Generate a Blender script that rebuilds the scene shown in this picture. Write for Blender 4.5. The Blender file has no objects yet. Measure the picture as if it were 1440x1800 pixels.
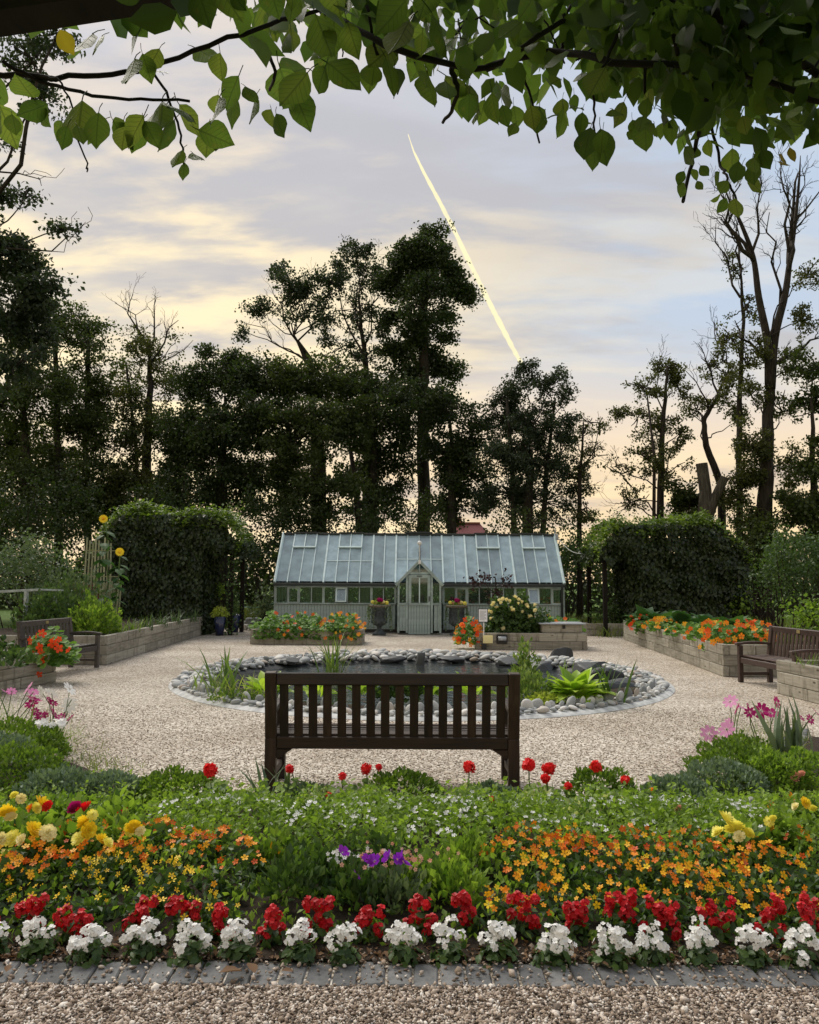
import bpy, math, random
import numpy as np
from mathutils import Vector, Matrix, Euler

# ------------------------------------------------------------------ camera, sky, sun, exposure
sc = bpy.context.scene
col = sc.collection
random.seed(7)
rng = np.random.default_rng(11)
CAM_H, F, PITCH = 1.6, 1440.0, math.atan(124 / 1440)

cam = bpy.data.cameras.new('camera')
cam.sensor_fit = 'VERTICAL'
cam.sensor_height = 36
cam.lens = 28.8
cam.clip_start = 0.05
cam.clip_end = 12000
cam_o = bpy.data.objects.new('camera', cam)
col.objects.link(cam_o)
cam_o.location = (0, 0, CAM_H)
cam_o.rotation_euler = Euler((math.pi / 2 + PITCH, 0, 0))
cam_o.rotation_euler.rotate_axis('Z', math.radians(0.3))
sc.camera = cam_o

SUN_EL, SUN_AZ = math.radians(50), math.radians(-35)     # azimuth from +Y, minus = towards the left
SUN_DIR = Vector((math.cos(SUN_EL) * math.sin(SUN_AZ), math.cos(SUN_EL) * math.cos(SUN_AZ), math.sin(SUN_EL)))
sun = bpy.data.lights.new('sun', 'SUN')
sun.energy = 1.5
sun.angle = math.radians(36)
sun.color = (1.0, 0.93, 0.83)
sun_o = bpy.data.objects.new('sun', sun)
col.objects.link(sun_o)
sun_o.rotation_euler = SUN_DIR.to_track_quat('Z', 'Y').to_euler()

sc.view_settings.view_transform = 'Standard'
sc.view_settings.look = 'None'
sc.view_settings.exposure = 1.28
sc.view_settings.gamma = 1.0
sc.view_settings.use_curve_mapping = False


class NT:
    """small helper for node trees"""
    def __init__(s, tree):
        s.t = tree
        tree.nodes.clear()

    def n(s, kind, ins=None, **kw):
        nd = s.t.nodes.new(kind)
        for k, v in kw.items():
            setattr(nd, k, v)
        for k, v in (ins or {}).items():
            if isinstance(v, bpy.types.NodeSocket):
                s.t.links.new(v, nd.inputs[k])
            else:
                sock = nd.inputs[k]
                if hasattr(sock, 'default_value'):
                    try:
                        sock.default_value = v
                    except Exception:
                        sock.default_value = (*v, 1)
        return nd

    def math(s, op, a, b=0.0, clamp=False):
        nd = s.n('ShaderNodeMath', {0: a, 1: b}, operation=op)
        nd.use_clamp = clamp
        return nd.outputs[0]

    def ramp(s, fac, stops, interp='LINEAR'):
        nd = s.n('ShaderNodeValToRGB', {'Fac': fac})
        cr = nd.color_ramp
        cr.interpolation = interp
        while len(cr.elements) < len(stops):
            cr.elements.new(0.5)
        for e, (p, c) in zip(cr.elements, stops):
            e.position = p
            e.color = (*c, 1) if len(c) == 3 else c
        return nd.outputs['Color']

    def mix(s, fac, a, b, mode='MIX'):
        nd = s.n('ShaderNodeMix', data_type='RGBA', blend_type=mode)
        for i, v in ((0, fac), (6, a), (7, b)):
            if isinstance(v, bpy.types.NodeSocket):
                s.t.links.new(v, nd.inputs[i])
            elif i == 0:
                nd.inputs[0].default_value = v
            else:
                nd.inputs[i].default_value = (*v, 1)
        return nd.outputs[2]

    def mapr(s, v, a, b, c=0.0, d=1.0, smooth=True):
        nd = s.n('ShaderNodeMapRange', {'Value': v, 'From Min': a, 'From Max': b, 'To Min': c, 'To Max': d})
        nd.interpolation_type = 'SMOOTHSTEP' if smooth else 'LINEAR'
        return nd.outputs[0]

    def noise(s, vec, scale, detail=3.0, rough=0.5):
        nd = s.n('ShaderNodeTexNoise', {'Scale': scale, 'Detail': detail, 'Roughness': rough})
        if vec is not None:
            s.t.links.new(vec, nd.inputs['Vector'])
        return nd.outputs['Fac']


world = bpy.data.worlds.new('World')
sc.world = world
world.use_nodes = True
w = NT(world.node_tree)
tc = w.n('ShaderNodeTexCoord')
nrm = w.n('ShaderNodeVectorMath', {0: tc.outputs['Generated']}, operation='NORMALIZE').outputs[0]
sp = w.n('ShaderNodeSeparateXYZ', {0: nrm})
dx, dy, dz = sp.outputs
zc = w.math('MAXIMUM', dz, 0.0)
sky = w.n('ShaderNodeTexSky', sky_type='NISHITA', sun_disc=False, sun_elevation=SUN_EL, sun_rotation=SUN_AZ,
          altitude=50, air_density=1.0, dust_density=2.0, ozone_density=1.0)
sky_c = w.mix(1.0, sky.outputs[0], (0.085, 0.085, 0.085), 'MULTIPLY')
# high veil of evening cloud: warm at the horizon, grey lilac above, clearer blue to the right
veil = w.ramp(zc, [(0.0, (.62, .45, .25)), (0.09, (.615, .465, .265)), (0.19, (.555, .435, .305)), (0.287, (.42, .39, .345)),
                   (0.38, (.355, .352, .345)), (0.49, (.345, .345, .368)), (1.0, (.325, .33, .36))])
warm = w.math('MULTIPLY', w.mapr(dx, 0.12, -0.22), w.math('MULTIPLY', w.mapr(zc, 0.52, 0.36), w.mapr(zc, 0.10, 0.22)))
veil = w.mix(w.math('MULTIPLY', warm, 0.7), veil, (.50, .435, .325))
right = w.math('MULTIPLY', w.mapr(dx, -0.05, 0.36), w.mapr(zc, 0.12, 0.34))
veil = w.mix(w.math('MULTIPLY', right, 0.92), veil, (.305, .37, .46))
den = w.math('ADD', dz, 0.22)
u_ = w.math('DIVIDE', dx, den)
v_ = w.math('DIVIDE', dy, den)
pl = w.n('ShaderNodeCombineXYZ', {0: u_, 1: v_, 2: 0.0}).outputs[0]
rot = w.n('ShaderNodeMapping', {'Vector': pl, 'Rotation': (0, 0, math.radians(24)), 'Scale': (0.75, 1.9, 1.0)}).outputs[0]
wig = w.n('ShaderNodeTexNoise', {'Vector': rot, 'Scale': 1.6, 'Detail': 2.0})
rot2 = w.mix(0.22, rot, wig.outputs['Color'], 'ADD')
n1 = w.n('ShaderNodeTexNoise', {'Vector': rot2, 'Scale': 2.1, 'Detail': 9.0, 'Roughness': 0.55}).outputs['Fac']
n2 = w.n('ShaderNodeTexNoise', {'Vector': rot2, 'Scale': 1.1, 'Detail': 6.0, 'Roughness': 0.55}).outputs['Fac']
leftw = w.mapr(dx, 0.28, -0.22, 0.25, 1.0)
cl = w.math('MULTIPLY', w.mapr(n1, 0.455, 0.60), leftw)
bright = w.ramp(zc, [(0.0, (.68, .54, .33)), (0.2, (.68, .555, .33)), (0.40, (.64, .53, .335)), (0.50, (.46, .405, .345)), (0.7, (.38, .365, .36))])
dark = w.ramp(zc, [(0.0, (.46, .34, .23)), (0.25, (.325, .30, .285)), (0.5, (.30, .297, .315))])
c1 = w.mix(w.math('MULTIPLY', w.mapr(n2, 0.47, 0.60), 0.9), veil, dark)
c2 = w.mix(w.math('MULTIPLY', cl, 0.95), c1, bright)
c3 = w.mix(0.06, c2, sky_c)
low = w.mapr(dz, -0.02, 0.0)
c4 = w.mix(low, (0.05, 0.06, 0.04), c3)
bg = w.n('ShaderNodeBackground', {'Color': c4, 'Strength': 0.74})
wo = w.n('ShaderNodeOutputWorld', {'Surface': bg.outputs[0]})


# ------------------------------------------------------------------ geometry helpers
def ray(px, py):
    u, v = (px - 720) / F, (900 - py) / F
    return u, math.cos(PITCH) - v * math.sin(PITCH), math.sin(PITCH) + v * math.cos(PITCH)


def at(px, py, Y):
    """world point at distance Y seen at a pixel of the photograph"""
    r = ray(px, py)
    t = Y / r[1]
    return np.array((r[0] * t, Y, CAM_H + r[2] * t))


def gp(px, py, z=0.0):
    r = ray(px, py)
    t = (z - CAM_H) / r[2]
    return np.array((r[0] * t, r[1] * t, z))


def norm(a):
    a = np.asarray(a, float)
    return a / np.maximum(np.linalg.norm(a, axis=-1, keepdims=True), 1e-9)


def rdirs(n, up=0.0):
    d = norm(rng.normal(size=(n, 3)))
    d[:, 2] += up
    return norm(d)


def smooth_line(q, k=6):
    """Catmull-Rom line through points"""
    q = np.asarray(q, float)
    qq = np.concatenate((q[:1] * 2 - q[1:2], q, q[-1:] * 2 - q[-2:-1]))
    res = []
    for i in range(len(q) - 1):
        p0, p1, p2, p3 = qq[i:i + 4]
        for t in np.linspace(0, 1, k)[:-1]:
            res.append(.5 * (2 * p1 + (p2 - p0) * t + (2 * p0 - 5 * p1 + 4 * p2 - p3) * t ** 2 + (3 * p1 - p0 - 3 * p2 + p3) * t ** 3))
    return np.array(res + [q[-1]])


class MB:
    """collects pieces of one mesh"""
    def __init__(s):
        s.v, s.f, s.t, s.m, s.n = [], [], [], [], 0

    def add(s, V, Fc, tone=0.5, mat=0):
        V = np.asarray(V, float).reshape(-1, 3)
        for a in (Fc if isinstance(Fc, list) and len(Fc) and isinstance(Fc[0], np.ndarray) else [np.asarray(Fc, int)]):
            s.f.append(a + s.n)
            s.m.append(np.full(len(a), mat, int))
        s.v.append(V)
        t = np.full(len(V), tone, float) if np.isscalar(tone) else np.asarray(tone, float)
        s.t.append(t)
        s.n += len(V)
        return s

    def box(s, c, size, rz=0.0, tone=0.5, mat=0, R=None, bev=0.0):
        h = np.array(size) / 2
        if bev <= 0:
            V = np.array([(x, y, z) for x in (-1, 1) for y in (-1, 1) for z in (-1, 1)], float) * h
            Q = np.array([(0, 1, 3, 2), (4, 6, 7, 5), (0, 4, 5, 1), (2, 3, 7, 6), (0, 2, 6, 4), (1, 5, 7, 3)])
            Fl = [Q]
        else:
            b = min(bev, h.min() * 0.6)
            V, idx = [], {}
            for i, sx in enumerate((-1, 1)):
                for j, sy in enumerate((-1, 1)):
                    for k, sz in enumerate((-1, 1)):
                        for a in range(3):
                            p = [sx * (h[0] - b), sy * (h[1] - b), sz * (h[2] - b)]
                            p[a] = (sx, sy, sz)[a] * h[a]
                            idx[(i, j, k, a)] = len(V)
                            V.append(p)
            V = np.array(V)
            Q, T = [], []
            for a in range(3):
                o = [q for q in range(3) if q != a]
                for e in (0, 1):
                    def key(p, q):
                        kk = [0, 0, 0]
                        kk[a], kk[o[0]], kk[o[1]] = e, p, q
                        return idx[(*kk, a)]
                    Q.append((key(0, 0), key(1, 0), key(1, 1), key(0, 1)))
            for a in range(3):
                o = [q for q in range(3) if q != a]
                for p in (0, 1):
                    for q in (0, 1):
                        def k2(e, ax):
                            kk = [0, 0, 0]
                            kk[a], kk[o[0]], kk[o[1]] = e, p, q
                            return idx[(*kk, ax)]
                        Q.append((k2(0, o[0]), k2(1, o[0]), k2(1, o[1]), k2(0, o[1])))
            for i in (0, 1):
                for j in (0, 1):
                    for k in (0, 1):
                        T.append((idx[(i, j, k, 0)], idx[(i, j, k, 1)], idx[(i, j, k, 2)]))
            Fl = [np.array(Q), np.array(T)]
        if R is None:
            ca, sa = math.cos(rz), math.sin(rz)
            R = np.array(((ca, -sa, 0), (sa, ca, 0), (0, 0, 1)))
        return s.add(V @ np.asarray(R).T + np.array(c), Fl, tone, mat)

    def bar(s, a, b, wd, th, up=(0, 0, 1), tone=0.5, mat=0, bev=0.0):
        """rectangular bar from a to b"""
        a, b = np.array(a, float), np.array(b, float)
        y = norm(b - a)
        up = np.array(up, float)
        if abs(np.dot(up, y)) > 0.98:
            up = np.array((0, 1.0, 0)) if abs(y[1]) < 0.9 else np.array((1.0, 0, 0))
        x = norm(np.cross(y, up))
        z = np.cross(x, y)
        return s.box((a + b) / 2, (wd, np.linalg.norm(b - a), th), R=np.stack((x, y, z), 1), tone=tone, mat=mat, bev=bev)

    def tube(s, P, r, sides=6, tone=0.5, mat=0, cap=True):
        P = np.asarray(P, float)
        n = len(P)
        r = np.full(n, r, float) if np.isscalar(r) else np.asarray(r, float)
        T = norm(np.gradient(P, axis=0))
        ref = np.array((0.31, 0.85, 0.42))
        X = norm(np.cross(T, ref))
        Y = np.cross(T, X)
        a = np.linspace(0, 2 * np.pi, sides, endpoint=False)
        V = P[:, None] + r[:, None, None] * (np.cos(a)[None, :, None] * X[:, None] + np.sin(a)[None, :, None] * Y[:, None])
        i = np.arange(n - 1)[:, None] * sides
        j = np.arange(sides)[None]
        j2 = (j + 1) % sides
        Q = np.stack((i + j, i + j2, i + sides + j2, i + sides + j), -1).reshape(-1, 4)
        Fl = [Q]
        if cap:
            Fl.append(np.array([list(range(sides))[::-1]]))
            Fl.append(np.array([[(n - 1) * sides + k for k in range(sides)]]))
        return s.add(V.reshape(-1, 3), Fl, tone, mat)

    def lathe(s, c, prof, seg=20, tone=0.5, mat=0, squash=1.0):
        prof = np.array(prof, float)
        a = np.linspace(0, 2 * np.pi, seg, endpoint=False)
        V = np.stack((prof[:, 0, None] * np.cos(a), prof[:, 0, None] * np.sin(a) * squash, np.repeat(prof[:, 1, None], seg, 1)), -1)
        n = len(prof)
        i = np.arange(n - 1)[:, None] * seg
        j = np.arange(seg)[None]
        j2 = (j + 1) % seg
        Q = np.stack((i + j, i + j2, i + seg + j2, i + seg + j), -1).reshape(-1, 4)
        return s.add(V.reshape(-1, 3) + np.array(c), [Q], tone, mat)

    def scatter(s, P, tmpl, size, N=None, Y=None, tone=None, mat=0):
        """copies of a small template (leaf along +Y, face up +Z) at points P"""
        P = np.asarray(P, float).reshape(-1, 3)
        n = len(P)
        if n == 0:
            return s
        T, Fl = tmpl
        T = np.asarray(T, float)
        size = np.broadcast_to(np.asarray(size, float), (n,))
        z = norm(N) if N is not None else rdirs(n)
        y = norm(Y) if Y is not None else rdirs(n)
        z = np.broadcast_to(z, (n, 3))
        y = np.broadcast_to(y, (n, 3))
        if Y is not None:
            z = norm(z - (z * y).sum(1, keepdims=True) * y + 1e-6)
        else:
            y = norm(y - (y * z).sum(1, keepdims=True) * z + 1e-6)
        x = np.cross(y, z)
        V = P[:, None] + size[:, None, None] * (T[None, :, 0, None] * x[:, None] + T[None, :, 1, None] * y[:, None] + T[None, :, 2, None] * z[:, None])
        k = len(T)
        off = (np.arange(n) * k)[:, None, None]
        FF = [(np.asarray(f, int)[None] + off).reshape(-1, np.asarray(f).shape[1]) for f in Fl]
        tone = rng.random(n) if tone is None else np.broadcast_to(tone, (n,))
        return s.add(V.reshape(-1, 3), FF, np.repeat(tone, k), mat)

    def mesh(s, name, mats, smooth=False):
        me = bpy.data.meshes.new(name)
        V = np.concatenate(s.v) if s.v else np.zeros((0, 3))
        me.vertices.add(len(V))
        me.vertices.foreach_set('co', V.astype(np.float32).ravel())
        loops = np.concatenate([f.ravel() for f in s.f])
        sizes = np.concatenate([np.full(len(f), f.shape[1], int) for f in s.f])
        me.loops.add(len(loops))
        me.loops.foreach_set('vertex_index', loops.astype(np.int32))
        me.polygons.add(len(sizes))
        me.polygons.foreach_set('loop_start', np.concatenate(([0], np.cumsum(sizes)[:-1])).astype(np.int32))
        me.polygons.foreach_set('material_index', np.concatenate(s.m).astype(np.int32))
        me.polygons.foreach_set('use_smooth', np.full(len(sizes), smooth))
        at_ = me.attributes.new('tone', 'FLOAT', 'POINT')
        at_.data.foreach_set('value', np.concatenate(s.t).astype(np.float32))
        me.update(calc_edges=True)
        for m in (mats if isinstance(mats, (list, tuple)) else [mats]):
            me.materials.append(m)
        return me

    def build(s, name, mats, parent=None, smooth=False, loc=None, stuff=False):
        """loc: world point that becomes the object's origin"""
        if loc is not None:
            s.v = [v - np.array(loc) for v in s.v]
        o = bpy.data.objects.new(name, s.mesh(name, mats, smooth))
        col.objects.link(o)
        if parent is not None:
            o.parent = parent
            if loc is None:
                o.matrix_parent_inverse = parent_matrix(parent).inverted()
            else:
                o.location = Vector(loc) - parent_matrix(parent).translation
        elif loc is not None:
            o.location = loc
        if stuff:
            o['kind'] = 'stuff'
        return o


def parent_matrix(o):
    m = o.matrix_basis.copy()
    if o.parent is not None:
        m = parent_matrix(o.parent) @ o.matrix_parent_inverse @ m
    return m


def tag(o, label=None, cat=None, group=None, kind=None):
    if label:
        o['label'] = label
    if cat:
        o['category'] = cat
    if group:
        o['group'] = group
    if kind:
        o['kind'] = kind
    return o


def empty(name, loc, label, cat, group=None):
    o = bpy.data.objects.new(name, None)
    col.objects.link(o)
    o.location = loc
    o.empty_display_size = 0.1
    return tag(o, label, cat, group)


def link(name, me, parent, M):
    """object sharing mesh data, placed by a world matrix under an unrotated parent"""
    o = bpy.data.objects.new(name, me)
    col.objects.link(o)
    if parent is not None:
        o.parent = parent
        o.matrix_basis = Matrix.Translation(-parent_matrix(parent).translation) @ M
    else:
        o.matrix_basis = M
    return o


ORD = ['first', 'second', 'third', 'fourth', 'fifth', 'sixth', 'seventh', 'eighth', 'ninth', 'tenth', 'eleventh', 'twelfth',
       'thirteenth', 'fourteenth', 'fifteenth', 'sixteenth', 'seventeenth', 'eighteenth', 'nineteenth', 'twentieth',
       'twenty-first', 'twenty-second', 'twenty-third', 'twenty-fourth']

# ------------------------------------------------------------------ leaf and flower templates
A = np.array
LEAF2 = (A([(0, 0, 0), (.3, .5, .07), (0, 1, -.04), (-.3, .5, .07)]), [A([(0, 1, 2), (0, 2, 3)])])
LEAF2W = (A([(0, 0, 0), (.42, .48, .09), (0, 1, -.08), (-.42, .48, .09)]), [A([(0, 1, 2), (0, 2, 3)])])
LEAF6 = (A([(0, 0, 0), (.27, .25, .06), (.30, .58, .05), (0, 1, -.08), (-.30, .58, .05), (-.27, .25, .06), (0, .5, 0)]),
         [A([(0, 1, 2, 6), (6, 2, 3, 3), (0, 6, 4, 5), (6, 3, 4, 4)])])
LEAF6 = (LEAF6[0], [A([(0, 1, 2, 6), (0, 6, 4, 5)]), A([(6, 2, 3), (6, 3, 4)])])
_a = np.linspace(0, 2 * np.pi, 8, endpoint=False)
DISC = (np.concatenate(([(0, 0, -.08)], np.stack((np.sin(_a) * .5, np.cos(_a) * .5, np.tile((.06, .0), 4)), 1))),
        [A([(0, i + 1, (i + 1) % 8 + 1) for i in range(8)])])


def blade(wd=.05, bend=.35, k=4):
    V, Q = [], []
    for i in range(k + 1):
        t = i / k
        ww = wd * (1 - t) ** .7 * (0.6 + 1.2 * min(t * 3, 1) * .5)
        y = t * (1 - .25 * bend * t)
        V += [(-ww, y, -bend * t * t), (ww, y, -bend * t * t)]
    Q = [(2 * i, 2 * i + 1, 2 * i + 3, 2 * i + 2) for i in range(k)]
    return A(V), [A(Q)]


def petals(n, wd=.5, cup=.15, inner=.06, r=1.0, notch=False):
    V, Tt = [], []
    for i in range(n):
        a = 2 * math.pi * i / n
        ca, sa = math.cos(a), math.sin(a)
        h = math.pi / n * wd * 2
        for rr, da, z in ((inner * r, 0, 0), (.62 * r, h, cup * .7), (r, h * .45, cup * (.6 if notch else .9)), (r, -h * .45, cup), (.62 * r, -h, cup * .5)):
            V.append((rr * math.cos(a + da), rr * math.sin(a + da), z))
        b = i * 5
        Tt += [(b, b + 1, b + 2), (b, b + 2, b + 3), (b, b + 3, b + 4)]
    return A(V), [A(Tt)]


FL5 = petals(5, .46, .15)
STAR5 = petals(5, .30, .10)
FL8 = petals(8, .42, .06)
FL4 = petals(4, .55, .2)
FL13 = petals(13, .55, .1)


def ico():
    t = (1 + 5 ** .5) / 2
    V = norm(A([(-1, t, 0), (1, t, 0), (-1, -t, 0), (1, -t, 0), (0, -1, t), (0, 1, t), (0, -1, -t), (0, 1, -t), (t, 0, -1), (t, 0, 1), (-t, 0, -1), (-t, 0, 1)]))
    Fc = A([(0, 11, 5), (0, 5, 1), (0, 1, 7), (0, 7, 10), (0, 10, 11), (1, 5, 9), (5, 11, 4), (11, 10, 2), (10, 7, 6), (7, 1, 8),
            (3, 9, 4), (3, 4, 2), (3, 2, 6), (3, 6, 8), (3, 8, 9), (4, 9, 5), (2, 4, 11), (6, 2, 10), (8, 6, 7), (9, 8, 1)])
    return V, Fc


def ico2(levels=1):
    V, Fc = ico()
    for _ in range(levels):
        V = list(map(tuple, V))
        mid, nf = {}, []

        def m(a, b):
            k = (min(a, b), max(a, b))
            if k not in mid:
                mid[k] = len(V)
                V.append(tuple(norm((A(V[a]) + A(V[b])) / 2)))
            return mid[k]
        for a, b, c in Fc:
            x, y, z = m(a, b), m(b, c), m(c, a)
            nf += [(a, x, z), (b, y, x), (c, z, y), (x, y, z)]
        V, Fc = A(V), A(nf)
    return V, Fc


ICO = (ico()[0], [ico()[1]])
OCT = (A([(1, 0, 0), (-1, 0, 0), (0, 1, 0), (0, -1, 0), (0, 0, 1), (0, 0, -1)], float),
       [A([(0, 2, 4), (2, 1, 4), (1, 3, 4), (3, 0, 4), (2, 0, 5), (1, 2, 5), (3, 1, 5), (0, 3, 5)])])


def lump(seed, levels=2, rough=.25, sq=(1, 1, 1), facet=False):
    """rounded stone shape"""
    r = np.random.default_rng(seed)
    V, Fc = ico2(levels)
    d = np.zeros(len(V))
    for _ in range(7):
        k = norm(r.normal(size=3))
        fr = r.uniform(1.0, 3.0)
        d += np.sin(V @ k * fr + r.uniform(0, 6)) / fr
    V = V * (1 + rough * d[:, None] * .4)
    if facet:
        for _ in range(9):
            k = norm(r.normal(size=3))
            lim = r.uniform(.55, .85)
            over = np.maximum(V @ k - lim, 0)
            V = V - over[:, None] * k
    return V * A(sq), Fc

# ------------------------------------------------------------------ materials
def new_mat(name):
    m = bpy.data.materials.new(name)
    m.use_nodes = True
    return m, NT(m.node_tree)


def out(t, sh, disp=None):
    t.n('ShaderNodeOutputMaterial', {'Surface': sh})


def bsdf(t, colr, rough=0.6, spec=0.35, metal=0.0, normal=None, **kw):
    ins = {'Base Color': colr, 'Roughness': rough, 'Specular IOR Level': spec, 'Metallic': metal}
    ins.update(kw)
    if normal is not None:
        ins['Normal'] = normal
    return t.n('ShaderNodeBsdfPrincipled', ins).outputs[0]


def bump(t, h, strength=0.4, dist=0.01):
    return t.n('ShaderNodeBump', {'Height': h, 'Strength': strength, 'Distance': dist}).outputs[0]


def leaf_mat(name, c1, c2, transl=0.35, rough=0.5, spec=0.35, tcol=None, stops=None):
    m, t = new_mat(name)
    a = t.n('ShaderNodeAttribute', attribute_name='tone')
    c = t.ramp(a.outputs['Fac'], stops or [(0.0, c1), (1.0, c2)])
    s1 = bsdf(t, c, rough, spec)
    tc_ = t.mix(1.0, c, tcol or (1.5, 1.6, 0.7), 'MULTIPLY')
    s2 = t.n('ShaderNodeBsdfTranslucent', {'Color': tc_}).outputs[0]
    out(t, t.n('ShaderNodeMixShader', {0: transl, 1: s1, 2: s2}).outputs[0])
    return m


def flat_mat(name, c, rough=0.6, spec=0.35, metal=0.0, var=0.12, scale=9.0, bmp=0.0):
    m, t = new_mat(name)
    o = t.n('ShaderNodeTexCoord').outputs['Object']
    n = t.noise(o, scale, 5.0, 0.6)
    cc = t.mix(t.mapr(n, 0.3, 0.7), tuple(x * (1 - var) for x in c), tuple(min(1, x * (1 + var)) for x in c))
    nor = bump(t, t.noise(o, scale * 6, 3.0), bmp, 0.01) if bmp else None
    out(t, bsdf(t, cc, rough, spec, metal, nor))
    return m


M = {}
# foliage
M['tree_dark'] = leaf_mat('tree_dark', (.015, .028, .009), (.052, .078, .021), .34)
M['tree_mid'] = leaf_mat('tree_mid', (.023, .040, .011), (.075, .10, .025), .38)
M['tree_blue'] = leaf_mat('tree_blue', (.018, .030, .016), (.050, .072, .036), .30)
M['tree_olive'] = leaf_mat('tree_olive', (.035, .046, .012), (.095, .10, .028), .38)
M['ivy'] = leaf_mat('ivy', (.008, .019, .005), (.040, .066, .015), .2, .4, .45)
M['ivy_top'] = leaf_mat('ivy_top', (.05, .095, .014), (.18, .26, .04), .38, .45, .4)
M['shrub_green'] = leaf_mat('shrub_green', (.030, .060, .020), (.09, .15, .045), .30)
M['shrub_pale'] = leaf_mat('shrub_pale', (.06, .10, .055), (.15, .20, .11), .25)
M['santolina'] = leaf_mat('santolina', (.05, .10, .014), (.17, .26, .04), .32)
M['silver'] = leaf_mat('silver', (.10, .15, .10), (.22, .29, .20), .2, .7, .2)
M['bed_green'] = leaf_mat('bed_green', (.06, .125, .018), (.25, .36, .06), .42)
M['bed_dark'] = leaf_mat('bed_dark', (.025, .055, .016), (.08, .14, .035), .30)
M['grass'] = leaf_mat('grass', (.06, .12, .02), (.17, .24, .05), .35)
M['meadow'] = leaf_mat('meadow', (.07, .12, .02), (.22, .24, .07), .35)
M['iris'] = leaf_mat('iris', (.07, .13, .03), (.22, .29, .09), .35)
M['hosta'] = leaf_mat('hosta', (.20, .33, .03), (.42, .55, .09), .4, .4, .4)
M['lime'] = leaf_mat('lime', (.25, .33, .04), (.48, .52, .12), .4)
M['nast_leaf'] = leaf_mat('nast_leaf', (.055, .14, .025), (.20, .34, .07), .4)
M['rhubarb'] = leaf_mat('rhubarb', (.022, .065, .022), (.075, .155, .05), .25, .6, .22)
def vine_mat(name, veins):
    """thin climbing leaf: dark on the face, bright green where light comes through; veins along the leaf's own axes"""
    m, t = new_mat(name)
    a = t.n('ShaderNodeAttribute', attribute_name='tone').outputs['Fac']
    rnd = t.n('ShaderNodeObjectInfo').outputs['Random']
    k = t.math('ADD', t.math('MULTIPLY', a, .6), t.math('MULTIPLY', rnd, .4))
    c = t.ramp(k, [(0.0, (.014, .027, .007)), (.6, (.034, .055, .011)), (1.0, (.060, .080, .016))])
    tr = t.ramp(k, [(0.0, (.06, .12, .016)), (.6, (.14, .225, .026)), (1.0, (.29, .35, .045))])
    nor = None
    if veins:
        o = t.n('ShaderNodeTexCoord').outputs['Object']
        x, y, z = t.n('ShaderNodeSeparateXYZ', {0: o}).outputs
        ax = t.math('ABSOLUTE', x)
        mid = t.mapr(ax, .010, .030, 1.0, 0.0)
        fr = t.math('FRACT', t.math('MULTIPLY', t.math('SUBTRACT', y, t.math('MULTIPLY', ax, .75)), 7.5))
        side = t.mapr(t.math('ABSOLUTE', t.math('SUBTRACT', fr, .5)), .04, .13, .7, 0.0)
        v = t.math('MAXIMUM', mid, side)
        blot = t.mapr(t.noise(o, 5.0, 4, .6), .55, .72)
        tr = t.mix(t.math('MULTIPLY', v, .55), tr, (.035, .06, .012))
        tr = t.mix(t.math('MULTIPLY', blot, .45), tr, (.20, .19, .03))
        c = t.mix(t.math('MULTIPLY', v, .4), c, (.07, .095, .025))
        nor = bump(t, v, .5, .02)
    s1 = bsdf(t, c, .42, .3, normal=nor)
    s2 = t.n('ShaderNodeBsdfTranslucent', {'Color': tr}).outputs[0]
    out(t, t.n('ShaderNodeMixShader', {0: .6, 1: s1, 2: s2}).outputs[0])
    return m


M['vine'] = vine_mat('vine', True)
M['vine_plain'] = vine_mat('vine_plain', False)
M['vine_yellow'] = leaf_mat('vine_yellow', (.16, .13, .02), (.30, .22, .03), .55, .45, .3)
M['variegated'] = leaf_mat('variegated', None, None, .3, .5, .25, None, [(0.0, (.10, .18, .05)), (.5, (.22, .30, .10)), (.8, (.50, .52, .32)), (1.0, (.62, .62, .42))])
M['dead_leaf'] = leaf_mat('dead_leaf', (.10, .055, .03), (.33, .21, .12), .2, .8, .2, (1.2, 1.0, .7))
# flowers
M['white_petal'] = leaf_mat('white_petal', (.72, .72, .70), (.90, .90, .88), .25, .6, .2, (1, 1, 1))
M['red_petal'] = leaf_mat('red_petal', (.34, .004, .008), (.66, .008, .016), .22, .5, .3, (1.2, .8, .8))
M['scarlet'] = leaf_mat('scarlet', (.70, .012, .02), (.88, .035, .03), .25, .5, .25, (1.2, .8, .8))
M['orange_petal'] = leaf_mat('orange_petal', None, None, .25, .5, .25, (1.2, 1.0, .6),
                             [(0.0, (.58, .07, .006)), (.25, (.80, .19, .008)), (.5, (.90, .36, .010)), (.75, (.92, .55, .015)), (1.0, (.93, .74, .03))])
M['yellow_petal'] = leaf_mat('yellow_petal', (.82, .55, .015), (.90, .78, .06), .25, .5, .2, (1.1, 1.0, .6))
M['lemon_petal'] = leaf_mat('lemon_petal', (.85, .78, .05), (.92, .90, .42), .3, .5, .2, (1.1, 1.05, .7))
M['cream_petal'] = leaf_mat('cream_petal', (.85, .76, .36), (.90, .86, .58), .3, .5, .2, (1.05, 1.0, .7))
M['pink_petal'] = leaf_mat('pink_petal', (.62, .18, .42), (.80, .45, .66), .3, .5, .2, (1.1, .9, 1.1))
M['magenta_petal'] = leaf_mat('magenta_petal', (.28, .008, .09), (.55, .02, .22), .3, .5, .2, (1.1, .9, 1.1))
M['purple_petal'] = leaf_mat('purple_petal', (.16, .015, .36), (.36, .05, .58), .3, .5, .2, (1.1, .9, 1.2))
M['peach_petal'] = leaf_mat('peach_petal', (.75, .30, .22), (.85, .55, .42), .3, .5, .2, (1.1, 1.0, .9))
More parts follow.
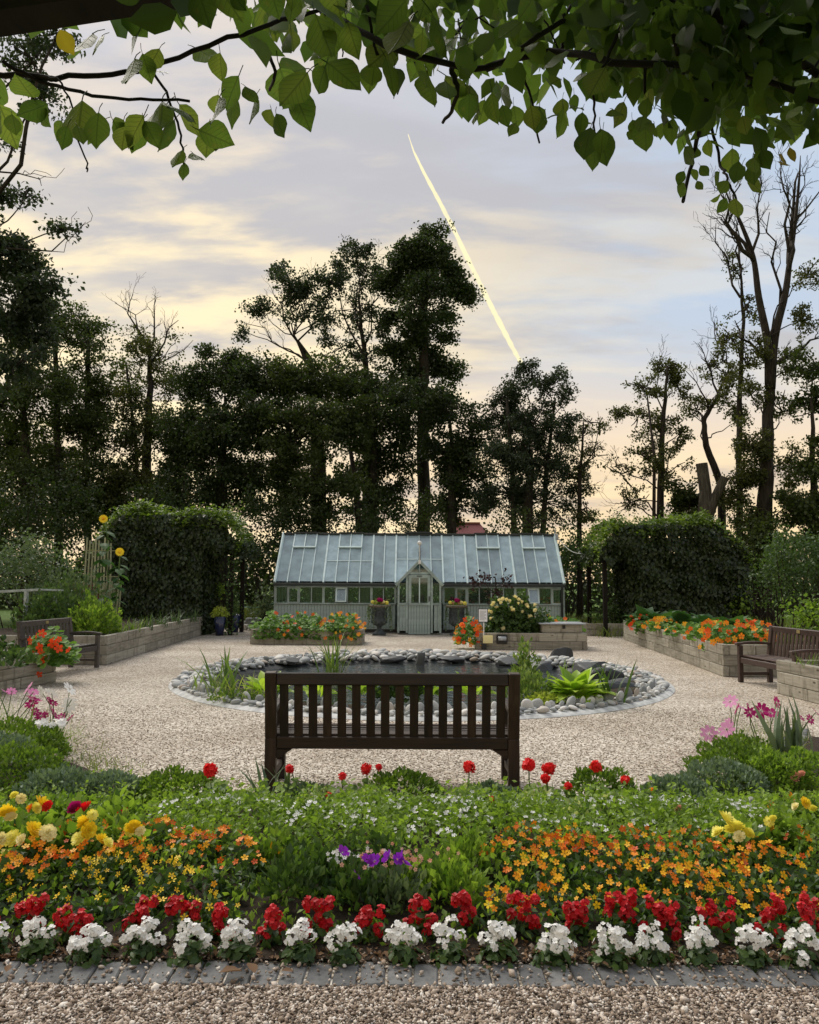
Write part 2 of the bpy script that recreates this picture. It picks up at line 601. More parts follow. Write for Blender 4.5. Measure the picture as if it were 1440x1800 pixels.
M['nast_petal'] = leaf_mat('nast_petal', None, None, .25, .5, .25, (1.2, .9, .6),
                           [(0.0, (.72, .05, .012)), (.45, (.82, .13, .012)), (.75, (.88, .30, .02)), (1.0, (.90, .55, .03))])
M['castor'] = leaf_mat('castor', (.012, .006, .006), (.045, .012, .014), .2)
M['eye'] = flat_mat('flower_eye', (.30, .15, .02))
M['stem'] = flat_mat('stem', (.09, .15, .04))


# bark: vertical furrows
def bark_mat(name, c):
    m, t = new_mat(name)
    o = t.n('ShaderNodeTexCoord').outputs['Object']
    mp = t.n('ShaderNodeMapping', {'Vector': o, 'Scale': (7, 7, 1.3)}).outputs[0]
    n = t.noise(mp, 2.2, 6, .65)
    cc = t.mix(t.mapr(n, .35, .65), tuple(x * .55 for x in c), tuple(x * 1.35 for x in c))
    out(t, bsdf(t, cc, .9, .15, normal=bump(t, n, .8, .04)))
    return m


M['bark'] = bark_mat('bark', (.040, .033, .026))
M['bark_pale'] = bark_mat('bark_pale', (.075, .066, .052))
M['shade_fill'] = flat_mat('shade_fill', (.010, .010, .007), .95, .1, var=.4)  # near-black filler colour, stands for the shade inside the ivy
M['twig'] = flat_mat('twig', (.018, .014, .010), .9, .15)


# timber: grain along the piece, each board its own tone (object random)
def wood_mat(name, stops, scale=(1.2, 14, 14), rough=.75, spec=.25, bmp=.3, stain=None):
    m, t = new_mat(name)
    o = t.n('ShaderNodeTexCoord').outputs['Object']
    rnd = t.n('ShaderNodeObjectInfo').outputs['Random']
    off = t.n('ShaderNodeVectorMath', {0: o, 1: t.n('ShaderNodeCombineXYZ', {0: t.math('MULTIPLY', rnd, 37.0), 1: t.math('MULTIPLY', rnd, 11.0), 2: t.math('MULTIPLY', rnd, 23.0)}).outputs[0]}, operation='ADD').outputs[0]
    mp = t.n('ShaderNodeMapping', {'Vector': off, 'Scale': scale}).outputs[0]
    n = t.noise(mp, 2.0, 7, .62)
    g = t.math('ADD', t.math('MULTIPLY', n, .75), t.math('MULTIPLY', rnd, .25))
    c = t.ramp(g, stops)
    if stain:
        st = t.noise(t.n('ShaderNodeMapping', {'Vector': off, 'Scale': (7, 7, 1.2)}).outputs[0], 1.6, 5, .65)
        kn = t.n('ShaderNodeTexVoronoi', {'Vector': t.n('ShaderNodeMapping', {'Vector': off, 'Scale': (1.6, 4, 4)}).outputs[0], 'Scale': 1.6}).outputs['Distance']
        c = t.mix(t.math('MULTIPLY', t.mapr(st, .50, .70), .75), c, stain)
        c = t.mix(t.mapr(kn, .14, .05), c, tuple(x * .7 for x in stain))
    out(t, bsdf(t, c, rough, spec, normal=bump(t, n, bmp, .006)))
    return m


M['sleeper'] = wood_mat('sleeper', [(.25, (.15, .135, .105)), (.5, (.30, .28, .23)), (.8, (.46, .43, .36))], stain=(.10, .085, .06))
M['sleeper_end'] = flat_mat('sleeper_end', (.05, .042, .032), .9, .2, var=.4)
BD = [(.3, (.009, .005, .0035)), (.55, (.028, .015, .009)), (.8, (.062, .036, .022))]
M['bench_dark'] = wood_mat('bench_dark', BD, (1.5, 18, 18), .55, .4, .35)
M['bench_dark_upright'] = wood_mat('bench_dark_upright', BD, (18, 18, 1.5), .55, .4, .35)
M['bench_grey'] = wood_mat('bench_grey', [(.3, (.045, .038, .033)), (.6, (.085, .072, .062)), (.85, (.14, .12, .10))], (14, 1.5, 14), .65, .35, .25)
M['bench_brown'] = wood_mat('bench_brown', [(.3, (.035, .020, .016)), (.6, (.065, .038, .030)), (.85, (.11, .072, .058))], (14, 1.5, 14), .5, .45, .25)
M['beam'] = wood_mat('beam', [(.3, (.006, .005, .004)), (.7, (.022, .017, .012))], (14, 1.5, 14), .85, .2, .5)
M['cane'] = wood_mat('cane', [(.3, (.16, .17, .09)), (.7, (.34, .34, .20))], (12, 12, 2), .7, .3)
M['paint'] = flat_mat('greenhouse_paint', (.30, .38, .365), .55, .4, var=.22, scale=3.5, bmp=.05)
M['paint_pale'] = flat_mat('greenhouse_bars', (.55, .68, .69), .5, .4, var=.1, scale=4)
M['paint_dark'] = flat_mat('greenhouse_gutter', (.030, .036, .036), .6, .4)
M['brick_base'] = flat_mat('brick_base', (.05, .048, .045), .9, .2, var=.3, bmp=.3)
M['white_paint'] = flat_mat('white_paint', (.75, .75, .73), .5, .4)
M['black_paint'] = flat_mat('black_paint', (.015, .015, .016), .45, .4)
M['lead'] = flat_mat('lead_urn', (.050, .062, .066), .7, .35, var=.45, scale=14, bmp=.4)
M['urn_rim'] = flat_mat('urn_rim', (.16, .145, .115), .85, .2, var=.4, scale=20, bmp=.4)
M['blue_glaze'] = flat_mat('blue_glaze', (.010, .016, .055), .18, .6, var=.3)
M['brass'] = flat_mat('brass', (.55, .45, .22), .35, .5, .8)
M['lid_grey'] = flat_mat('lid_grey', (.34, .37, .40), .35, .5, var=.15)
M['rail_pale'] = flat_mat('rail_pale', (.42, .45, .43), .7, .3, var=.25, scale=12)
M['roof_red'] = flat_mat('roof_red', (.17, .06, .06), .8, .2, var=.2)
M['brick_wall'] = flat_mat('brick_wall', (.25, .10, .07), .9, .2, var=.3)
M['rope'] = flat_mat('rope', (.16, .36, .30), .8, .2)
M['cable'] = flat_mat('cable', (.45, .47, .45), .7, .3)
M['plank_red'] = flat_mat('plank_red', (.10, .030, .022), .85, .2, var=.4)


def glass_mat(name, c, diffuse, gloss_rough=.03):
    """a thin pane: film of dust and painted sky reflection + mirror at a Fresnel angle + see-through"""
    m, t = new_mat(name)
    o = t.n('ShaderNodeTexCoord').outputs['Object']
    n = t.noise(o, 2.5, 5, .6)
    rnd = t.n('ShaderNodeObjectInfo').outputs['Random']
    f = t.math('MULTIPLY', t.mapr(n, .25, .75, diffuse * .72, diffuse * 1.2), t.mapr(rnd, 0, 1, .72, 1.15), True)  # uneven film strength also imitates patches of reflected sky
    tr = t.n('ShaderNodeBsdfTransparent', {'Color': (.80, .88, .86, 1)}).outputs[0]
    df = t.n('ShaderNodeBsdfDiffuse', {'Color': (*c, 1)}).outputs[0]
    gl = t.n('ShaderNodeBsdfGlossy', {'Color': (.9, .95, 1, 1), 'Roughness': gloss_rough}).outputs[0]
    fr = t.n('ShaderNodeFresnel', {'IOR': 1.75}).outputs[0]
    a = t.n('ShaderNodeMixShader', {0: f, 1: tr, 2: df}).outputs[0]
    out(t, t.n('ShaderNodeMixShader', {0: fr, 1: a, 2: gl}).outputs[0])
    return m


M['roof_glass'] = glass_mat('roof_glass', (.42, .565, .62), .68, .06)
M['wall_glass'] = glass_mat('wall_glass', (.25, .3, .3), .06)
M['tilt_glass'] = glass_mat('tilt_glass', (.38, .50, .58), .6, .05)  # pale diffuse colour stands for sky mirrored in the tilted panes


# ground surfaces
def gravel_mat(name, scale, strength=.6):
    m, t = new_mat(name)
    o = t.n('ShaderNodeTexCoord').outputs['Object']
    jig = t.n('ShaderNodeTexNoise', {'Vector': o, 'Scale': scale * .7, 'Detail': 1.0}).outputs['Color']
    o2 = t.mix(.012, o, jig, 'ADD')
    vo = t.n('ShaderNodeTexVoronoi', {'Vector': o2, 'Scale': scale})
    r = t.n('ShaderNodeSeparateXYZ', {0: vo.outputs['Color']}).outputs[0]
    c = t.ramp(r, [(0.0, (.09, .075, .056)), (.14, (.20, .165, .125)), (.34, (.36, .305, .24)), (.58, (.52, .455, .37)), (.80, (.65, .595, .51)), (1.0, (.78, .735, .66))])
    big = t.noise(o, .45, 5, .6)
    c = t.mix(t.mapr(big, .35, .70), c, t.mix(1.0, c, (.70, .67, .63), 'MULTIPLY'))
    dirt = t.noise(o, 2.2, 6, .65)
    c = t.mix(t.math('MULTIPLY', t.mapr(dirt, .58, .76), .45), c, (.19, .15, .10))
    h = t.math('SUBTRACT', 1.0, t.math('MULTIPLY', vo.outputs['Distance'], 1.6))
    h = t.math('ADD', h, t.math('MULTIPLY', r, .7))
    out(t, bsdf(t, c, .85, .25, normal=bump(t, h, strength, .012)))
    return m


M['gravel'] = gravel_mat('gravel', 62, .5)
m, t = new_mat('pebble')
a = t.n('ShaderNodeAttribute', attribute_name='tone').outputs['Fac']
c = t.ramp(a, [(0.0, (.07, .058, .047)), (.2, (.17, .125, .092)), (.42, (.28, .215, .16)), (.66, (.42, .345, .28)), (.86, (.55, .48, .41)), (1.0, (.70, .66, .60))])
o = t.n('ShaderNodeTexCoord').outputs['Object']
c = t.mix(t.math('MULTIPLY', t.mapr(t.noise(o, 160, 2), .5, .75), .4), c, (.22, .16, .11))
out(t, bsdf(t, c, .75, .3))
M['pebble'] = m

m, t = new_mat('soil')
o = t.n('ShaderNodeTexCoord').outputs['Object']
n = t.noise(o, 22, 8, .7)
c = t.ramp(n, [(.3, (.018, .013, .009)), (.6, (.055, .042, .03)), (.8, (.10, .08, .06))])
out(t, bsdf(t, c, .95, .15, normal=bump(t, n, 1.0, .03)))
M['soil'] = m

m, t = new_mat('lawn')
o = t.n('ShaderNodeTexCoord').outputs['Object']
n = t.noise(o, 1.2, 6, .6)
n2 = t.noise(o, 30, 3, .6)
c = t.ramp(t.math('ADD', t.math('MULTIPLY', n, .6), t.math('MULTIPLY', n2, .4)), [(.3, (.035, .07, .012)), (.55, (.08, .14, .025)), (.75, (.14, .19, .045))])
out(t, bsdf(t, c, .9, .15, normal=bump(t, n2, 1.0, .05)))
M['lawn'] = m


def stone_mat(name, stops, rough=.7, sc_=14):
    m, t = new_mat(name)
    o = t.n('ShaderNodeTexCoord').outputs['Object']
    rnd = t.n('ShaderNodeObjectInfo').outputs['Random']
    at_ = t.n('ShaderNodeAttribute', attribute_name='tone').outputs['Fac']
    k = t.math('FRACT', t.math('ADD', rnd, at_))
    c = t.ramp(k, stops)
    n = t.noise(o, sc_, 6, .65)
    c = t.mix(t.mapr(n, .4, .75), c, t.mix(1.0, c, (.62, .62, .60), 'MULTIPLY'))
    out(t, bsdf(t, c, rough, .35, normal=bump(t, n, .25, .01)))
    return m


M['cobble'] = stone_mat('cobble', [(0.0, (.17, .185, .19)), (.25, (.29, .31, .31)), (.5, (.42, .43, .42)), (.72, (.54, .54, .52)), (.88, (.66, .65, .62)), (1.0, (.36, .30, .24))])
M['slate'] = stone_mat('slate', [(0.0, (.030, .034, .037)), (1.0, (.085, .092, .095))], .55, 5)
M['paver'] = stone_mat('paver', [(0.0, (.085, .088, .09)), (.5, (.13, .133, .135)), (1.0, (.19, .19, .188))], .85, 30)
M['mortar'] = flat_mat('mortar', (.46, .47, .46), .9, .2, var=.25, scale=8, bmp=.3)
M['liner'] = flat_mat('liner', (.012, .014, .015), .5, .4)

m, t = new_mat('pond_water')
o = t.n('ShaderNodeTexCoord').outputs['Object']
n = t.noise(t.n('ShaderNodeMapping', {'Vector': o, 'Scale': (1, 2.4, 1)}).outputs[0], 2.2, 3, .5)
wv = t.n('ShaderNodeTexWave', {'Vector': t.n('ShaderNodeMapping', {'Vector': o, 'Location': (.9, -.6, 0)}).outputs[0], 'Scale': 2.2, 'Distortion': 1.5, 'Detail': 1.0}, wave_type='RINGS', rings_direction='SPHERICAL')
h = t.math('ADD', n, t.math('MULTIPLY', wv.outputs['Fac'], .22))
out(t, bsdf(t, (.022, .028, .028), .04, .8, normal=bump(t, h, .22, .05)))
M['water'] = m

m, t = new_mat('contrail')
em = t.n('ShaderNodeEmission', {'Color': (1.0, .90, .56, 1), 'Strength': .45}).outputs[0]  # emission put in for the sunlight the vapour would catch
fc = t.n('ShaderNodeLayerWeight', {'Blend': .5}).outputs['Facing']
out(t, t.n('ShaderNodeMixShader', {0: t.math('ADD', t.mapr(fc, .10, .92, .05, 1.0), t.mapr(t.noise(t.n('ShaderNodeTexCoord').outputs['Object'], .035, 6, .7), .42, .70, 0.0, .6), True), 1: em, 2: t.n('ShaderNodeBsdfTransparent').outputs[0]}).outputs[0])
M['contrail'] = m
m, t = new_mat('paper')
o = t.n('ShaderNodeTexCoord').outputs['Object']
out(t, bsdf(t, (.78, .80, .84), .6, .3))
M['paper'] = m

# ------------------------------------------------------------------ ground, gravel, flower bed soil
EX = .93                            # the pond is a little narrower than deep
PC = np.array((0.2, 14.0))          # centre of the round pond; yard, bed edge and pond share it
BED_R = 7.55                        # inner edge of the flower bed


def disc_sheet(name, pts, z, mat, kind='structure'):
    mb = MB()
    V = [(x, y, z) for x, y in pts]
    mb.add(V, [np.array([list(range(len(V)))])])
    o = mb.build(name, mat)
    return tag(o, kind=kind)



def holed_sheet(name, outer, z, mat, rings=(1.0,)):
    """flat sheet with a round hole for the pond; outer(angle) -> radius from the pond centre"""
    mb = MB()
    n_ = 192
    an = np.linspace(0, 2 * np.pi, n_, endpoint=False)
    rad = [np.full(n_, 4.33)] + [4.33 + (np.array([outer(a_) for a_ in an]) - 4.33) * f for f in rings]
    V = np.concatenate([np.stack((PC[0] + (EX if k == 0 else 1.0) * r_ * np.cos(an), PC[1] + r_ * np.sin(an), np.full(n_, z)), 1) for k, r_ in enumerate(rad)])
    j = np.arange(n_)
    Q = np.concatenate([np.stack((k * n_ + j, (k + 1) * n_ + j, (k + 1) * n_ + (j + 1) % n_, k * n_ + (j + 1) % n_), 1) for k in range(len(rad) - 1)])
    mb.add(V, [Q])
    return tag(mb.build(name, mat), kind='structure')


YARD = [(-7.5, 1.0), (7.5, 1.0), (7.5, 24.8), (6.0, 29.5), (-5.4, 30.5), (-7.5, 27)]


def yard_radius(a_):
    d = np.array((math.cos(a_), math.sin(a_)))
    best = 99
    for (x0, y0), (x1, y1) in zip(YARD, YARD[1:] + YARD[:1]):
        e = np.array((x1 - x0, y1 - y0))
        m_ = np.array(((d[0], -e[0]), (d[1], -e[1])))
        if abs(np.linalg.det(m_)) < 1e-9:
            continue
        s_, t_ = np.linalg.solve(m_, np.array((x0, y0)) - PC)
        if s_ > 0 and -1e-6 <= t_ <= 1 + 1e-6:
            best = min(best, s_)
    return best


holed_sheet('ground', lambda a_: 4500.0, -0.012, M['lawn'], (.01, 1.0))
holed_sheet('gravel_yard', yard_radius, 0.0, M['gravel'])


BC, BA, BB = np.array((0.1, 12.45)), 5.0, 6.45    # the bed's inner rim is part of an ellipse


def rim(x, y):
    return (np.hypot((x - BC[0]) / BA, (y - BC[1]) / BB) - 1) * 6.0


def in_bed(x, y):
    return (y > 3.6) & (rim(x, y) > 0) & (y < 10.2)


def bed_z(x, y):
    return np.clip((y - 3.57) * .10, 0, .06) * np.clip(rim(x, y) / .5, 0, 1) * np.clip((8.6 - y) / 1.0, 0, 1) + .006


# gently mounded soil of the crescent flower bed
mb = MB()
th = np.linspace(math.radians(221), math.radians(319), 60)
rings = []
for k in range(9):
    row = []
    for a_ in th:
        d = np.array((math.cos(a_), math.sin(a_)))
        near = 1 / math.hypot(d[0] / BA, d[1] / BB)
        far = max(min((3.60 - BC[1]) / d[1] if d[1] < 0 else 99, 5.9 / max(abs(d[0]), .2)), near + .05)
        r_ = near + (far - near) * k / 8
        p = BC + d * r_
        row.append((p[0], p[1], float(bed_z(np.array(p[0]), np.array(p[1]))) + rng.uniform(-.006, .012)))
    rings.append(row)
V = np.array(rings).reshape(-1, 3)
n = len(th)
Q = [(k * n + i, (k + 1) * n + i, (k + 1) * n + i + 1, k * n + i + 1) for k in range(8) for i in range(n - 1)]
mb.add(V, [np.array(Q)])
tag(mb.build('flower_bed_soil', M['soil'], smooth=True), kind='structure')

# pebbles: nearest strip of the path, with strays on the pavers and along the bed
def pebbles(n, xs, ys, size, tmpl, lift=.004, flat=.6):
    P = np.stack((rng.uniform(*xs, n), rng.uniform(*ys, n), np.full(n, lift)), 1)
    P[:, 2] += rng.random(n) * .008
    return P


mb = MB()
for n_, xs, ys, s in ((52000, (-2.0, 2.0), (2.72, 3.395), .0052), (700, (-2.1, 2.1), (3.385, 3.59), .0058), (900, (-2.1, 2.1), (3.57, 3.71), .0058)):
    P = pebbles(n_, xs, ys, s, ICO)
    if ys[0] > 3.35:
        P[:, 2] += .012 if ys[0] < 3.5 else .01
    S = s * rng.lognormal(0, .33, n_)
    big = rng.random(n_) < .012
    S[big] *= 1.45
    for k in range(4):           # four different chips, one rounded
        sel = np.arange(n_) % 4 == k
        if k:
            r_ = np.random.default_rng(k)
            shp = (OCT[0] * A((1.3, .9 + .1 * k, .62)) + r_.normal(0, .16, (6, 3)), OCT[1])
        else:
            shp = (lump(50, 0, .5, (1.25, .9, .6))[0], ICO[1])
        mb.scatter(P[sel], shp, S[sel], N=rdirs(sel.sum(), 1.3))
tag(mb.build('path_gravel', M['pebble'], smooth=True), kind='stuff')

# coarse stones lying on the yard in front of and around the bench
mb = MB()
n_ = 26000
P = np.stack((rng.uniform(-4.6, 4.6, n_), 5.8 + 5.0 * rng.random(n_) ** 1.4, np.full(n_, .003)), 1)
d = np.hypot(P[:, 0] - PC[0], P[:, 1] - PC[1])
P = P[(rim(P[:, 0], P[:, 1]) < .05) & (d > 4.35)]
mb.scatter(P, (OCT[0] * (1.2, .9, .55), OCT[1]), rng.uniform(.0045, .009, len(P)), N=rdirs(len(P), 1.5), tone=np.clip(rng.beta(1.6, 1.6, len(P)), 0, 1))
tag(mb.build('yard_gravel', M['pebble'], smooth=True), kind='stuff')

# block paver edging in front of the bed
edge = tag(bpy.data.objects.new('paver_edging', None), kind='structure')
col.objects.link(edge)
pv = MB().box((0, 0, 0), (.098, .196, .05), bev=.006).mesh('paver', M['paver'])
x = -2.25
i = 0
while x < 2.3:
    sk = rng.normal() * .02 + (.10 if x < -1.1 else 0)
    link('paver', pv, edge, Matrix.Translation((x + .05, 3.485 + rng.normal() * .004, -.013 + rng.normal() * .002)) @ Euler((rng.normal() * .012, rng.normal() * .012, sk)).to_matrix().to_4x4())
    x += .1065 + rng.random() * .004
    i += 1
# the same blocks curve along the inner rim of the bed, showing between the shrubs
for a0, a1 in ((216, 233), (309, 322)):
    a_ = a0
    while a_ < a1:
        an = math.radians(a_)
        p = BC + (1 / math.hypot(math.cos(an) / BA, math.sin(an) / BB) - .12) * np.array((math.cos(an), math.sin(an)))
        link('paver', pv, edge, Matrix.Translation((p[0], p[1], .0 + rng.normal() * .003)) @ Euler((0, 0, an + math.pi / 2)).to_matrix().to_4x4())
        a_ += math.degrees(.108 / 5.9)

# fallen leaves and stalks along the pavers
lf = MB().scatter([(0, 0, 0)], LEAF6, 1.0, N=[(0, 0, 1)], Y=[(0, 1, 0)], tone=.3)
lf.v[0][:, 2] += .3 * (lf.v[0][:, 0] ** 2) * 3 + .12 * lf.v[0][:, 1] ** 2
leaf_me = lf.mesh('fallen_leaf', M['dead_leaf'], True)
spots = [(430, 1712, .10, 2.2), (452, 1716, .075, .6), (150, 1688, .05, 1.2), (15, 1716, .045, .2), (520, 1712, .05, 1.9), (870, 1702, .05, 2.6), (1400, 1688, .06, 1.6), (690, 1690, .06, .5), (215, 1668, .05, 2.2), (1075, 1700, .04, 1.0)]
desc = ['large curled brown leaf on the pavers left of centre', 'smaller curled tan leaf beside the large brown one on the pavers', 'brown leaf on the soil behind the third white begonia',
        'dry leaf at the left end of the pavers', 'small dry leaf on the pavers below the sixth white begonia', 'brown leaf on the paver edge right of centre',
        'tan leaf at the bed edge far right', 'dry leaf on the soil under the ninth white begonia', 'dry leaf between the white begonias at left', 'small dry leaf under the white begonias right of centre']
for (px, py, s, a_), ds in zip(spots, desc):
    p = gp(px, py, .025)
    o = link('fallen_leaf', leaf_me, None, Matrix.Translation(p + A((0, 0, .008))) @ Euler((.15, .2 * math.sin(a_ * 3), a_)).to_matrix().to_4x4() @ Matrix.Scale(s, 4))
    tag(o, ds, 'leaf', 'fallen leaves along the pavers')
mb = MB()
n_ = 4200
P = np.stack((rng.uniform(-2.2, 2.2, n_), 3.585 + .34 * rng.random(n_), np.full(n_, .022)), 1)
mb.scatter(P, LEAF2, rng.uniform(.012, .04, n_), N=rdirs(n_, 1.3))
tag(mb.build('leaf_litter', M['dead_leaf']), kind='stuff')

# ------------------------------------------------------------------ pond
WZ = -.07
mb = MB()
seg = 96
prof = [(4.36, .004), (4.30, .035), (4.10, .05), (3.9, .02), (3.6, -.06), (3.3, -.25), (0.01, -.6)]
mb.lathe((0, 0, 0), prof, seg)
mb.v[0] = mb.v[0] * A((EX, 1, 1)) + A((PC[0], PC[1], 0))
m0 = np.zeros(len(mb.m[0]), int)
m0[seg * 3:] = 1
mb.m[0] = m0
tag(mb.build('pond_basin', [M['mortar'], M['liner']], smooth=True), kind='structure')
mb = MB()
mb.lathe((0, 0, 0), [(3.80, 0), (1.8, 0), (.001, 0)], 72)
mb.v[0] = mb.v[0] * A((EX, 1, 1)) + A((PC[0], PC[1], WZ))
tag(mb.build('pond_water', M['water'], smooth=True), kind='structure')
# planted shelf on the near side
mb = MB()
V, Q = [], []
for i, a_ in enumerate(np.linspace(math.radians(188), math.radians(352), 50)):
    for r_, z in ((3.95, .045), (3.7, .05), (3.4, .0), (3.2, -.15)):
        rr = r_ + .12 * math.sin(a_ * 9 + r_)
        V.append((PC[0] + EX * rr * math.cos(a_), PC[1] + rr * math.sin(a_), z + .02 * math.sin(a_ * 23)))
    if i:
        b = (i - 1) * 4
        Q += [(b + k, b + 4 + k, b + 5 + k, b + 1 + k) for k in range(3)]
mb.add(V, [np.array(Q)])
tag(mb.build('pond_shelf_soil', M['soil'], smooth=True), kind='structure')

ring = tag(bpy.data.objects.new('pond_edging', None), kind='structure')
col.objects.link(ring)
stone_me = []
for k in range(9):
    V, Fc = lump(100 + k, 2, .35, (1, .66 + .07 * (k % 4), .36 + .06 * (k % 3)))
    stone_me.append(MB().add(V, [Fc], 0.0).mesh('stone', M['cobble'], True))
placed = []


def put_stones(n, th_rng, r_rng, s_rng, upright=False, gap=.80, tries=40, zf=None):
    res = []
    for _ in range(n * tries):
        if len(res) >= n:
            break
        a_ = math.radians(rng.uniform(*th_rng))
        r_ = rng.uniform(*r_rng)
        s = rng.uniform(*s_rng)
        x, y = PC[0] + EX * r_ * math.cos(a_), PC[1] + r_ * math.sin(a_)
        if all((x - q[0]) ** 2 + (y - q[1]) ** 2 > (gap * (s + q[2])) ** 2 for q in placed):
            placed.append((x, y, s))
            z = np.interp(r_, [3.3, 3.6, 3.9, 4.1, 4.3], [-.12, -.02, .05, .07, .05])
            res.append((x, y, z, s, a_))
    return res


stones = []
stones += [(q, True) for q in put_stones(90, (204, 338), (3.98, 4.10), (.06, .10), gap=.84)]
stones += [(q, False) for q in put_stones(150, (140, 206), (3.72, 4.24), (.055, .125))]
stones += [(q, False) for q in put_stones(130, (-25, 40), (3.78, 4.24), (.05, .105))]
stones += [(q, False) for q in put_stones(180, (38, 142), (3.62, 4.24), (.06, .14))]
stones += [(q, False) for q in put_stones(110, (198, 342), (4.1, 4.24), (.04, .075), gap=.85)]
stones.sort(key=lambda q: -q[0][3] / q[0][1])
rest = MB()
for i, ((x, y, z, s, a_), up) in enumerate(stones):
    k = i % 9
    R = Euler((rng.normal() * .25, rng.normal() * .25, rng.uniform(0, 6.28)))
    sc3 = (s, s, s)
    if up:
        R = Euler((math.pi / 2 + rng.normal() * .25, rng.uniform(.6, 2.4), a_ + math.pi / 2), 'XYZ')
        z += s * .45
    else:
        z += s * .28
    if i < 300:
        Mx = Matrix.Translation((x, y, z)) @ R.to_matrix().to_4x4() @ Matrix.Diagonal((*sc3, 1))
        link('stone', stone_me[k], ring, Mx)
    else:
        V, Fc = lump(100 + k, 1, .35, (1, .75, .52))
        rest.add((V * s) @ np.array(R.to_matrix()).T + A((x, y, z)), [Fc], rng.random())
# second layer: smaller stones filling the gaps
for _ in range(700):
    a_ = math.radians(rng.uniform(0, 360))
    r_ = rng.uniform(3.66, 4.26) if not (200 < math.degrees(a_) < 340) else rng.uniform(3.95, 4.22)
    s = rng.uniform(.025, .06)
    V, Fc = ico2(1)
    z = np.interp(r_, [3.3, 3.6, 3.9, 4.1, 4.3], [-.12, -.03, .03, .05, .03])
    rest.add(V * A((s, s * .8, s * .55)) + A((PC[0] + EX * r_ * math.cos(a_), PC[1] + r_ * math.sin(a_), z + s * .2)), [Fc], rng.random())
rest.build('small_stones', M['cobble'], ring, smooth=True, stuff=True)

rocks = [(1040, 1182, 15.4, .62, .30, 'long dark slate rock sloping into the pond at right'), (1085, 1212, 12.6, .50, .20, 'broad dark slate rock at the right rim of the pond'),
         (1065, 1193, 14.0, .40, .24, 'dark slate rock behind the broad one at the right rim'), (988, 1163, 17.0, .26, .34, 'upright dark boulder on the far right rim of the pond'),
         (798, 1158, 17.4, .38, .07, 'flat slate slab across the far stones right of centre'), (690, 1160, 17.3, .3, .10, 'dark slate rock at the far rim left of centre'),
         (741, 1160, 17.0, .13, .20, 'small dark pointed rock standing in the far water'), (905, 1165, 16.9, .42, .13, 'low slate rock among the far right stones'),
         (500, 1164, 16.4, .38, .07, 'flat slate slab over the far left rim of the pond'), (1120, 1200, 13.4, .45, .07, 'thin slate slab leaning on the right rim stones'),
         (950, 1176, 16.2, .38, .14, 'slate rock half sunk in the water below the far right stones')]
for k, (px, py, D, s, h, lb) in enumerate(rocks):
    p = at(px, py, D)
    V, Fc = lump(300 + k, 2, .3, (s, s * .6, h), True)
    a_ = rng.uniform(-.4, .4)
    R = np.array(Euler((rng.normal() * .1, rng.normal() * .12, a_)).to_matrix())
    z0 = max(min(p[2], .1), -.06)
    o = MB().add(V @ R.T + A((p[0], p[1], z0)), [Fc], rng.random()).build('slate_rock', M['slate'], loc=(p[0], p[1], z0))
    tag(o, lb, 'rock', 'slate rocks in and round the pond')


def strap_clump(name, base, n, h, spread, mat, label, cat, wd=.035, bend=.4, parts=False, group=None, lean=0.0):
    mb = MB()
    P = A(base) + np.stack((rng.normal(0, spread * .22, n), rng.normal(0, spread * .22, n), np.zeros(n)), 1)
    ang = rng.uniform(0, 2 * np.pi, n)
    tilt = rng.uniform(.05, spread, n)
    Y = np.stack((np.cos(ang) * tilt, np.sin(ang) * tilt, np.ones(n)), 1)
    N = np.stack((-np.cos(ang), -np.sin(ang), tilt), 1) * -1
    for k in range(3):
        s_ = np.arange(n) % 3 == k
        mb.scatter(P[s_], blade(wd, bend * (.3 + .6 * k), 4), h * rng.uniform(.55, 1.05, s_.sum()), N=-N[s_], Y=Y[s_])
    o = mb.build(name, mat, loc=base)
    return tag(o, label, cat, group)


def pt(px, py, z=.05):
    p = gp(px, py, z)
    return (p[0], p[1], z)


strap_clump('iris_clump', pt(395, 1225), 22, .78, .5, M['iris'], 'tall strap-leaved iris clump at the left end of the pond', 'plant')
strap_clump('iris_clump', pt(372, 1218), 12, .75, .55, M['iris'], 'smaller iris clump behind the left rim stones', 'plant')
strap_clump('sedge_tuft', pt(445, 1228), 90, .48, 1.0, M['lime'], 'yellow striped grass tuft beside the left irises', 'grass', .016, .9)
strap_clump('iris_clump', pt(590, 1196, -.02), 40, .95, .35, M['iris'], 'upright green reed clump in the water behind the bench', 'plant', .02)
strap_clump('reed_clump', pt(925, 1172, -.02), 9, .75, .25, M['iris'], 'thin reeds at the far stones right of the bench', 'plant', .02)
strap_clump('iris_clump', pt(1072, 1232), 16, .72, .45, M['bed_dark'], 'dark green iris clump by the right slate rock', 'plant')
strap_clump('reed_clump', pt(1000, 1180, -.02), 8, .4, .4, M['iris'], 'short reeds in front of the upright boulder', 'plant', .02)


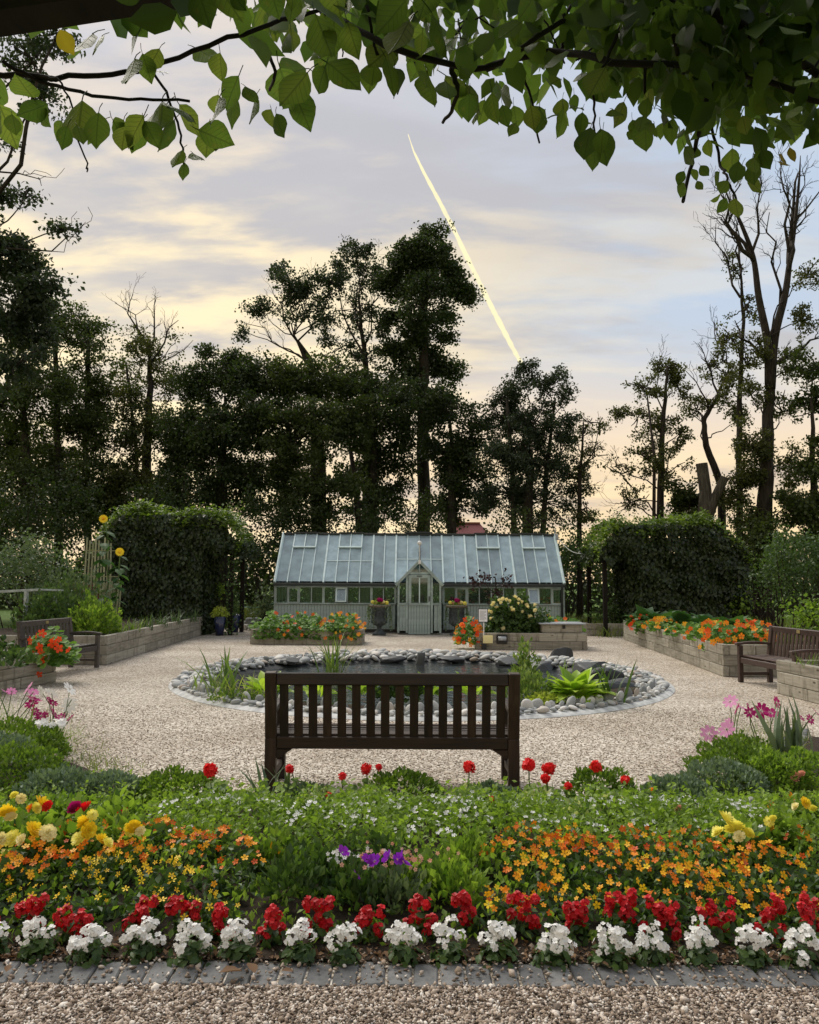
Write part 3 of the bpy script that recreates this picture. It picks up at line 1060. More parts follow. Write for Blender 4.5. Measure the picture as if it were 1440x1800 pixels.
def hosta(base, n, r, mat, label, name='hosta', wide=1.0):
    root = empty(name, base, label, 'plant')
    me = MB().scatter([(0, 0, 0)], (A([(0, 0, 0), (.06, .2, .02), (.19, .42, .07), (.21, .64, .06), (.10, .86, -.02), (0, 1, -.10), (-.10, .86, -.02), (-.21, .64, .06), (-.19, .42, .07), (-.06, .2, .02), (0, .45, 0), (0, .75, -.02)]),
                                           [A([(0, 1, 10), (0, 10, 9), (4, 5, 11), (5, 6, 11)]), A([(1, 2, 3, 10), (10, 3, 4, 11), (9, 10, 7, 8), (10, 11, 6, 7)])]), 1.0, N=[(0, 0, 1)], Y=[(0, 1, 0)], tone=.5)
    mes = []
    for k in range(4):
        m_ = MB()
        m_.add(me.v[0] * A((wide, 1, 1 + .6 * (wide - 1))) + A([(0, 0, -.28 * y * y * (.5 + .3 * k)) for y in me.v[0][:, 1]]), [f for f in me.f], .15 + .25 * k)
        mes.append(m_.mesh('leaf', mat, True))
    for i in range(n):
        a_ = i * 2.4 + rng.normal() * .2
        e = .30 + 1.05 * (i / n) + rng.normal() * .1
        L = r * rng.uniform(.75, 1.1)
        R = Euler((e, 0, a_ - math.pi / 2), 'XYZ').to_matrix().to_4x4()
        off = Vector((math.cos(a_), math.sin(a_), 0)) * r * .16
        link('leaf', mes[i % 4], root, Matrix.Translation(Vector(base) + off + Vector((0, 0, .05))) @ R @ Matrix.Scale(L, 4))
    return root


hosta(pt(1015, 1232, .04), 60, .44, M['hosta'], 'large bright yellow-green hosta right of the bench')
hosta(pt(470, 1228, .04), 20, .40, M['hosta'], 'bright yellow-green hosta just left of the bench')
hosta(pt(560, 1232, .04), 16, .36, M['hosta'], 'hosta behind the left slats of the bench')
hosta(pt(640, 1228, .04), 16, .34, M['bed_green'], 'darker green hosta behind the middle left slats of the bench')
hosta(pt(755, 1228, .04), 18, .36, M['bed_green'], 'broad green hosta behind the middle right slats of the bench')
hosta(pt(830, 1228, .04), 18, .38, M['hosta'], 'yellow-green hosta behind the right slats of the bench')


def mound(name, base, rx, ry, h, n, tmpl, size, mat, label, cat, group=None, up=.4, tone=None, extra=None, shell=.55, rough=.12):
    """leafy dome"""
    mb = MB()
    d = rdirs(n)
    d[:, 2] = np.abs(d[:, 2])
    d = norm(d + A((0, 0, .12)))
    lobes = 1 + rough * np.sin(d[:, 0] * 7 + base[0] * 3) * np.cos(d[:, 1] * 6 + base[1]) + rough * .7 * np.sin(d[:, 2] * 9 + d[:, 0] * 11)
    r_ = (shell + (1 - shell) * rng.random(n) ** .5) * lobes
    P = A(base) + d * r_[:, None] * A((rx, ry, h))
    Y = norm(d * A((1 / rx, 1 / ry, 1 / h)) * min(rx, ry, h) + rng.normal(0, .5, (n, 3)) + A((0, 0, up)))
    mb.scatter(P, tmpl, size * rng.uniform(.6, 1.3, n), Y=Y, tone=tone)
    root = empty(name, base, label, cat, group)
    mb.build('foliage', mat, root, loc=base)
    if extra:
        extra(root)
    return root


mound('water_mint', pt(930, 1232, .03), .42, .3, .40, 700, LEAF2, .07, M['iris'], 'airy yellow-green marginal plant right of the bench end', 'plant', up=1.2, shell=.2)
mound('water_mint', pt(925, 1215, .03), .22, .2, .75, 420, LEAF2, .075, M['iris'], 'tall feathery plant rising behind the bench end', 'plant', up=1.4, shell=.1)
mound('creeping_jenny', pt(965, 1238, .03), .30, .2, .14, 380, LEAF2W, .05, M['lime'], 'low yellow ground plant below the large hosta', 'plant')
mound('moss_cushion', pt(415, 1236, .03), .36, .22, .15, 500, LEAF2, .04, M['grass'], 'low green moss cushion among the left pond stones', 'plant')
mound('marsh_plant', pt(700, 1232, .03), .3, .2, .26, 300, LEAF2W, .09, M['bed_dark'], 'dark leafy plant at the middle of the near pond rim', 'plant')

# ------------------------------------------------------------------ benches
def bench(name, loc, rz, W, mat, label, slats, plaque=False):
    """park bench; local +Y is the direction a sitter faces, origin on the ground under the back"""
    root = empty(name, loc, label, 'bench')
    Rm = np.array(Euler((0, 0, rz)).to_matrix())

    up_mat = M.get(mat.name + '_upright', mat)

    def part(nm, mb, par=root):
        o = mb.build(nm, up_mat if 'leg' in nm else mat)
        o.parent = par
        return o
    hw = W / 2
    lean = .07
    objs = []
    for s in (-1, 1):      # rear posts rise into the back
        x = s * (hw - .04)
        mb = MB()
        mb.bar((x, 0, 0), (x, 0, .42), .085, .07, (0, 1, 0), bev=.006)
        mb.bar((x, 0, .42), (x, -lean, .92), .085, .065, (0, 1, 0), bev=.006)
        part('rear_leg', mb)
        mb = MB().bar((x, .50, 0), (x, .50, .60), .075, .07, (0, 1, 0), bev=.006)
        part('front_leg', mb)
        mb = MB()
        for k in range(6):   # gently curved arm
            y0, y1 = -.03 + k * .1, -.03 + (k + 1) * .1
            z0, z1 = .625 + .022 * math.sin(y0 * 6), .625 + .022 * math.sin(y1 * 6)
            mb.bar((x, y0 - .002, z0), (x, y1 + .002, z1), .085, .04, bev=.005)
        part('armrest', mb)
        part('side_rail', MB().bar((x, .03, .385), (x, .47, .385), .045, .085, bev=.004))
        part('stretcher', MB().bar((x, .03, .14), (x, .47, .14), .04, .05, bev=.004))
        mb = MB()
        V = [(s * (hw - .08), -.02, .335), (s * (hw - .20), -.02, .335), (s * (hw - .115), -.02, .28), (s * (hw - .08), -.02, .27)]
        V += [(a_, .02, c_) for a_, b_, c_ in V]
        mb.add(V, [A([(0, 1, 2, 3), (7, 6, 5, 4), (0, 4, 5, 1), (1, 5, 6, 2), (2, 6, 7, 3), (3, 7, 4, 0)])])
        part('corner_brace', mb)
    tr = part('top_rail', MB().bar((-hw + .082, -.063, .868), (hw - .082, -.063, .868), .045, .095, (0, .13, 1), bev=.008))
    part('rear_rail', MB().bar((-hw + .082, 0, .385), (hw - .082, 0, .385), .045, .09, bev=.006))
    part('front_rail', MB().bar((-hw + .078, .50, .36), (hw - .078, .50, .36), .04, .09, bev=.006))
    if plaque:
        o = MB().bar((-.045, -.036, .868), (.045, -.036, .868), .006, .05).build('plaque', M['brass'])
        o.parent = tr
    inner = W - .17
    step = inner / slats
    sw = step * .60
    sm = MB().bar((0, -.003, .425), (0, -.057, .826), sw, .022, (0, 1, 0), bev=.003).mesh('back_slat', up_mat)
    for k in range(slats):
        o = bpy.data.objects.new('back_slat', sm)
        col.objects.link(o)
        o.parent = root
        o.location = (-inner / 2 + (k + .5) * step, 0, 0)
    for k in range(6):
        y = .045 + k * .083
        part('seat_slat', MB().bar((-hw + .03, y, .437 - .012 * math.sin(k / 5 * 3.1)), (hw - .03, y, .437 - .012 * math.sin(k / 5 * 3.1)), .062, .022, bev=.004))
    root.rotation_euler = (0, 0, rz)
    return root


bench('garden_bench', (-.122, 6.36, 0), .0, 1.925, M['bench_dark'], 'dark brown slatted bench seen from behind in front of the pond', 16)
bench('garden_bench', (-6.36, 14.6, 0), math.radians(-95), 1.75, M['bench_grey'], 'weathered grey-brown bench between the left raised beds', 13, True)
bench('garden_bench', (6.02, 12.85, 0), math.radians(95), 1.72, M['bench_brown'], 'brown bench between the right raised beds', 14, True)

# ------------------------------------------------------------------ raised beds of timber sleepers
SLEEP = {}


def sleeper(parent, a, b, z, h=.185, th=.11):
    a, b = A((*a, z)), A((*b, z))
    L = round(float(np.linalg.norm(b - a)), 2)
    key = (L, h)
    if key not in SLEEP:
        SLEEP[key] = MB().box((0, 0, 0), (L - .006, th, h - .006), bev=.008).mesh('sleeper', M['sleeper'])
    d = b - a
    c = (a + b) / 2
    j = rng.normal(0, .004, 3)
    link('sleeper', SLEEP[key], parent, Matrix.Translation(c + A((j[0], j[1], 0)) + A((0, 0, h / 2))) @ Euler((rng.normal() * .006, 0, math.atan2(d[1], d[0]))).to_matrix().to_4x4())


def raised_bed(pts, courses, label, soil, h=.185, lens=(1.0, 1.5), name='raised_bed', close=False):
    """walls along a line of corners; soil: polygon of the fill"""
    c = A(pts[0])
    root = empty(name, (c[0], c[1], 0), label, 'planter')
    for k in range(courses):
        for si in range(len(pts) - 1):
            a, b = A(pts[si], float), A(pts[si + 1], float)
            L = np.linalg.norm(b - a)
            d = (b - a) / L
            s = .055 if k % 2 else -.055
            p, end = s, L + (.055 if k % 2 else -.055)
            first = True
            while p < end - .01:
                q = p + (rng.uniform(*lens) if not first else rng.uniform(.45, 1.0) * lens[1])
                first = False
                if end - q < .35:
                    q = end
                sleeper(root, a + d * p, a + d * q, k * h, h)
                p = q
    mb = MB()
    zt = courses * h - .07
    mb.add([(x, y, zt) for x, y in soil], [A([list(range(len(soil)))])])
    mb.build('soil_fill', M['soil'], root)
    return root


lb_pts = [(-9.5, 15.85), (-5.83, 15.9), (-6.32, 25.9), (-9.5, 26)]
raised_bed(lb_pts, 3, 'long weathered timber raised bed on the left before the ivy arch', lb_pts)
raised_bed([(-9.0, 13.2), (-5.68, 13.2), (-6.15, 9.4)], 3, 'near left timber raised bed at the edge of the picture', [(-9.0, 13.2), (-5.68, 13.2), (-6.15, 9.4), (-9.0, 9.4)], .165)
rb_pts = [(9.5, 14.4), (5.52, 14.45), (6.22, 23.7), (9.5, 23.8)]
raised_bed(rb_pts, 3, 'long pale timber raised bed on the right with nasturtiums spilling over', rb_pts)
raised_bed([(9.0, 12.25), (5.48, 12.2), (5.72, 9.0)], 3, 'near right pale timber raised bed at the edge of the picture', [(9.0, 12.25), (5.48, 12.2), (5.72, 9.0), (9.0, 9.0)], .165)
lp = [(-4.02, 21.3), (-1.24, 21.3)]
raised_bed([(-4.02, 22.3), (-4.02, 21.3), (-1.24, 21.3), (-1.24, 22.3), (-4.02, 22.3)], 2, 'low timber planter of nasturtiums left of the greenhouse door', [(-4.02, 21.3), (-1.24, 21.3), (-1.24, 22.3), (-4.02, 22.3)], .19, (1.4, 2.2), 'timber_planter')
raised_bed([(1.68, 21.0), (1.68, 20.0), (4.25, 20.0), (4.25, 21.0), (1.68, 21.0)], 2, 'low timber planter of cream dahlias right of the greenhouse door', [(1.68, 20.0), (4.25, 20.0), (4.25, 21.0), (1.68, 21.0)], .2, (1.5, 2.3), 'timber_planter')
raised_bed([(7.0, 25.3), (5.5, 25.4), (5.5, 26.8)], 2, 'dark low timber bed at the foot of the right ivy arch', [(7, 25.3), (5.5, 25.4), (5.5, 26.8), (7, 26.8)], .19)

# lidded wooden box standing on the right planter's end
b0 = (3.72, 20.45, .4)
bx = empty('storage_box', b0, 'wooden box with pale grey lid on the right end of the dahlia planter', 'box')
MB().box((3.72, 20.45, .505), (.98, .80, .20), bev=.008).build('body', M['sleeper'], bx)
MB().box((3.72, 20.43, .622), (1.12, .92, .028), bev=.006).build('lid', M['lid_grey'], bx)
MB().box((3.76, 20.035, .545), (.07, .02, .08), bev=.005).build('hasp', M['black_paint'], bx)

# notice in front of the right planter and the two small boxes under it
sg = empty('notice_sign', (1.80, 19.86, 0), 'small white printed notice on a post before the dahlia planter', 'sign')
MB().box((1.80, 19.86, .33), (.02, .02, .66)).build('post', M['white_paint'], sg)
MB().box((1.78, 19.84, .82), (.24, .015, .33), bev=.004).build('frame', M['black_paint'], sg)
ppo = MB().box((1.78, 19.829, .82), (.205, .006, .295)).build('paper', M['paper'], sg)
mb = MB()
for k in range(9):
    mb.box((1.78 - .02 * (k % 3 == 2), 19.8245, .925 - k * .026), (.15 - .04 * (k % 3 == 2), .002, .006))
mb.build('printed_lines', M['lead'], ppo, stuff=True)
MB().box((1.90, 19.86, .25), (.235, .05, .19), bev=.01).build('pump_cover', M['cream_petal'])
o = bpy.data.objects['pump_cover']
tag(o, 'cream square cover fixed on the front of the dahlia planter', 'cover')
o = MB().box((1.80, 19.83, .085), (.12, .09, .14), bev=.01).build('junction_box', M['black_paint'])
tag(o, 'small black box on the gravel below the cream cover', 'box')
tp = empty('garden_tap', (2.24, 19.90, .22), 'black and chrome tap fitting on the front of the dahlia planter', 'tap')
MB().box((2.24, 19.915, .255), (.26, .03, .22), bev=.008).build('backplate', M['black_paint'], tp)
mb = MB().tube([(2.15, 19.87, .27), (2.34, 19.87, .27)], .05, 12)
mb.build('drum', M['lid_grey'], tp, smooth=True)

# ------------------------------------------------------------------ greenhouse
gx0, gx1, gyf, gyr, gyb = -4.28, 4.94, 26.4, 27.95, 29.5
NP = 24
pw = (gx1 - gx0) / NP
ez, rz_ = 1.58, 3.22
slope = A((0, gyr - (gyf - .14), rz_ - ez))
e0 = A((0, gyf - .14, ez))
gh = empty('greenhouse', ((gx0 + gx1) / 2, gyf, 0), 'long sage-green timber greenhouse with glazed roof and gabled porch', 'greenhouse')
sn = norm(np.cross((1, 0, 0), slope))


def rp(x, t, lift=0.0):
    """point on the front roof slope"""
    return A((x, 0, 0)) + e0 + slope * t + sn * lift


def pane(parent, a, b, c, d, th, mat, name='pane'):
    """thin pane from four corners"""
    V = A((a, b, c, d), float)
    nn = norm(np.cross(V[1] - V[0], V[3] - V[0])) * th
    mb = MB().add(np.concatenate((V, V + nn)), [A([(3, 2, 1, 0), (4, 5, 6, 7), (0, 1, 5, 4), (1, 2, 6, 5), (2, 3, 7, 6), (3, 0, 4, 7)])])
    return mb.build(name, mat, parent)


PORX = (gx0 + 10 * pw, gx0 + 14 * pw)
VENT = {1: 1, 5: 5, 17: 17, 21: 21}
vent_cols = {c for k in VENT for c in (k, k + 1)}
for k in range(NP):
    xa, xb = gx0 + k * pw + .018, gx0 + (k + 1) * pw - .018
    top = .70 if k in vent_cols else .985
    cuts = [0.02, top]
    if 4 <= k < 8:
        cuts = [0.02, .43, top]
    if 10 <= k < 14:
        cuts = [.02, .47, top]
    for t0, t1 in zip(cuts[:-1], cuts[1:]):
        pane(gh, rp(xa, t0 + .006), rp(xb, t0 + .006), rp(xb, t1 - .006), rp(xa, t1 - .006), .006, M['roof_glass'])
    # rear slope, one pane a bay
    if k % 4 == 0:
        xb4 = gx0 + (k + 4) * pw - .018
        pane(gh, (xa, gyb + .1, ez), (xb4, gyb + .1, ez), (xb4, gyr + .03, rz_), (xa, gyr + .03, rz_), .006, M['roof_glass'])
for k in range(NP + 1):
    x = gx0 + k * pw
    thick = k in (0, 4, 8, 10, 14, 16, 20, 24)
    MB().bar(rp(x, 0, .012), rp(x, 1.0, .012), .055 if thick else .03, .05, sn, bev=.004).build('glazing_bar', M['paint_pale'], gh)
for ks, t in (((4, 8), .43), ((10, 14), .47)):
    MB().bar(rp(gx0 + ks[0] * pw + .03, t, .016), rp(gx0 + ks[1] * pw - .03, t, .016), .022, .02, sn).build('glazing_rail', M['paint_pale'], gh)
for k in VENT:
    xa, xb = gx0 + k * pw, gx0 + (k + 2) * pw
    c = rp((xa + xb) / 2, .85, .04)
    v = empty('roof_vent', c, None, None)
    v.parent = gh
    v.location = Vector(c) - gh.location
    for x in (xa + .01, (xa + xb) / 2, xb - .01):
        MB().bar(rp(x, .70, .055), rp(x, .99, .045), .036, .04, sn).build('vent_bar', M['paint_pale'], v)
    MB().bar(rp(xa, .70, .057), rp(xb, .70, .057), .05, .05, sn).build('vent_rail', M['paint_pale'], v)
    for xx in (xa, (xa + xb) / 2):
        pane(v, rp(xx + .03, .715, .05), rp(xx + pw - .02, .715, .05), rp(xx + pw - .02, .98, .045), rp(xx + .03, .98, .045), .005, M['roof_glass'])
    MB().bar((xa - .04, gyr - .02, rz_ + .055), (xb + .04, gyr - .02, rz_ + .055), .16, .05).build('hood', M['paint_dark'], v)
MB().bar((gx0 - .05, gyr, rz_ + .02), (gx1 + .05, gyr, rz_ + .02), .12, .07, bev=.01).build('ridge', M['paint_dark'], gh)
MB().bar((gx0 + 10.8 * pw, gyr - .02, rz_ + .08), (gx0 + 13.2 * pw, gyr - .02, rz_ + .08), .18, .05).build('ridge_cap', M['paint_dark'], gh)
for xa, xb in ((gx0 - .05, PORX[0] + .03), (PORX[1] - .03, gx1 + .05)):
    MB().bar((xa, gyf - .17, ez - .055), (xb, gyf - .17, ez - .055), .10, .09, bev=.012).build('gutter', M['paint_dark'], gh)
MB().bar((gx0 - .05, gyb + .14, ez - .05), (gx1 + .05, gyb + .14, ez - .05), .10, .09).build('gutter', M['paint_dark'], gh)
for s, x in ((-1, gx0 - .025), (1, gx1 + .025)):
    MB().bar((x, gyf - .16, ez), (x, gyr, rz_ + .04), .05, .10, bev=.005).build('bargeboard', M['paint_pale'], gh)
    MB().bar((x, gyb + .16, ez), (x, gyr, rz_ + .04), .05, .10, bev=.005).build('bargeboard', M['paint_pale'], gh)
    # gable: boarded dwarf wall, posts and panes
    MB().box((x, (gyf + gyb) / 2, .50), (.05, gyb - gyf, .80)).build('gable_boards', M['paint'], gh)
    pane(gh, (x, gyf + .06, .95), (x, gyb - .06, .95), (x, gyb - .06, ez), (x, gyf + .06, ez), .006, M['wall_glass'])
    for y in (gyf + .04, gyf + .8, gyr, gyb - .8, gyb - .04):
        z1 = ez + (1 - abs(y - gyr) / (gyr - gyf)) * (rz_ - ez) * .95
        MB().box((x + s * .006, y, (.9 + z1) / 2), (.05, .06, z1 - .9)).build('post', M['paint'], gh)
    mbp = MB().add([(x, gyf, ez), (x, gyb, ez), (x, gyr, rz_ - .08), (x + .006, gyf, ez), (x + .006, gyb, ez), (x + .006, gyr, rz_ - .08)], [A([(0, 1, 2), (5, 4, 3)]), A([(0, 3, 4, 1), (1, 4, 5, 2), (2, 5, 3, 0)])])
    mbp.build('pane', M['wall_glass'], gh)
# brick plinth, tongue-and-groove boards, sill, windows
board_me = {}


def boards(parent, xa, xb, y, z0, z1, wd=.095):
    n = max(1, round((xb - xa) / wd))
    s = (xb - xa) / n
    key = (round(s, 4), round(z1 - z0, 3))
    if key not in board_me:
        board_me[key] = MB().box((0, 0, 0), (s - .007, .022, z1 - z0), bev=.004).mesh('board', M['paint'])
    for i in range(n):
        link('board', board_me[key], parent, Matrix.Translation((xa + (i + .5) * s, y + rng.normal() * .0008, (z0 + z1) / 2)))


MB().box(((gx0 + gx1) / 2, (gyf + gyb) / 2, .055), (gx1 - gx0, gyb - gyf, .11)).build('plinth', M['brick_base'], gh)
for xa, xb in ((gx0, PORX[0]), (PORX[1], gx1)):
    boards(gh, xa, xb, gyf, .11, .905)
    MB().box(((xa + xb) / 2, gyf + .03, .5), (xb - xa, .03, .78)).build('wall_backing', M['paint_dark'], gh)
    MB().bar((xa - .02, gyf - .03, .92), (xb + .02, gyf - .03, .92), .09, .04, bev=.006).build('sill', M['paint'], gh)
    MB().bar((xa, gyf - .005, ez - .12), (xb, gyf - .005, ez - .12), .06, .06).build('head_rail', M['paint'], gh)
MB().box(((gx0 + gx1) / 2, gyb, .5), (gx1 - gx0, .05, .82)).build('rear_boards', M['paint'], gh)
for k in range(0, NP + 1):
    if 10 < k < 14:
        continue
    x = gx0 + k * pw
    thick = k in (0, 4, 8, 10, 14, 16, 20, 24)
    MB().box((x, gyf - .002, 1.2), (.075 if thick else .035, .055, .53)).build('mullion', M['paint'], gh)
    if k % 4 == 0:
        MB().box((x, gyb, 1.2), (.06, .05, .6)).build('mullion', M['paint'], gh)
    if k < NP and not 10 <= k < 14 and k not in (1, 5, 15, 21, 23):
        pane(gh, (x + .03, gyf, .945), (x + pw - .03, gyf, .945), (x + pw - .03, gyf, ez - .155), (x + .03, gyf, ez - .155), .005, M['wall_glass'])
for k, ang, gm in ((1, .0, 'wall_glass'), (5, .42, 'tilt_glass'), (15, .0, 'wall_glass'), (21, .34, 'tilt_glass'), (23, .0, 'wall_glass')):
    xa, xb = gx0 + k * pw + .02, gx0 + (k + 1) * pw - .02
    hz, H = ez - .15, .50
    cs = empty('casement', ((xa + xb) / 2, gyf - .04, hz), None, None)
    cs.parent = gh
    cs.location = Vector(((xa + xb) / 2, gyf - .04, hz)) - gh.location

    def cp(x, d):
        return A((x, gyf - .04 - d * math.sin(ang), hz - d * math.cos(ang)))
    for x in (xa + .02, xb - .02):
        MB().bar(cp(x, 0), cp(x, H), .042, .035, (0, 1, 0)).build('stile', M['paint_pale'] if ang else M['paint'], cs)
    for d in (.02, H - .02):
        MB().bar(cp(xa + .042, d), cp(xb - .042, d), .034, .042).build('rail', M['paint_pale'] if ang else M['paint'], cs)
    pane(cs, cp(xa + .04, H - .04), cp(xb - .04, H - .04), cp(xb - .04, .04), cp(xa + .04, .04), .005, M[gm])

# porch
pc_, pf = .32, 25.45
ph = .665
pb = PORX
pz = ez - .02
apz = 2.26
pxl, pxr = pc_ - ph, pc_ + ph
for xa, xb in ((pxl, pc_ - .40), (pc_ + .40, pxr)):
    boards(gh, xa + .05, xb, pf, .12, .92)
    pane(gh, (xa + .03, pf, .98), (xb, pf, .98), (xb, pf, pz + .02), (xa + .03, pf, pz + .02), .005, M['wall_glass'])
    MB().bar((xa, pf - .02, .945), (xb, pf - .02, .945), .06, .05).build('sill', M['paint'], gh)
for x, z1 in ((pxl + .02, pz), (pxr - .02, pz), (pc_ - .385, 1.86), (pc_ + .385, 1.86)):
    MB().box((x, pf - .012, z1 / 2 + .03), (.06, .06, z1 - .06)).build('post', M['paint'], gh)
MB().bar((pc_ - .42, pf - .016, 1.89), (pc_ + .42, pf - .016, 1.89), .065, .07).build('lintel', M['paint'], gh)
for s in (-1, 1):
    MB().bar((pc_ + s * (ph + .07), pf - .06, pz - .05), (pc_, pf - .06, apz), .05, .085, (0, 0, 1), bev=.004).build('bargeboard', M['paint'], gh)
    # porch side wall, roof pane back to the main slope
    x = pc_ + s * ph
    MB().box((x, (pf + gyf) / 2, .5), (.04, gyf - pf - .06, .80)).build('side_boards', M['paint'], gh)
    pane(gh, (x, pf + .03, .95), (x, gyf - .03, .95), (x, gyf - .03, pz), (x, pf + .03, pz), .005, M['wall_glass'])
    yb = gyf - .14 + (apz - ez) / (rz_ - ez) * (gyr - gyf + .14)
    q = [(pc_ + s * (ph + .05), pf - .03, pz - .02), (pc_, pf - .03, apz + .02), (pc_, yb, apz + .02), (pc_ + s * (ph + .05), gyf - .14, pz - .02)]
    pane(gh, *(q if s > 0 else q[::-1]), .006, M['roof_glass'])
    # gable glass
    z_at = lambda xx: apz - (apz - pz) * abs(xx - pc_) / ph
    q = [(pc_ + s * .02, pf, 1.93), (pc_ + s * .30, pf, 1.93), (pc_ + s * .02, pf, apz - .05)]
    mbp = MB().add(q + [(a_, b_ + .005, c_) for a_, b_, c_ in q], [A([(0, 1, 2), (5, 4, 3)]), A([(0, 3, 4, 1), (1, 4, 5, 2), (2, 5, 3, 0)])])
    mbp.build('pane', M['wall_glass'], gh)
MB().box((pc_, pf - .014, 2.07), (.03, .04, .30)).build('gable_mullion', M['paint'], gh)
fin = MB()
fin.tube([(pc_, pf - .06, apz - .02), (pc_, pf - .06, apz + .52)], [.032, .024], 8)
fo = fin.build('finial', M['black_paint'], gh, smooth=True)
V, Fc = ico2(2)
MB().add(V * .072 + A((pc_, pf - .06, apz + .56)), [Fc]).build('finial_ball', M['white_paint'], fo, smooth=True)
MB().tube([(pc_, pf - .093, apz + .0), (pc_, pf - .093, apz + .5)], .013, 6).build('finial_stripe', M['white_paint'], fo)
MB().box((pc_, pf - .07, apz - .03), (.09, .05, .12), bev=.012).build('finial_block', M['white_paint'], fo)
dr = empty('door', (pc_, pf - .03, 0), None, None)
dr.parent = gh
dr.location = Vector((pc_, pf - .03, 0)) - gh.location
boards(dr, pc_ - .34, pc_ + .34, pf - .03, .02, .92, .085)
for x in (pc_ - .295, pc_ + .295):
    MB().box((x, pf - .045, 1.375), (.09, .035, .91)).build('stile', M['paint'], dr)
MB().box((pc_, pf - .045, 1.79), (.50, .034, .10)).build('top_rail', M['paint'], dr)
MB().box((pc_, pf - .047, .94), (.68, .036, .07)).build('lock_rail', M['paint'], dr)
MB().box((pc_, pf - .043, 1.36), (.035, .03, .76)).build('glazing_bar', M['paint_pale'], dr)
for s in (-1, 1):
    xa, xb = sorted((pc_ + s * .017, pc_ + s * .25))
    pane(dr, (xa, pf - .03, .975), (xb, pf - .03, .975), (xb, pf - .03, 1.74), (xa, pf - .03, 1.74), .004, M['wall_glass'])
MB().box((pc_ + .30, pf - .075, 1.10), (.03, .04, .16), bev=.006).build('handle', M['black_paint'], dr)
MB().box((pc_, pf - .068, 1.80), (.17, .006, .025)).build('name_plate', M['black_paint'], dr)
# staging shelf and pots inside, with things that show through the panes
for xa, xb in ((gx0 + .2, PORX[0] - .3), (PORX[1] + .3, gx1 - .2)):
    MB().box(((xa + xb) / 2, gyf + .5, .86), (xb - xa, .6, .03)).build('staging_shelf', M['white_paint'], gh)
for i in range(26):
    x = rng.uniform(gx0 + .3, gx1 - .3)
    if PORX[0] - .2 < x < PORX[1] + .2:
        continue
    y = gyf + rng.uniform(.3, .7)
    hh = rng.uniform(.1, .16)
    pot = empty('seedling_pot', (x, y, .875), 'small potted seedling on the greenhouse shelf', 'pot', 'potted seedlings inside the greenhouse')
    MB().lathe((x, y, .875), [(.001, 0), (.05, 0), (.07, hh), (.062, hh), (.05, hh - .02), (.001, hh - .02)], 10).build('pot', M['brick_wall'], pot, smooth=True)
    n = 60
    P = A((x, y, .9 + hh)) + rng.normal(0, .09, (n, 3)) * A((1, 1, 1.3)) + A((0, 0, .1))
    MB().scatter(P, LEAF2W, .09, N=rdirs(n, .4)).build('foliage', M['shrub_green'], pot)

# ------------------------------------------------------------------ urns by the door
for px, lb in ((668, 'dark lead pedestal urn of begonias left of the greenhouse door'), (804, 'dark lead pedestal urn of begonias right of the greenhouse door')):
    p = at(px, 1110, 25.15)
    b = (p[0], p[1], 0)
    u = empty('pedestal_urn', b, lb, 'urn')
    MB().box((b[0], b[1], .035), (.40, .40, .07), bev=.01).build('base', M['lead'], u)
    MB().lathe(b, [(.17, .07), (.15, .10), (.08, .17), (.065, .24), (.10, .28), (.17, .31), (.235, .38), (.25, .45), (.235, .50), (.215, .53), (.205, .62), (.22, .76), (.245, .84)], 28).build('bowl', M['lead'], u, smooth=True)
    for k in range(14):
        a_ = k / 14 * 2 * math.pi
        MB().bar((b[0] + .236 * math.cos(a_), b[1] + .236 * math.sin(a_), .36), (b[0] + .222 * math.cos(a_), b[1] + .222 * math.sin(a_), .74), .02, .02).build('flute', M['lead'], u)
    mb = MB().lathe(b, [(.245, .84), (.30, .85), (.345, .885), (.345, .915), (.30, .925), (.26, .89), (.001, .88)], 28)
    mb.build('rim', M['urn_rim'], u, smooth=True)
    fl = empty('urn_planting', (b[0], b[1], .89), lb.replace('dark lead pedestal urn of begonias', 'begonias and trailing ivy growing in the urn'), 'plant')
    n = 220
    d = rdirs(n, .5)
    P = A((b[0], b[1], .90)) + d * rng.uniform(.05, .22, n)[:, None] * A((1.25, 1.25, .7))
    P[:, 2] = np.maximum(P[:, 2], .9)
    MB().scatter(P, LEAF2W, .08, N=rdirs(n, .7)).build('foliage', M['bed_green'], fl)
    for (ox, oz, mt, r_) in ((-.02, 1.07, 'magenta_petal', .075), (.03, 1.06, 'magenta_petal', .06), (-.20, 1.0, 'lemon_petal', .06), (.12, 1.0, 'cream_petal', .06), (.24, .98, 'lemon_petal', .065), (.08, .96, 'peach_petal', .05), (-.1, .97, 'peach_petal', .045)):
        n = 46
        d = rdirs(n, .2)
        q = A((b[0] + ox + rng.normal() * .015, b[1] - .12 + rng.normal() * .04, oz))
        MB().scatter(q + d * r_ * .6, FL4, r_ * .62, N=d).build('bloom', M[mt], fl)
    mb = MB()
    for k in range(16):
        a_ = rng.uniform(0, 6.28)
        L = rng.uniform(.25, .78)
        tt = np.linspace(0, 1, 22)
        P = np.stack((b[0] + np.cos(a_) * (.30 + .07 * np.sqrt(tt)) + rng.normal(0, .02, 22), b[1] + np.sin(a_) * (.30 + .07 * np.sqrt(tt)) + rng.normal(0, .02, 22), .92 - tt * L), 1)
        mb.scatter(P, LEAF2W, .055, N=rdirs(22), Y=A((0, 0, -1)) + rng.normal(0, .5, (22, 3)))
    mb.build('trailing_ivy', M['shrub_pale'], fl)

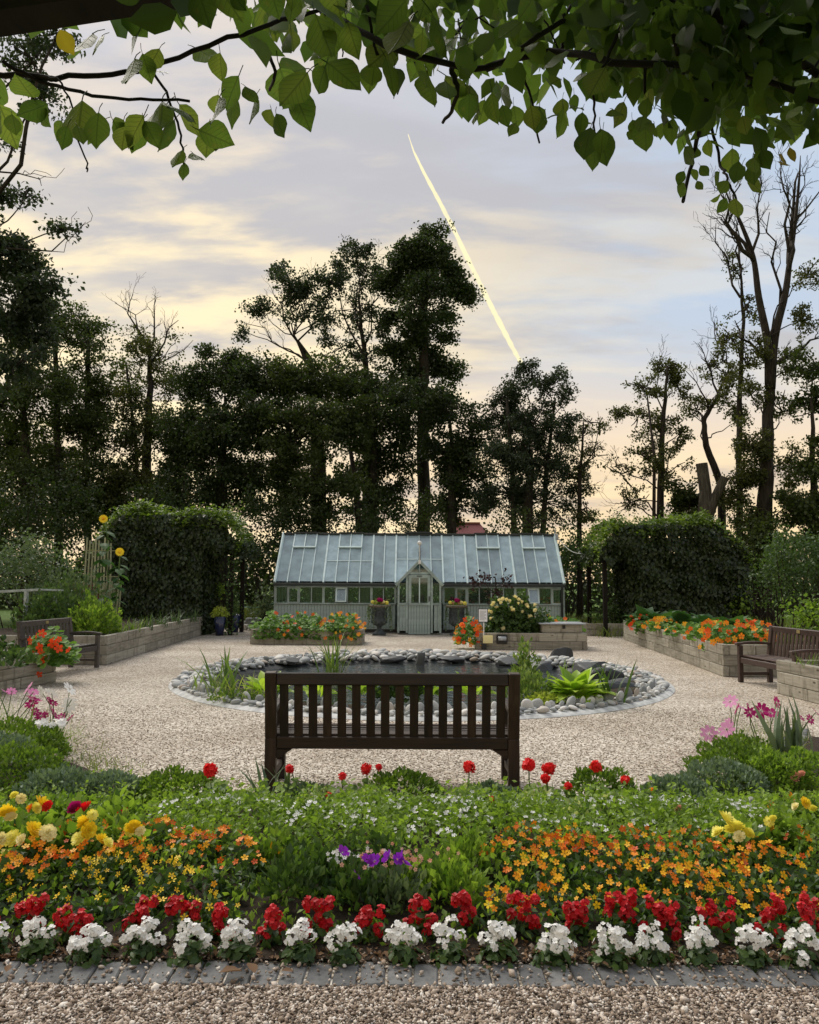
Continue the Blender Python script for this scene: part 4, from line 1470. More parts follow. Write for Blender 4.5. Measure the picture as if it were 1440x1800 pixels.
# ------------------------------------------------------------------ trees
def curve(a, b, bow=.15, n=5, jit=.03):
    a, b = A(a, float), A(b, float)
    t = np.linspace(0, 1, n)[:, None]
    L = np.linalg.norm(b - a)
    P = a + (b - a) * t
    side = rng.normal(size=3) * A((1, 1, .3)) * bow * L
    P = P + np.sin(t * np.pi) * side * .6
    P[1:-1] += rng.normal(0, jit * L, (n - 2, 3))
    return P


def twiggy(mb, a, b, r, level=2, kids=5, wob=.08, up=.4):
    """a bare limb with forking side twigs"""
    P = curve(a, b, .12, 6, wob * .5)
    mb.tube(P, np.linspace(r, max(r * .25, .006), 6), 5)
    if level == 0:
        return
    L = np.linalg.norm(A(b) - A(a))
    for i in range(kids):
        t = rng.uniform(.25, .98)
        k = t * 5
        i0 = min(int(k), 4)
        p = P[i0] + (P[i0 + 1] - P[i0]) * (k - i0)
        d = norm(norm(P[i0 + 1] - P[i0]) + rng.normal(0, .55, 3) + A((0, 0, up)))
        twiggy(mb, p, p + d * L * rng.uniform(.22, .45), r * (1 - t * .6) * .45, level - 1, max(3, kids - 1), wob, up)


def tree(label, base_px, D, trunk, r0, blobs, leaf='tree_dark', lsize=.15, bark='bark', twigs=True, name='tree', bare=(), sub=15, sigma=.30, extra_trunks=(), group='trees behind the garden', tmpl=None, cat='tree', droop=0.0, forks=()):
    b = at(base_px, 1085, D)
    b[2] = 0
    root = empty(name, b, label, cat, group)
    tm = MB()
    pts = [b] + [at(px, py, D + rng.normal() * .1) for px, py in trunk]
    pts = A(pts)
    # smooth the trunk line
    fine = []
    for i in range(len(pts) - 1):
        for k in range(4):
            fine.append(pts[i] + (pts[i + 1] - pts[i]) * k / 4)
    fine.append(pts[-1])
    fine = A(fine)
    fine[1:-1] += rng.normal(0, r0 * .12, (len(fine) - 2, 3))
    rad = r0 * (1 - .8 * np.linspace(0, 1, len(fine)) ** 1.1)
    rad[0] *= 1.25
    tm.tube(fine, rad, 9)
    for tr, rr in extra_trunks:
        q = A([b + A((rng.normal() * .3, rng.normal() * .3, 0))] + [at(px, py, D + rng.normal() * .5) for px, py in tr])
        tm.tube(q, np.linspace(rr, rr * .3, len(q)), 7)
    for tr, ra, rb in forks:
        q = A([at(px, py, D + .05 * i_) for i_, (px, py) in enumerate(tr)])
        sm_ = smooth_line(q)
        tm.tube(sm_, np.linspace(ra, rb, len(sm_)), 8)
    tm.build('trunk', M[bark], root, smooth=True, loc=b)
    bm, lm = MB(), MB()
    for bl in blobs:
        px, py, rx, ry, n = bl[:5]
        if D > 32.5:
            n = int(n * (1.85 if py > 690 else 1.4) * (1.35 if px < 340 else 1.0))
            if px < 340:
                rx, ry = rx * 1.2, ry * 1.12
            elif py > 690:
                rx, ry = rx * 1.12, ry * 1.1
        c = at(px, py, D + rng.uniform(-.8, .8) * rx * D / F)
        R = A((rx * D / F, max(rx, ry) * D / F * .8, ry * D / F))
        # limb from the trunk
        hz = np.linalg.norm(c[:2] - fine[:, :2], axis=1)
        ok = fine[:, 2] < c[2] - .35 * hz
        j = np.where(ok)[0]
        s_ = fine[j[-1]] if len(j) else fine[2]
        lr = min(max(.03, .018 * np.linalg.norm(c - s_) ** .8 * (R[0] ** .3)), r0 * .5)
        bm.tube(curve(s_, c, .12, 7, .03), np.linspace(lr, lr * .4, 7), 6)
        # boughs inside the limb's reach, sprays on each bough, leaves on each spray
        n1 = max(9, n // 110)
        d1 = rdirs(n1)
        B = c + d1 * (rng.random(n1) ** .42 * rng.uniform(.75, 1.22, n1))[:, None] * R
        rho = R.mean() * rng.uniform(.24, .54, n1) * (10 / n1) ** .18
        for q in B:
            bm.tube(curve(c + (q - c) * rng.uniform(0, .3), q + A((0, 0, .1)), .2, 4, .05), (lr * .45 + .012, lr * .32 + .01, .02, .012), 4, cap=False)
        ns = max(n1, n // sub)
        own = rng.choice(n1, ns, p=rho ** 2 / (rho ** 2).sum())
        S = B[own] + rdirs(ns) * (rng.random(ns) ** .45 * rho[own])[:, None] * A((1.05, 1.05, .8))
        for q, ow in zip(S, own):
            if twigs and rng.random() < .40:
                bm.tube(curve(B[ow], q, .2, 3, .05), (.014, .010, .005), 3, cap=False)
        cnt = max(1, int(n * (2.7 if px > 1060 and D < 32.5 else 1.55)) // ns)
        P = np.repeat(S, cnt, 0)
        sg = sigma * np.repeat(rng.uniform(.5, 1.2, ns), cnt)[:, None]
        P = P + rdirs(len(P)) * (rng.random((len(P), 1)) ** .5) * sg * 1.6 * A((1, 1, .7))
        tn = np.clip(np.repeat(rng.random(ns) * .35 + rng.random(n1)[own] * .3, cnt) + rng.random(len(P)) * .35, 0, 1)
        Nn = rdirs(len(P), .35)
        Yd = rng.normal(size=P.shape) + A((0, 0, -droop))
        lm.scatter(P, tmpl or LEAF2W, .80 * lsize * rng.uniform(.5, 1.35, len(P)), N=Nn, Y=Yd, tone=tn)
    for (a0, a1, r_, lv, kd) in bare:
        pa = at(*a0, D + rng.normal() * .3)
        pb_ = at(*a1, D + rng.normal() * .8)
        twiggy(bm, pa, pb_, r_, lv, kd)
    if bm.n:
        bm.build('branches', M[bark], root, loc=b, stuff=True)
    if lm.n:
        lm.build('crown', M[leaf], root, loc=b)
    return root


# left side
tree('tree with long drooping leaves leaning in at the far left edge', -150, 21, [(-130, 800), (-90, 560), (-60, 420)], .32,
     [(-30, 430, 70, 50, 1700), (25, 465, 60, 55, 2000), (70, 525, 55, 42, 1300), (10, 560, 70, 50, 1600), (-10, 335, 55, 30, 500), (40, 350, 22, 20, 110), (105, 408, 26, 20, 170), (60, 590, 50, 40, 900),
      (20, 650, 60, 50, 900), (-20, 250, 40, 30, 250), (55, 110, 75, 50, 900), (100, 60, 60, 40, 500), (70, 180, 45, 35, 260)],
     'tree_blue', .16, sub=26, sigma=.24, tmpl=LEAF2, droop=.5, bare=[((-60, 480), (140, 420), .035, 1, 4), ((-40, 300), (70, 330), .03, 1, 3)])
tree('tall screen tree with dark trunk at the left edge', 45, 35, [(45, 800), (40, 620)], .26,
     [(40, 620, 60, 50, 1100), (10, 700, 60, 60, 1500), (70, 700, 50, 50, 900), (20, 790, 80, 60, 2200), (60, 870, 70, 60, 2000), (0, 920, 80, 60, 1500)], 'tree_mid')
tree('thin-trunked screen tree second from the left edge', 105, 36, [(100, 800), (97, 600), (100, 560)], .2,
     [(95, 560, 50, 40, 700), (120, 610, 55, 45, 800), (90, 680, 60, 50, 900), (140, 740, 60, 50, 1100), (110, 830, 70, 55, 1900), (130, 900, 70, 50, 1600)], 'tree_mid')
tree('slender screen tree left of the contorted tree', 160, 37, [(150, 780), (155, 600), (165, 570)], .18,
     [(165, 580, 45, 35, 480), (150, 640, 55, 45, 700), (190, 690, 50, 50, 800), (170, 780, 65, 55, 1200), (170, 870, 70, 60, 1900)], 'tree_mid')
tree('tree with contorted bare crown twigs left of the ivy arch', 255, 38, [(258, 800), (265, 680), (262, 600)], .28,
     [(225, 610, 42, 35, 330), (290, 625, 40, 35, 360), (245, 670, 60, 45, 620), (300, 690, 40, 40, 480), (215, 740, 55, 50, 900), (280, 770, 55, 45, 800), (230, 840, 70, 50, 1600), (290, 880, 60, 45, 1300)], 'tree_olive', .14,
     bare=[((262, 640), (200, 535), .06, 2, 5), ((262, 620), (232, 520), .06, 2, 6), ((263, 615), (272, 530), .06, 2, 6), ((264, 640), (312, 565), .06, 2, 6), ((264, 660), (338, 600), .05, 2, 5)], extra_trunks=[([(240, 800), (220, 640)], .15)])
tree('broad dense dark tree rising behind the left ivy arch', 390, 35, [(392, 830), (395, 700)], .32,
     [(390, 632, 42, 28, 800), (345, 680, 52, 40, 2000), (425, 668, 62, 42, 2600), (470, 660, 45, 34, 1300), (330, 770, 50, 55, 2200), (400, 760, 85, 60, 4200), (470, 740, 60, 60, 2600), (360, 850, 80, 55, 2900), (440, 850, 70, 50, 2100), (310, 880, 50, 40, 900)], 'tree_dark')
tree('open fan-shaped tree above the dense trees left of centre', 560, 41, [(552, 780), (545, 650), (515, 590)], .26,
     [(505, 505, 50, 34, 900), (460, 550, 36, 30, 420), (545, 510, 38, 40, 520), (580, 500, 30, 30, 420), (430, 585, 24, 14, 150), (520, 560, 45, 30, 380), (570, 560, 40, 30, 330), (480, 480, 22, 18, 200)], 'tree_blue', .16,
     bare=[((545, 640), (480, 520), .07, 2, 6), ((540, 640), (430, 570), .06, 2, 6), ((545, 630), (540, 500), .07, 2, 6)], sigma=.26)
tree('airy tall tree just left of the highest tree', 640, 41, [(648, 780), (640, 640), (628, 520)], .28,
     [(625, 460, 45, 28, 560), (590, 500, 42, 34, 560), (655, 490, 45, 38, 720), (620, 550, 50, 34, 520), (665, 570, 36, 30, 560), (600, 610, 42, 30, 420), (650, 630, 40, 30, 480), (645, 440, 24, 16, 200)], 'tree_blue', .16,
     bare=[((640, 640), (590, 500), .07, 2, 6), ((642, 650), (680, 500), .07, 2, 6), ((638, 600), (640, 460), .06, 2, 5)], sigma=.27)
tree('highest tree with straight trunk and clumped crown behind the greenhouse', 743, 39, [(743, 800), (742, 600), (744, 470), (748, 420)], .36,
     [(728, 470, 58, 42, 1300), (745, 540, 62, 46, 1300), (738, 605, 52, 44, 900), (752, 412, 22, 18, 620), (735, 440, 34, 24, 1000), (765, 455, 34, 26, 1100), (712, 455, 30, 28, 900), (795, 470, 22, 18, 420), (700, 500, 36, 30, 1300), (745, 500, 40, 32, 1300), (795, 515, 38, 22, 1200), (818, 518, 16, 12, 260), (800, 480, 24, 18, 500),
      (705, 560, 32, 26, 800), (770, 560, 30, 24, 620), (735, 590, 34, 28, 700), (780, 600, 20, 18, 300), (695, 615, 30, 26, 760), (755, 640, 42, 26, 1000), (715, 660, 44, 26, 1100), (790, 650, 26, 24, 460), (740, 710, 60, 34, 1500)], 'tree_dark', .17, sub=20, sigma=.36)
tree('dense tree with low crown left of the highest tree', 560, 35, [(565, 850), (560, 730)], .32,
     [(520, 668, 55, 38, 2100), (580, 672, 60, 40, 2400), (545, 760, 75, 55, 3400), (610, 750, 50, 50, 2000), (500, 830, 55, 50, 1500), (570, 850, 70, 45, 1700), (520, 900, 60, 40, 1100)], 'tree_mid', .15)
tree('dense tree directly behind the greenhouse porch', 655, 36, [(655, 850), (660, 740)], .34,
     [(640, 690, 60, 42, 2300), (700, 715, 50, 45, 2100), (660, 790, 60, 50, 2000), (625, 840, 50, 40, 1000), (690, 860, 55, 40, 1100), (650, 900, 60, 35, 1000)], 'tree_dark', .15, extra_trunks=[([(625, 850), (610, 760)], .2)])
tree('dense dark tree right of the highest trunk', 795, 36, [(795, 850), (790, 740)], .28,
     [(780, 720, 50, 36, 1600), (825, 770, 42, 40, 1200), (785, 800, 55, 45, 1700), (830, 840, 50, 40, 1300), (780, 880, 50, 40, 1100), (850, 880, 30, 25, 500)], 'tree_dark', .15)
# right side
tree('bushy many-stemmed tree right of centre with feathery top', 930, 33, [(930, 860), (932, 760)], .30,
     [(925, 655, 40, 22, 560), (895, 690, 40, 32, 900), (960, 680, 45, 34, 900), (1000, 690, 20, 26, 260), (905, 740, 52, 42, 1900), (960, 750, 50, 42, 1800), (880, 800, 42, 42, 1300), (930, 810, 60, 45, 2200), (985, 800, 36, 42, 1100), (895, 870, 50, 40, 1400), (955, 880, 55, 40, 1400)], 'tree_blue', .14, sub=26, sigma=.22,
     tmpl=LEAF2, extra_trunks=[([(900, 820), (890, 700)], .16), ([(960, 830), (975, 700)], .15)])
tree('thin sparse tree beside the bushy feathery tree', 1020, 33, [(1018, 850), (1025, 740)], .13,
     [(1035, 740, 24, 24, 170), (1015, 770, 26, 26, 230), (1045, 800, 26, 26, 180), (1020, 840, 26, 30, 260), (1030, 890, 30, 30, 330)], 'tree_olive', .13, sigma=.2, tmpl=LEAF2,
     bare=[((1022, 820), (1055, 730), .03, 2, 5), ((1020, 850), (1060, 850), .02, 2, 4)])
tree('slender open tree behind the left end of the right ivy arch', 1165, 31, [(1160, 850), (1166, 720), (1172, 640)], .17,
     [(1170, 645, 32, 24, 460), (1135, 680, 34, 26, 420), (1192, 680, 22, 30, 360), (1120, 730, 36, 30, 400), (1165, 740, 36, 34, 560), (1195, 760, 18, 36, 260), (1130, 800, 44, 34, 420), (1170, 830, 36, 34, 460), (1090, 830, 34, 36, 150), (1110, 880, 40, 28, 220)], 'tree_olive', .13, sigma=.2, tmpl=LEAF2, bark='bark',
     extra_trunks=[([(1150, 800), (1135, 680)], .09)], bare=[((1160, 860), (1070, 800), .03, 2, 6), ((1160, 880), (1065, 880), .025, 2, 5), ((1165, 720), (1165, 615), .03, 2, 5)])
tree('small dark round tree between the slender tree and the cut stump', 1212, 30, [(1212, 900)], .1,
     [(1212, 865, 32, 26, 1100), (1200, 900, 34, 24, 900), (1225, 905, 28, 22, 700)], 'tree_mid', .12, sigma=.2)
tree('sinuous half-bare tree behind the cut stump', 1275, 31, [(1268, 850), (1240, 780), (1236, 735), (1262, 690), (1282, 640)], .17,
     [(1250, 640, 34, 30, 230), (1285, 650, 26, 26, 230), (1225, 720, 22, 24, 120), (1290, 740, 30, 34, 300), (1250, 700, 26, 24, 150), (1270, 600, 22, 22, 130)], 'tree_olive', .13, sigma=.2, tmpl=LEAF2, bark='bark',
     bare=[((1238, 740), (1205, 650), .05, 2, 5), ((1262, 690), (1225, 600), .045, 2, 6), ((1282, 640), (1255, 560), .045, 2, 6), ((1240, 780), (1200, 690), .03, 1, 4)])
# the cut trunk: two stubs, sawn tops
b = at(1240, 1085, 29)
b[2] = 0
st = empty('cut_tree_trunk', b, 'pale sawn-off tree trunk with two stubs behind the right arch', 'tree stump')
for nm, q, r_ in (('trunk', [b, at(1240, 900, 29), at(1240, 860, 29), at(1233, 812, 29)], (.32, .25, .21, .20)), ('stub', [at(1245, 908, 28.9), at(1258, 870, 28.8), at(1274, 836, 28.7)], (.17, .16, .15))):
    mb = MB()
    mb.tube(q, list(r_), 12)
    o = mb.build(nm, M['bark_pale'], st, loc=b)
tree('tall bare-topped tree with forked trunk near the right edge', 1340, 29, [(1342, 950), (1346, 800), (1352, 660), (1350, 590)], .36,
     [(1405, 560, 30, 34, 330), (1330, 600, 26, 34, 260), (1400, 640, 34, 40, 430), (1375, 720, 30, 36, 360), (1320, 690, 26, 40, 330), (1310, 780, 42, 46, 1100), (1300, 860, 46, 44, 1600), (1330, 930, 40, 46, 1500), (1390, 800, 36, 40, 460), (1395, 880, 40, 40, 700), (1415, 480, 26, 34, 260)], 'tree_olive', .13, sigma=.22, tmpl=LEAF2,
     forks=[([(1352, 680), (1348, 600), (1332, 520), (1322, 450), (1300, 390), (1280, 350), (1268, 320)], .17, .012), ([(1353, 680), (1360, 590), (1378, 515), (1386, 455), (1396, 380), (1402, 310), (1404, 270)], .18, .012)],
     bare=[((1322, 450), (1265, 340), .09, 2, 7), ((1322, 455), (1300, 320), .08, 2, 7), ((1385, 460), (1400, 300), .11, 2, 7), ((1384, 470), (1440, 330), .09, 2, 7), ((1370, 530), (1350, 370), .06, 2, 7),
           ((1352, 640), (1440, 590), .10, 2, 6), ((1348, 640), (1290, 560), .07, 2, 5), ((1385, 440), (1370, 270), .06, 2, 6), ((1320, 440), (1330, 300), .06, 2, 6)])
tree('tall thin stem with sparse leaves left of the forked tree', 1300, 30, [(1300, 900), (1298, 700), (1306, 560), (1296, 430)], .15,
     [(1290, 470, 22, 30, 130), (1310, 540, 22, 32, 180), (1285, 590, 24, 28, 170), (1310, 640, 22, 30, 220), (1280, 680, 24, 28, 240)], 'tree_olive', .13, sigma=.2, tmpl=LEAF2,
     bare=[((1300, 520), (1256, 390), .05, 2, 7), ((1300, 480), (1300, 360), .05, 2, 6), ((1303, 560), (1275, 450), .04, 2, 6)])
tree('leafy tree filling the right edge below the bare branches', 1440, 28, [(1435, 900), (1425, 700)], .22,
     [(1430, 640, 40, 40, 420), (1425, 720, 40, 40, 520), (1440, 800, 44, 44, 900), (1420, 880, 50, 44, 1500), (1440, 950, 46, 50, 1500)], 'tree_mid', .14, sigma=.24)


def shrub(px, py, D, rx, ry, n, mat, label, lsize=.09, name='shrub', group='shrubs at the garden edge', trunk=True, tmpl=LEAF2W, blobs=None):
    b = at(px, 1085, D)
    b[2] = 0
    root = empty(name, b, label, 'shrub', group)
    lm, bm = MB(), MB()
    c0 = at(px, py, D)
    for (ox, oy, kx, ky, nn) in (blobs or [(0, 0, 1, 1, n)]):
        c = c0 + A((ox * rx * D / F, 0, -oy * ry * D / F))
        R = A((rx * kx, rx * kx, ry * ky)) * D / F
        ns = max(4, nn // 22)
        dd = rdirs(ns)
        S = c + dd * (rng.random(ns) ** .4)[:, None] * R
        S[:, 2] = np.maximum(S[:, 2], .1)
        P = np.repeat(S, nn // ns, 0) + rng.normal(size=(ns * (nn // ns), 3)) * lsize * 1.5
        P[:, 2] = np.maximum(P[:, 2], .03)
        lm.scatter(P, tmpl, lsize * rng.uniform(.6, 1.3, len(P)), N=rdirs(len(P), .5), tone=np.clip(np.repeat(rng.random(ns), nn // ns) * .5 + .5 * rng.random(len(P)), 0, 1))
        for q in S[:10]:
            bm.tube(curve(b + rng.normal(0, .1, 3) * A((1, 1, 0)), q, .15, 5, .04), np.linspace(.025, .008, 5), 4)
    bm.build('stems', M['bark'], root, loc=b, stuff=True)
    lm.build('foliage', M[mat], root, loc=b)
    return root


for px, py, D, rx, ry, n, mat, lb in (
        (-20, 940, 30, 90, 110, 4200, 'tree_dark', 'dark shrub mass at the left edge under the trees'), (110, 930, 31, 80, 110, 4200, 'tree_dark', 'dark shrub behind the sunflower'),
        (300, 910, 33, 80, 90, 3600, 'tree_dark', 'dark shrub behind the left ivy arch'), (455, 945, 32, 55, 95, 2800, 'tree_dark', 'dark shrub between the left arch and the greenhouse'),
        (545, 930, 33, 65, 80, 2600, 'tree_dark', 'dark shrub behind the left half of the greenhouse roof'), (650, 935, 33, 65, 75, 2600, 'tree_dark', 'dark shrub behind the porch finial'),
        (745, 935, 33, 50, 70, 1900, 'tree_mid', 'dark shrub behind the middle right of the greenhouse roof'), (915, 955, 31.5, 62, 72, 2800, 'tree_mid', 'green shrub behind the right half of the greenhouse roof'),
        (1000, 965, 33, 55, 45, 2000, 'shrub_green', 'green shrub at the right end of the greenhouse'), (1075, 985, 33, 45, 40, 1500, 'tree_mid', 'shrub inside the left opening of the right arch'),
        (1200, 985, 30.5, 120, 60, 2600, 'tree_mid', 'low shrub at the foot of the cut stump'), (1330, 960, 27.8, 55, 80, 3000, 'tree_mid', 'dark shrub at the right end of the right arch'),
        (1405, 985, 20, 58, 62, 3000, 'shrub_green', 'broad holly-like shrub at the right edge above the bench'), (1365, 1000, 21.5, 40, 70, 1700, 'shrub_green', 'upright shrub left of the holly-like one'),
        (1300, 1060, 25, 24, 26, 500, 'bed_green', 'small light green bush at the right end of the right arch'),
        (40, 1000, 20, 62, 62, 2600, 'shrub_pale', 'grey-green fruit bush at the left edge behind the rail'), (105, 1010, 21, 34, 44, 900, 'shrub_green', 'low bush between the fruit bush and the canes'),
        (465, 1065, 27, 18, 30, 420, 'shrub_pale', 'slim shrub with pale flowers at the left end of the greenhouse'),
        (1425, 1085, 15.5, 44, 36, 900, 'bed_green', 'leafy green plants behind the right bench'), (1075, 1085, 26.2, 26, 24, 500, 'shrub_green', 'low bush in the dark bed under the right arch')):
    shrub(px, py, D, rx, ry, n, mat, lb, .11 if D > 24 else .075)


# ------------------------------------------------------------------ ivy-covered arches
def ivy_arch(name, x0, x1, y0, y1, zt, label, posts, opening=None, seed=0):
    root = empty(name, ((x0 + x1) / 2, y0, 0), label, 'arch')
    core, lm, tm = MB(), MB(), MB()
    ox0, ox1, oz = opening
    # filler boxes; the hedge's inner shade is put into their near-black colour
    cx0, cx1 = (x0 + .3, ox0) if ox0 > (x0 + x1) / 2 else (ox1, x1 - .3)
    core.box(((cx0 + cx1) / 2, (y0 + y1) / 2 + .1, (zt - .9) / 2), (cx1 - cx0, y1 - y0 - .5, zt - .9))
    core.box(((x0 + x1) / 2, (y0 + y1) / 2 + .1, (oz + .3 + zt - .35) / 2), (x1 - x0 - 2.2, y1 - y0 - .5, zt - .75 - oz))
    core.build('shade_core', M['shade_fill'], root)

    def hump(x, y):
        return .16 * np.sin(x * 2.1 + seed) + .10 * np.sin(x * 4.7 + 1 + seed) + .08 * np.sin(y * 3.1)

    def ok(P):
        return ~((P[:, 0] > ox0) & (P[:, 0] < ox1) & (P[:, 2] < oz + .15 * np.sin(P[:, 0] * 9)))
    n = 15000
    P = np.stack((rng.uniform(x0, x1, n), np.full(n, y0), rng.uniform(0, zt, n)), 1)
    P[:, 2] *= 1 - .24 * np.clip(1 - np.minimum(P[:, 0] - x0, x1 - P[:, 0]) / 1.0, 0, 1) ** 2
    lump_ = .10 * np.sin(P[:, 0] * 5 + P[:, 2] * 3) + .08 * np.sin(P[:, 2] * 8 + P[:, 0] * 2)
    P[:, 1] += lump_ + rng.normal(0, .07, n) - .1 * (P[:, 2] / zt) ** 3
    P = P[ok(P)]
    k = len(P)
    lm.scatter(P, LEAF2W, rng.uniform(.07, .15, k), N=norm(A((0, -1, .35)) + rng.normal(0, .45, (k, 3))), Y=A((0, -.2, -1)) + rng.normal(0, .4, (k, 3)))
    for xx, sg in ((x0, -1), (x1, 1)):
        n = 3500
        P = np.stack((np.full(n, xx), rng.uniform(y0, y1, n), rng.uniform(0, zt, n)), 1)
        P[:, 2] *= .78
        P[:, 0] += rng.normal(0, .09, n) + sg * .12 * (P[:, 2] / zt) ** 2
        P = P[ok(P)]
        k = len(P)
        lm.scatter(P, LEAF2W, rng.uniform(.07, .15, k), N=norm(A((sg, -.2, .35)) + rng.normal(0, .45, (k, 3))), Y=A((0, 0, -1)) + rng.normal(0, .4, (k, 3)))
    xi = ox0 if ox0 > (x0 + x1) / 2 else ox1       # leafy inner side of the opening
    n = 2600
    P = np.stack((xi + rng.normal(0, .08, n), rng.uniform(y0 + .1, y1, n), rng.uniform(0, oz + .2, n)), 1)
    lm.scatter(P, LEAF2W, rng.uniform(.07, .15, n), N=rdirs(n), Y=A((0, 0, -1)) + rng.normal(0, .4, (n, 3)))
    # underside of the opening
    n = 2500
    P = np.stack((rng.uniform(ox0, ox1, n), rng.uniform(y0, y1, n), np.full(n, oz) + np.abs(rng.normal(0, .15, n))), 1)
    lm.scatter(P, LEAF2W, rng.uniform(.07, .14, n), N=rdirs(n))
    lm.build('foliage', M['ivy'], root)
    n = 9000
    P = np.stack((rng.uniform(x0 - .15, x1 + .15, n), rng.uniform(y0 - .22, y1, n), np.full(n, zt)), 1)
    edge_ = np.minimum(1, np.minimum(P[:, 0] - x0 + .3, x1 + .3 - P[:, 0]) / .5)
    P[:, 2] += hump(P[:, 0], P[:, 1]) + rng.normal(0, .09, n) - 1.0 * np.clip(1 - np.minimum(P[:, 0] - x0 + .15, x1 + .15 - P[:, 0]) / 1.1, 0, 1) ** 2 - .2 * (1 - edge_) - .22 * np.clip((y0 + .1 - P[:, 1]) / .3, 0, 1)
    tm.scatter(P, LEAF2, rng.uniform(.08, .17, n), N=norm(A((0, -.2, 1)) + rng.normal(0, .5, (n, 3))))
    for _ in range(26):       # loose shoots on top
        p = A((rng.uniform(x0, x1), rng.uniform(y0, y1), zt + .05))
        q = p + A((rng.normal() * .35, rng.normal() * .2, rng.uniform(.12, .42)))
        C = curve(p, q, .4, 8, .05)
        tm.scatter(C, LEAF2, .10, N=rdirs(8))
        tm.tube(C, .006, 3)
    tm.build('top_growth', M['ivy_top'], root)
    for (px_, py_) in posts:
        MB().box((px_, py_, (oz + .3) / 2), (.12, .12, oz + .3)).build('post', M['beam'], root)
    return root


ivy_arch('ivy_arch', -9.35, -5.2, 24.6, 26.7, 3.62, 'ivy-covered pergola arch on the left of the greenhouse', [(-5.35, 24.75), (-5.35, 26.4), (-6.2, 26.4)], (-6.2, -4.9, 2.5), 0.5)
ivy_arch('ivy_arch', 5.75, 10.25, 24.9, 27.5, 3.42, 'ivy-covered pergola arch on the right of the greenhouse', [(5.95, 25.0), (5.95, 27.2), (7.1, 27.2)], (5.5, 6.9, 2.35), 2.2)
# creeper climbing the front post of the left arch
mb = MB()
n = 500
P = np.stack((-5.35 + rng.normal(0, .10, n), 24.75 + rng.normal(0, .10, n), rng.uniform(0.02, 2.6, n)), 1)
mb.scatter(P, LEAF2W, .09, N=rdirs(n, .3))
tag(mb.build('post_creeper', M['shrub_green'], loc=(-5.35, 24.75, 0)), 'creeper climbing the front post of the left ivy arch', 'plant')

# meadow grass behind and beside
mb = MB()
n = 9000
P = np.stack((rng.uniform(4.6, 14, n), rng.uniform(24.5, 33, n), np.zeros(n)), 1)
P = P[~((P[:, 0] < 5.6) & (P[:, 1] < 29.8))]
n = len(P)
mb.scatter(P, blade(.03, .5, 2), rng.uniform(.2, .62, n), N=rdirs(n), Y=norm(A((0, 0, 1)) + rng.normal(0, .3, (n, 3))))
n = 3500
P = np.stack((rng.uniform(8.0, 13, n), rng.uniform(14.5, 24, n), np.full(n, 0.0)), 1)
P = P[P[:, 0] > 9.6]
n = len(P)
mb.scatter(P, blade(.03, .5, 2), rng.uniform(.4, .9, n), N=rdirs(n), Y=norm(A((0, 0, 1)) + rng.normal(0, .3, (n, 3))))
n = 4200
P = np.stack((rng.uniform(-7, -4.4, n), rng.uniform(28.5, 33, n), np.zeros(n)), 1)
mb.scatter(P, blade(.03, .5, 2), rng.uniform(.3, .9, n), N=rdirs(n), Y=norm(A((0, 0, 1)) + rng.normal(0, .3, (n, 3))))
tag(mb.build('meadow_grass', M['meadow']), kind='stuff')

# hedgerow far behind, closing the view under the crowns
mb = MB()
n = 30000
P = np.stack((rng.uniform(-34, 34, n), 47 + rng.normal(0, .8, n), np.zeros(n)), 1)
P[:, 2] = rng.random(n) * (3.3 + .7 * np.sin(P[:, 0] * .7) + .4 * np.sin(P[:, 0] * 2.3))
mb.scatter(P, LEAF2W, rng.uniform(.2, .36, n), N=rdirs(n, .3))
tag(mb.build('far_hedgerow', M['tree_dark']), 'dark hedgerow far behind the trees', 'hedge', kind='stuff')

# house roof showing between the trees
hs = at(832, 1000, 62)
hr = empty('house', (hs[0], 62, 0), 'house with a red tiled roof glimpsed behind the greenhouse', 'house')
x0, x1, zt, zr = hs[0] - 2.6, hs[0] + 2.2, 4.2, 6.3
MB().box(((x0 + x1) / 2, 65, zt / 2), (x1 - x0 - .4, 5.6, zt)).build('wall', M['brick_wall'], hr)
rf = MB()
V = [(x0, 61.8, zt - .1), (x1, 61.8, zt - .1), (x1 - 1.4, 65, zr), (x0 + 1.4, 65, zr), (x0, 68.2, zt - .1), (x1, 68.2, zt - .1)]
rf.add(V, [A([(0, 1, 2, 3), (5, 4, 3, 2)]), A([(1, 5, 2), (4, 0, 3)])])
ro = rf.build('roof', M['roof_red'], hr)
MB().bar((x0 + 1.4, 65, zr + .04), (x1 - 1.4, 65, zr + .04), .3, .12).build('ridge_tiles', M['brick_wall'], ro)
MB().box((hs[0] - 1.0, 65, zr + .1), (.6, .5, .7)).build('chimney', M['brick_wall'], ro)
for x in (hs[0] - 1.3, hs[0] + 1.0):
    wn = MB().box((x, 62.18, 2.2), (1.2, .08, 1.2)).build('window', M['white_paint'], hr)
    MB().box((x, 62.13, 2.2), (1.0, .03, 1.0)).build('pane', M['wall_glass'], wn)

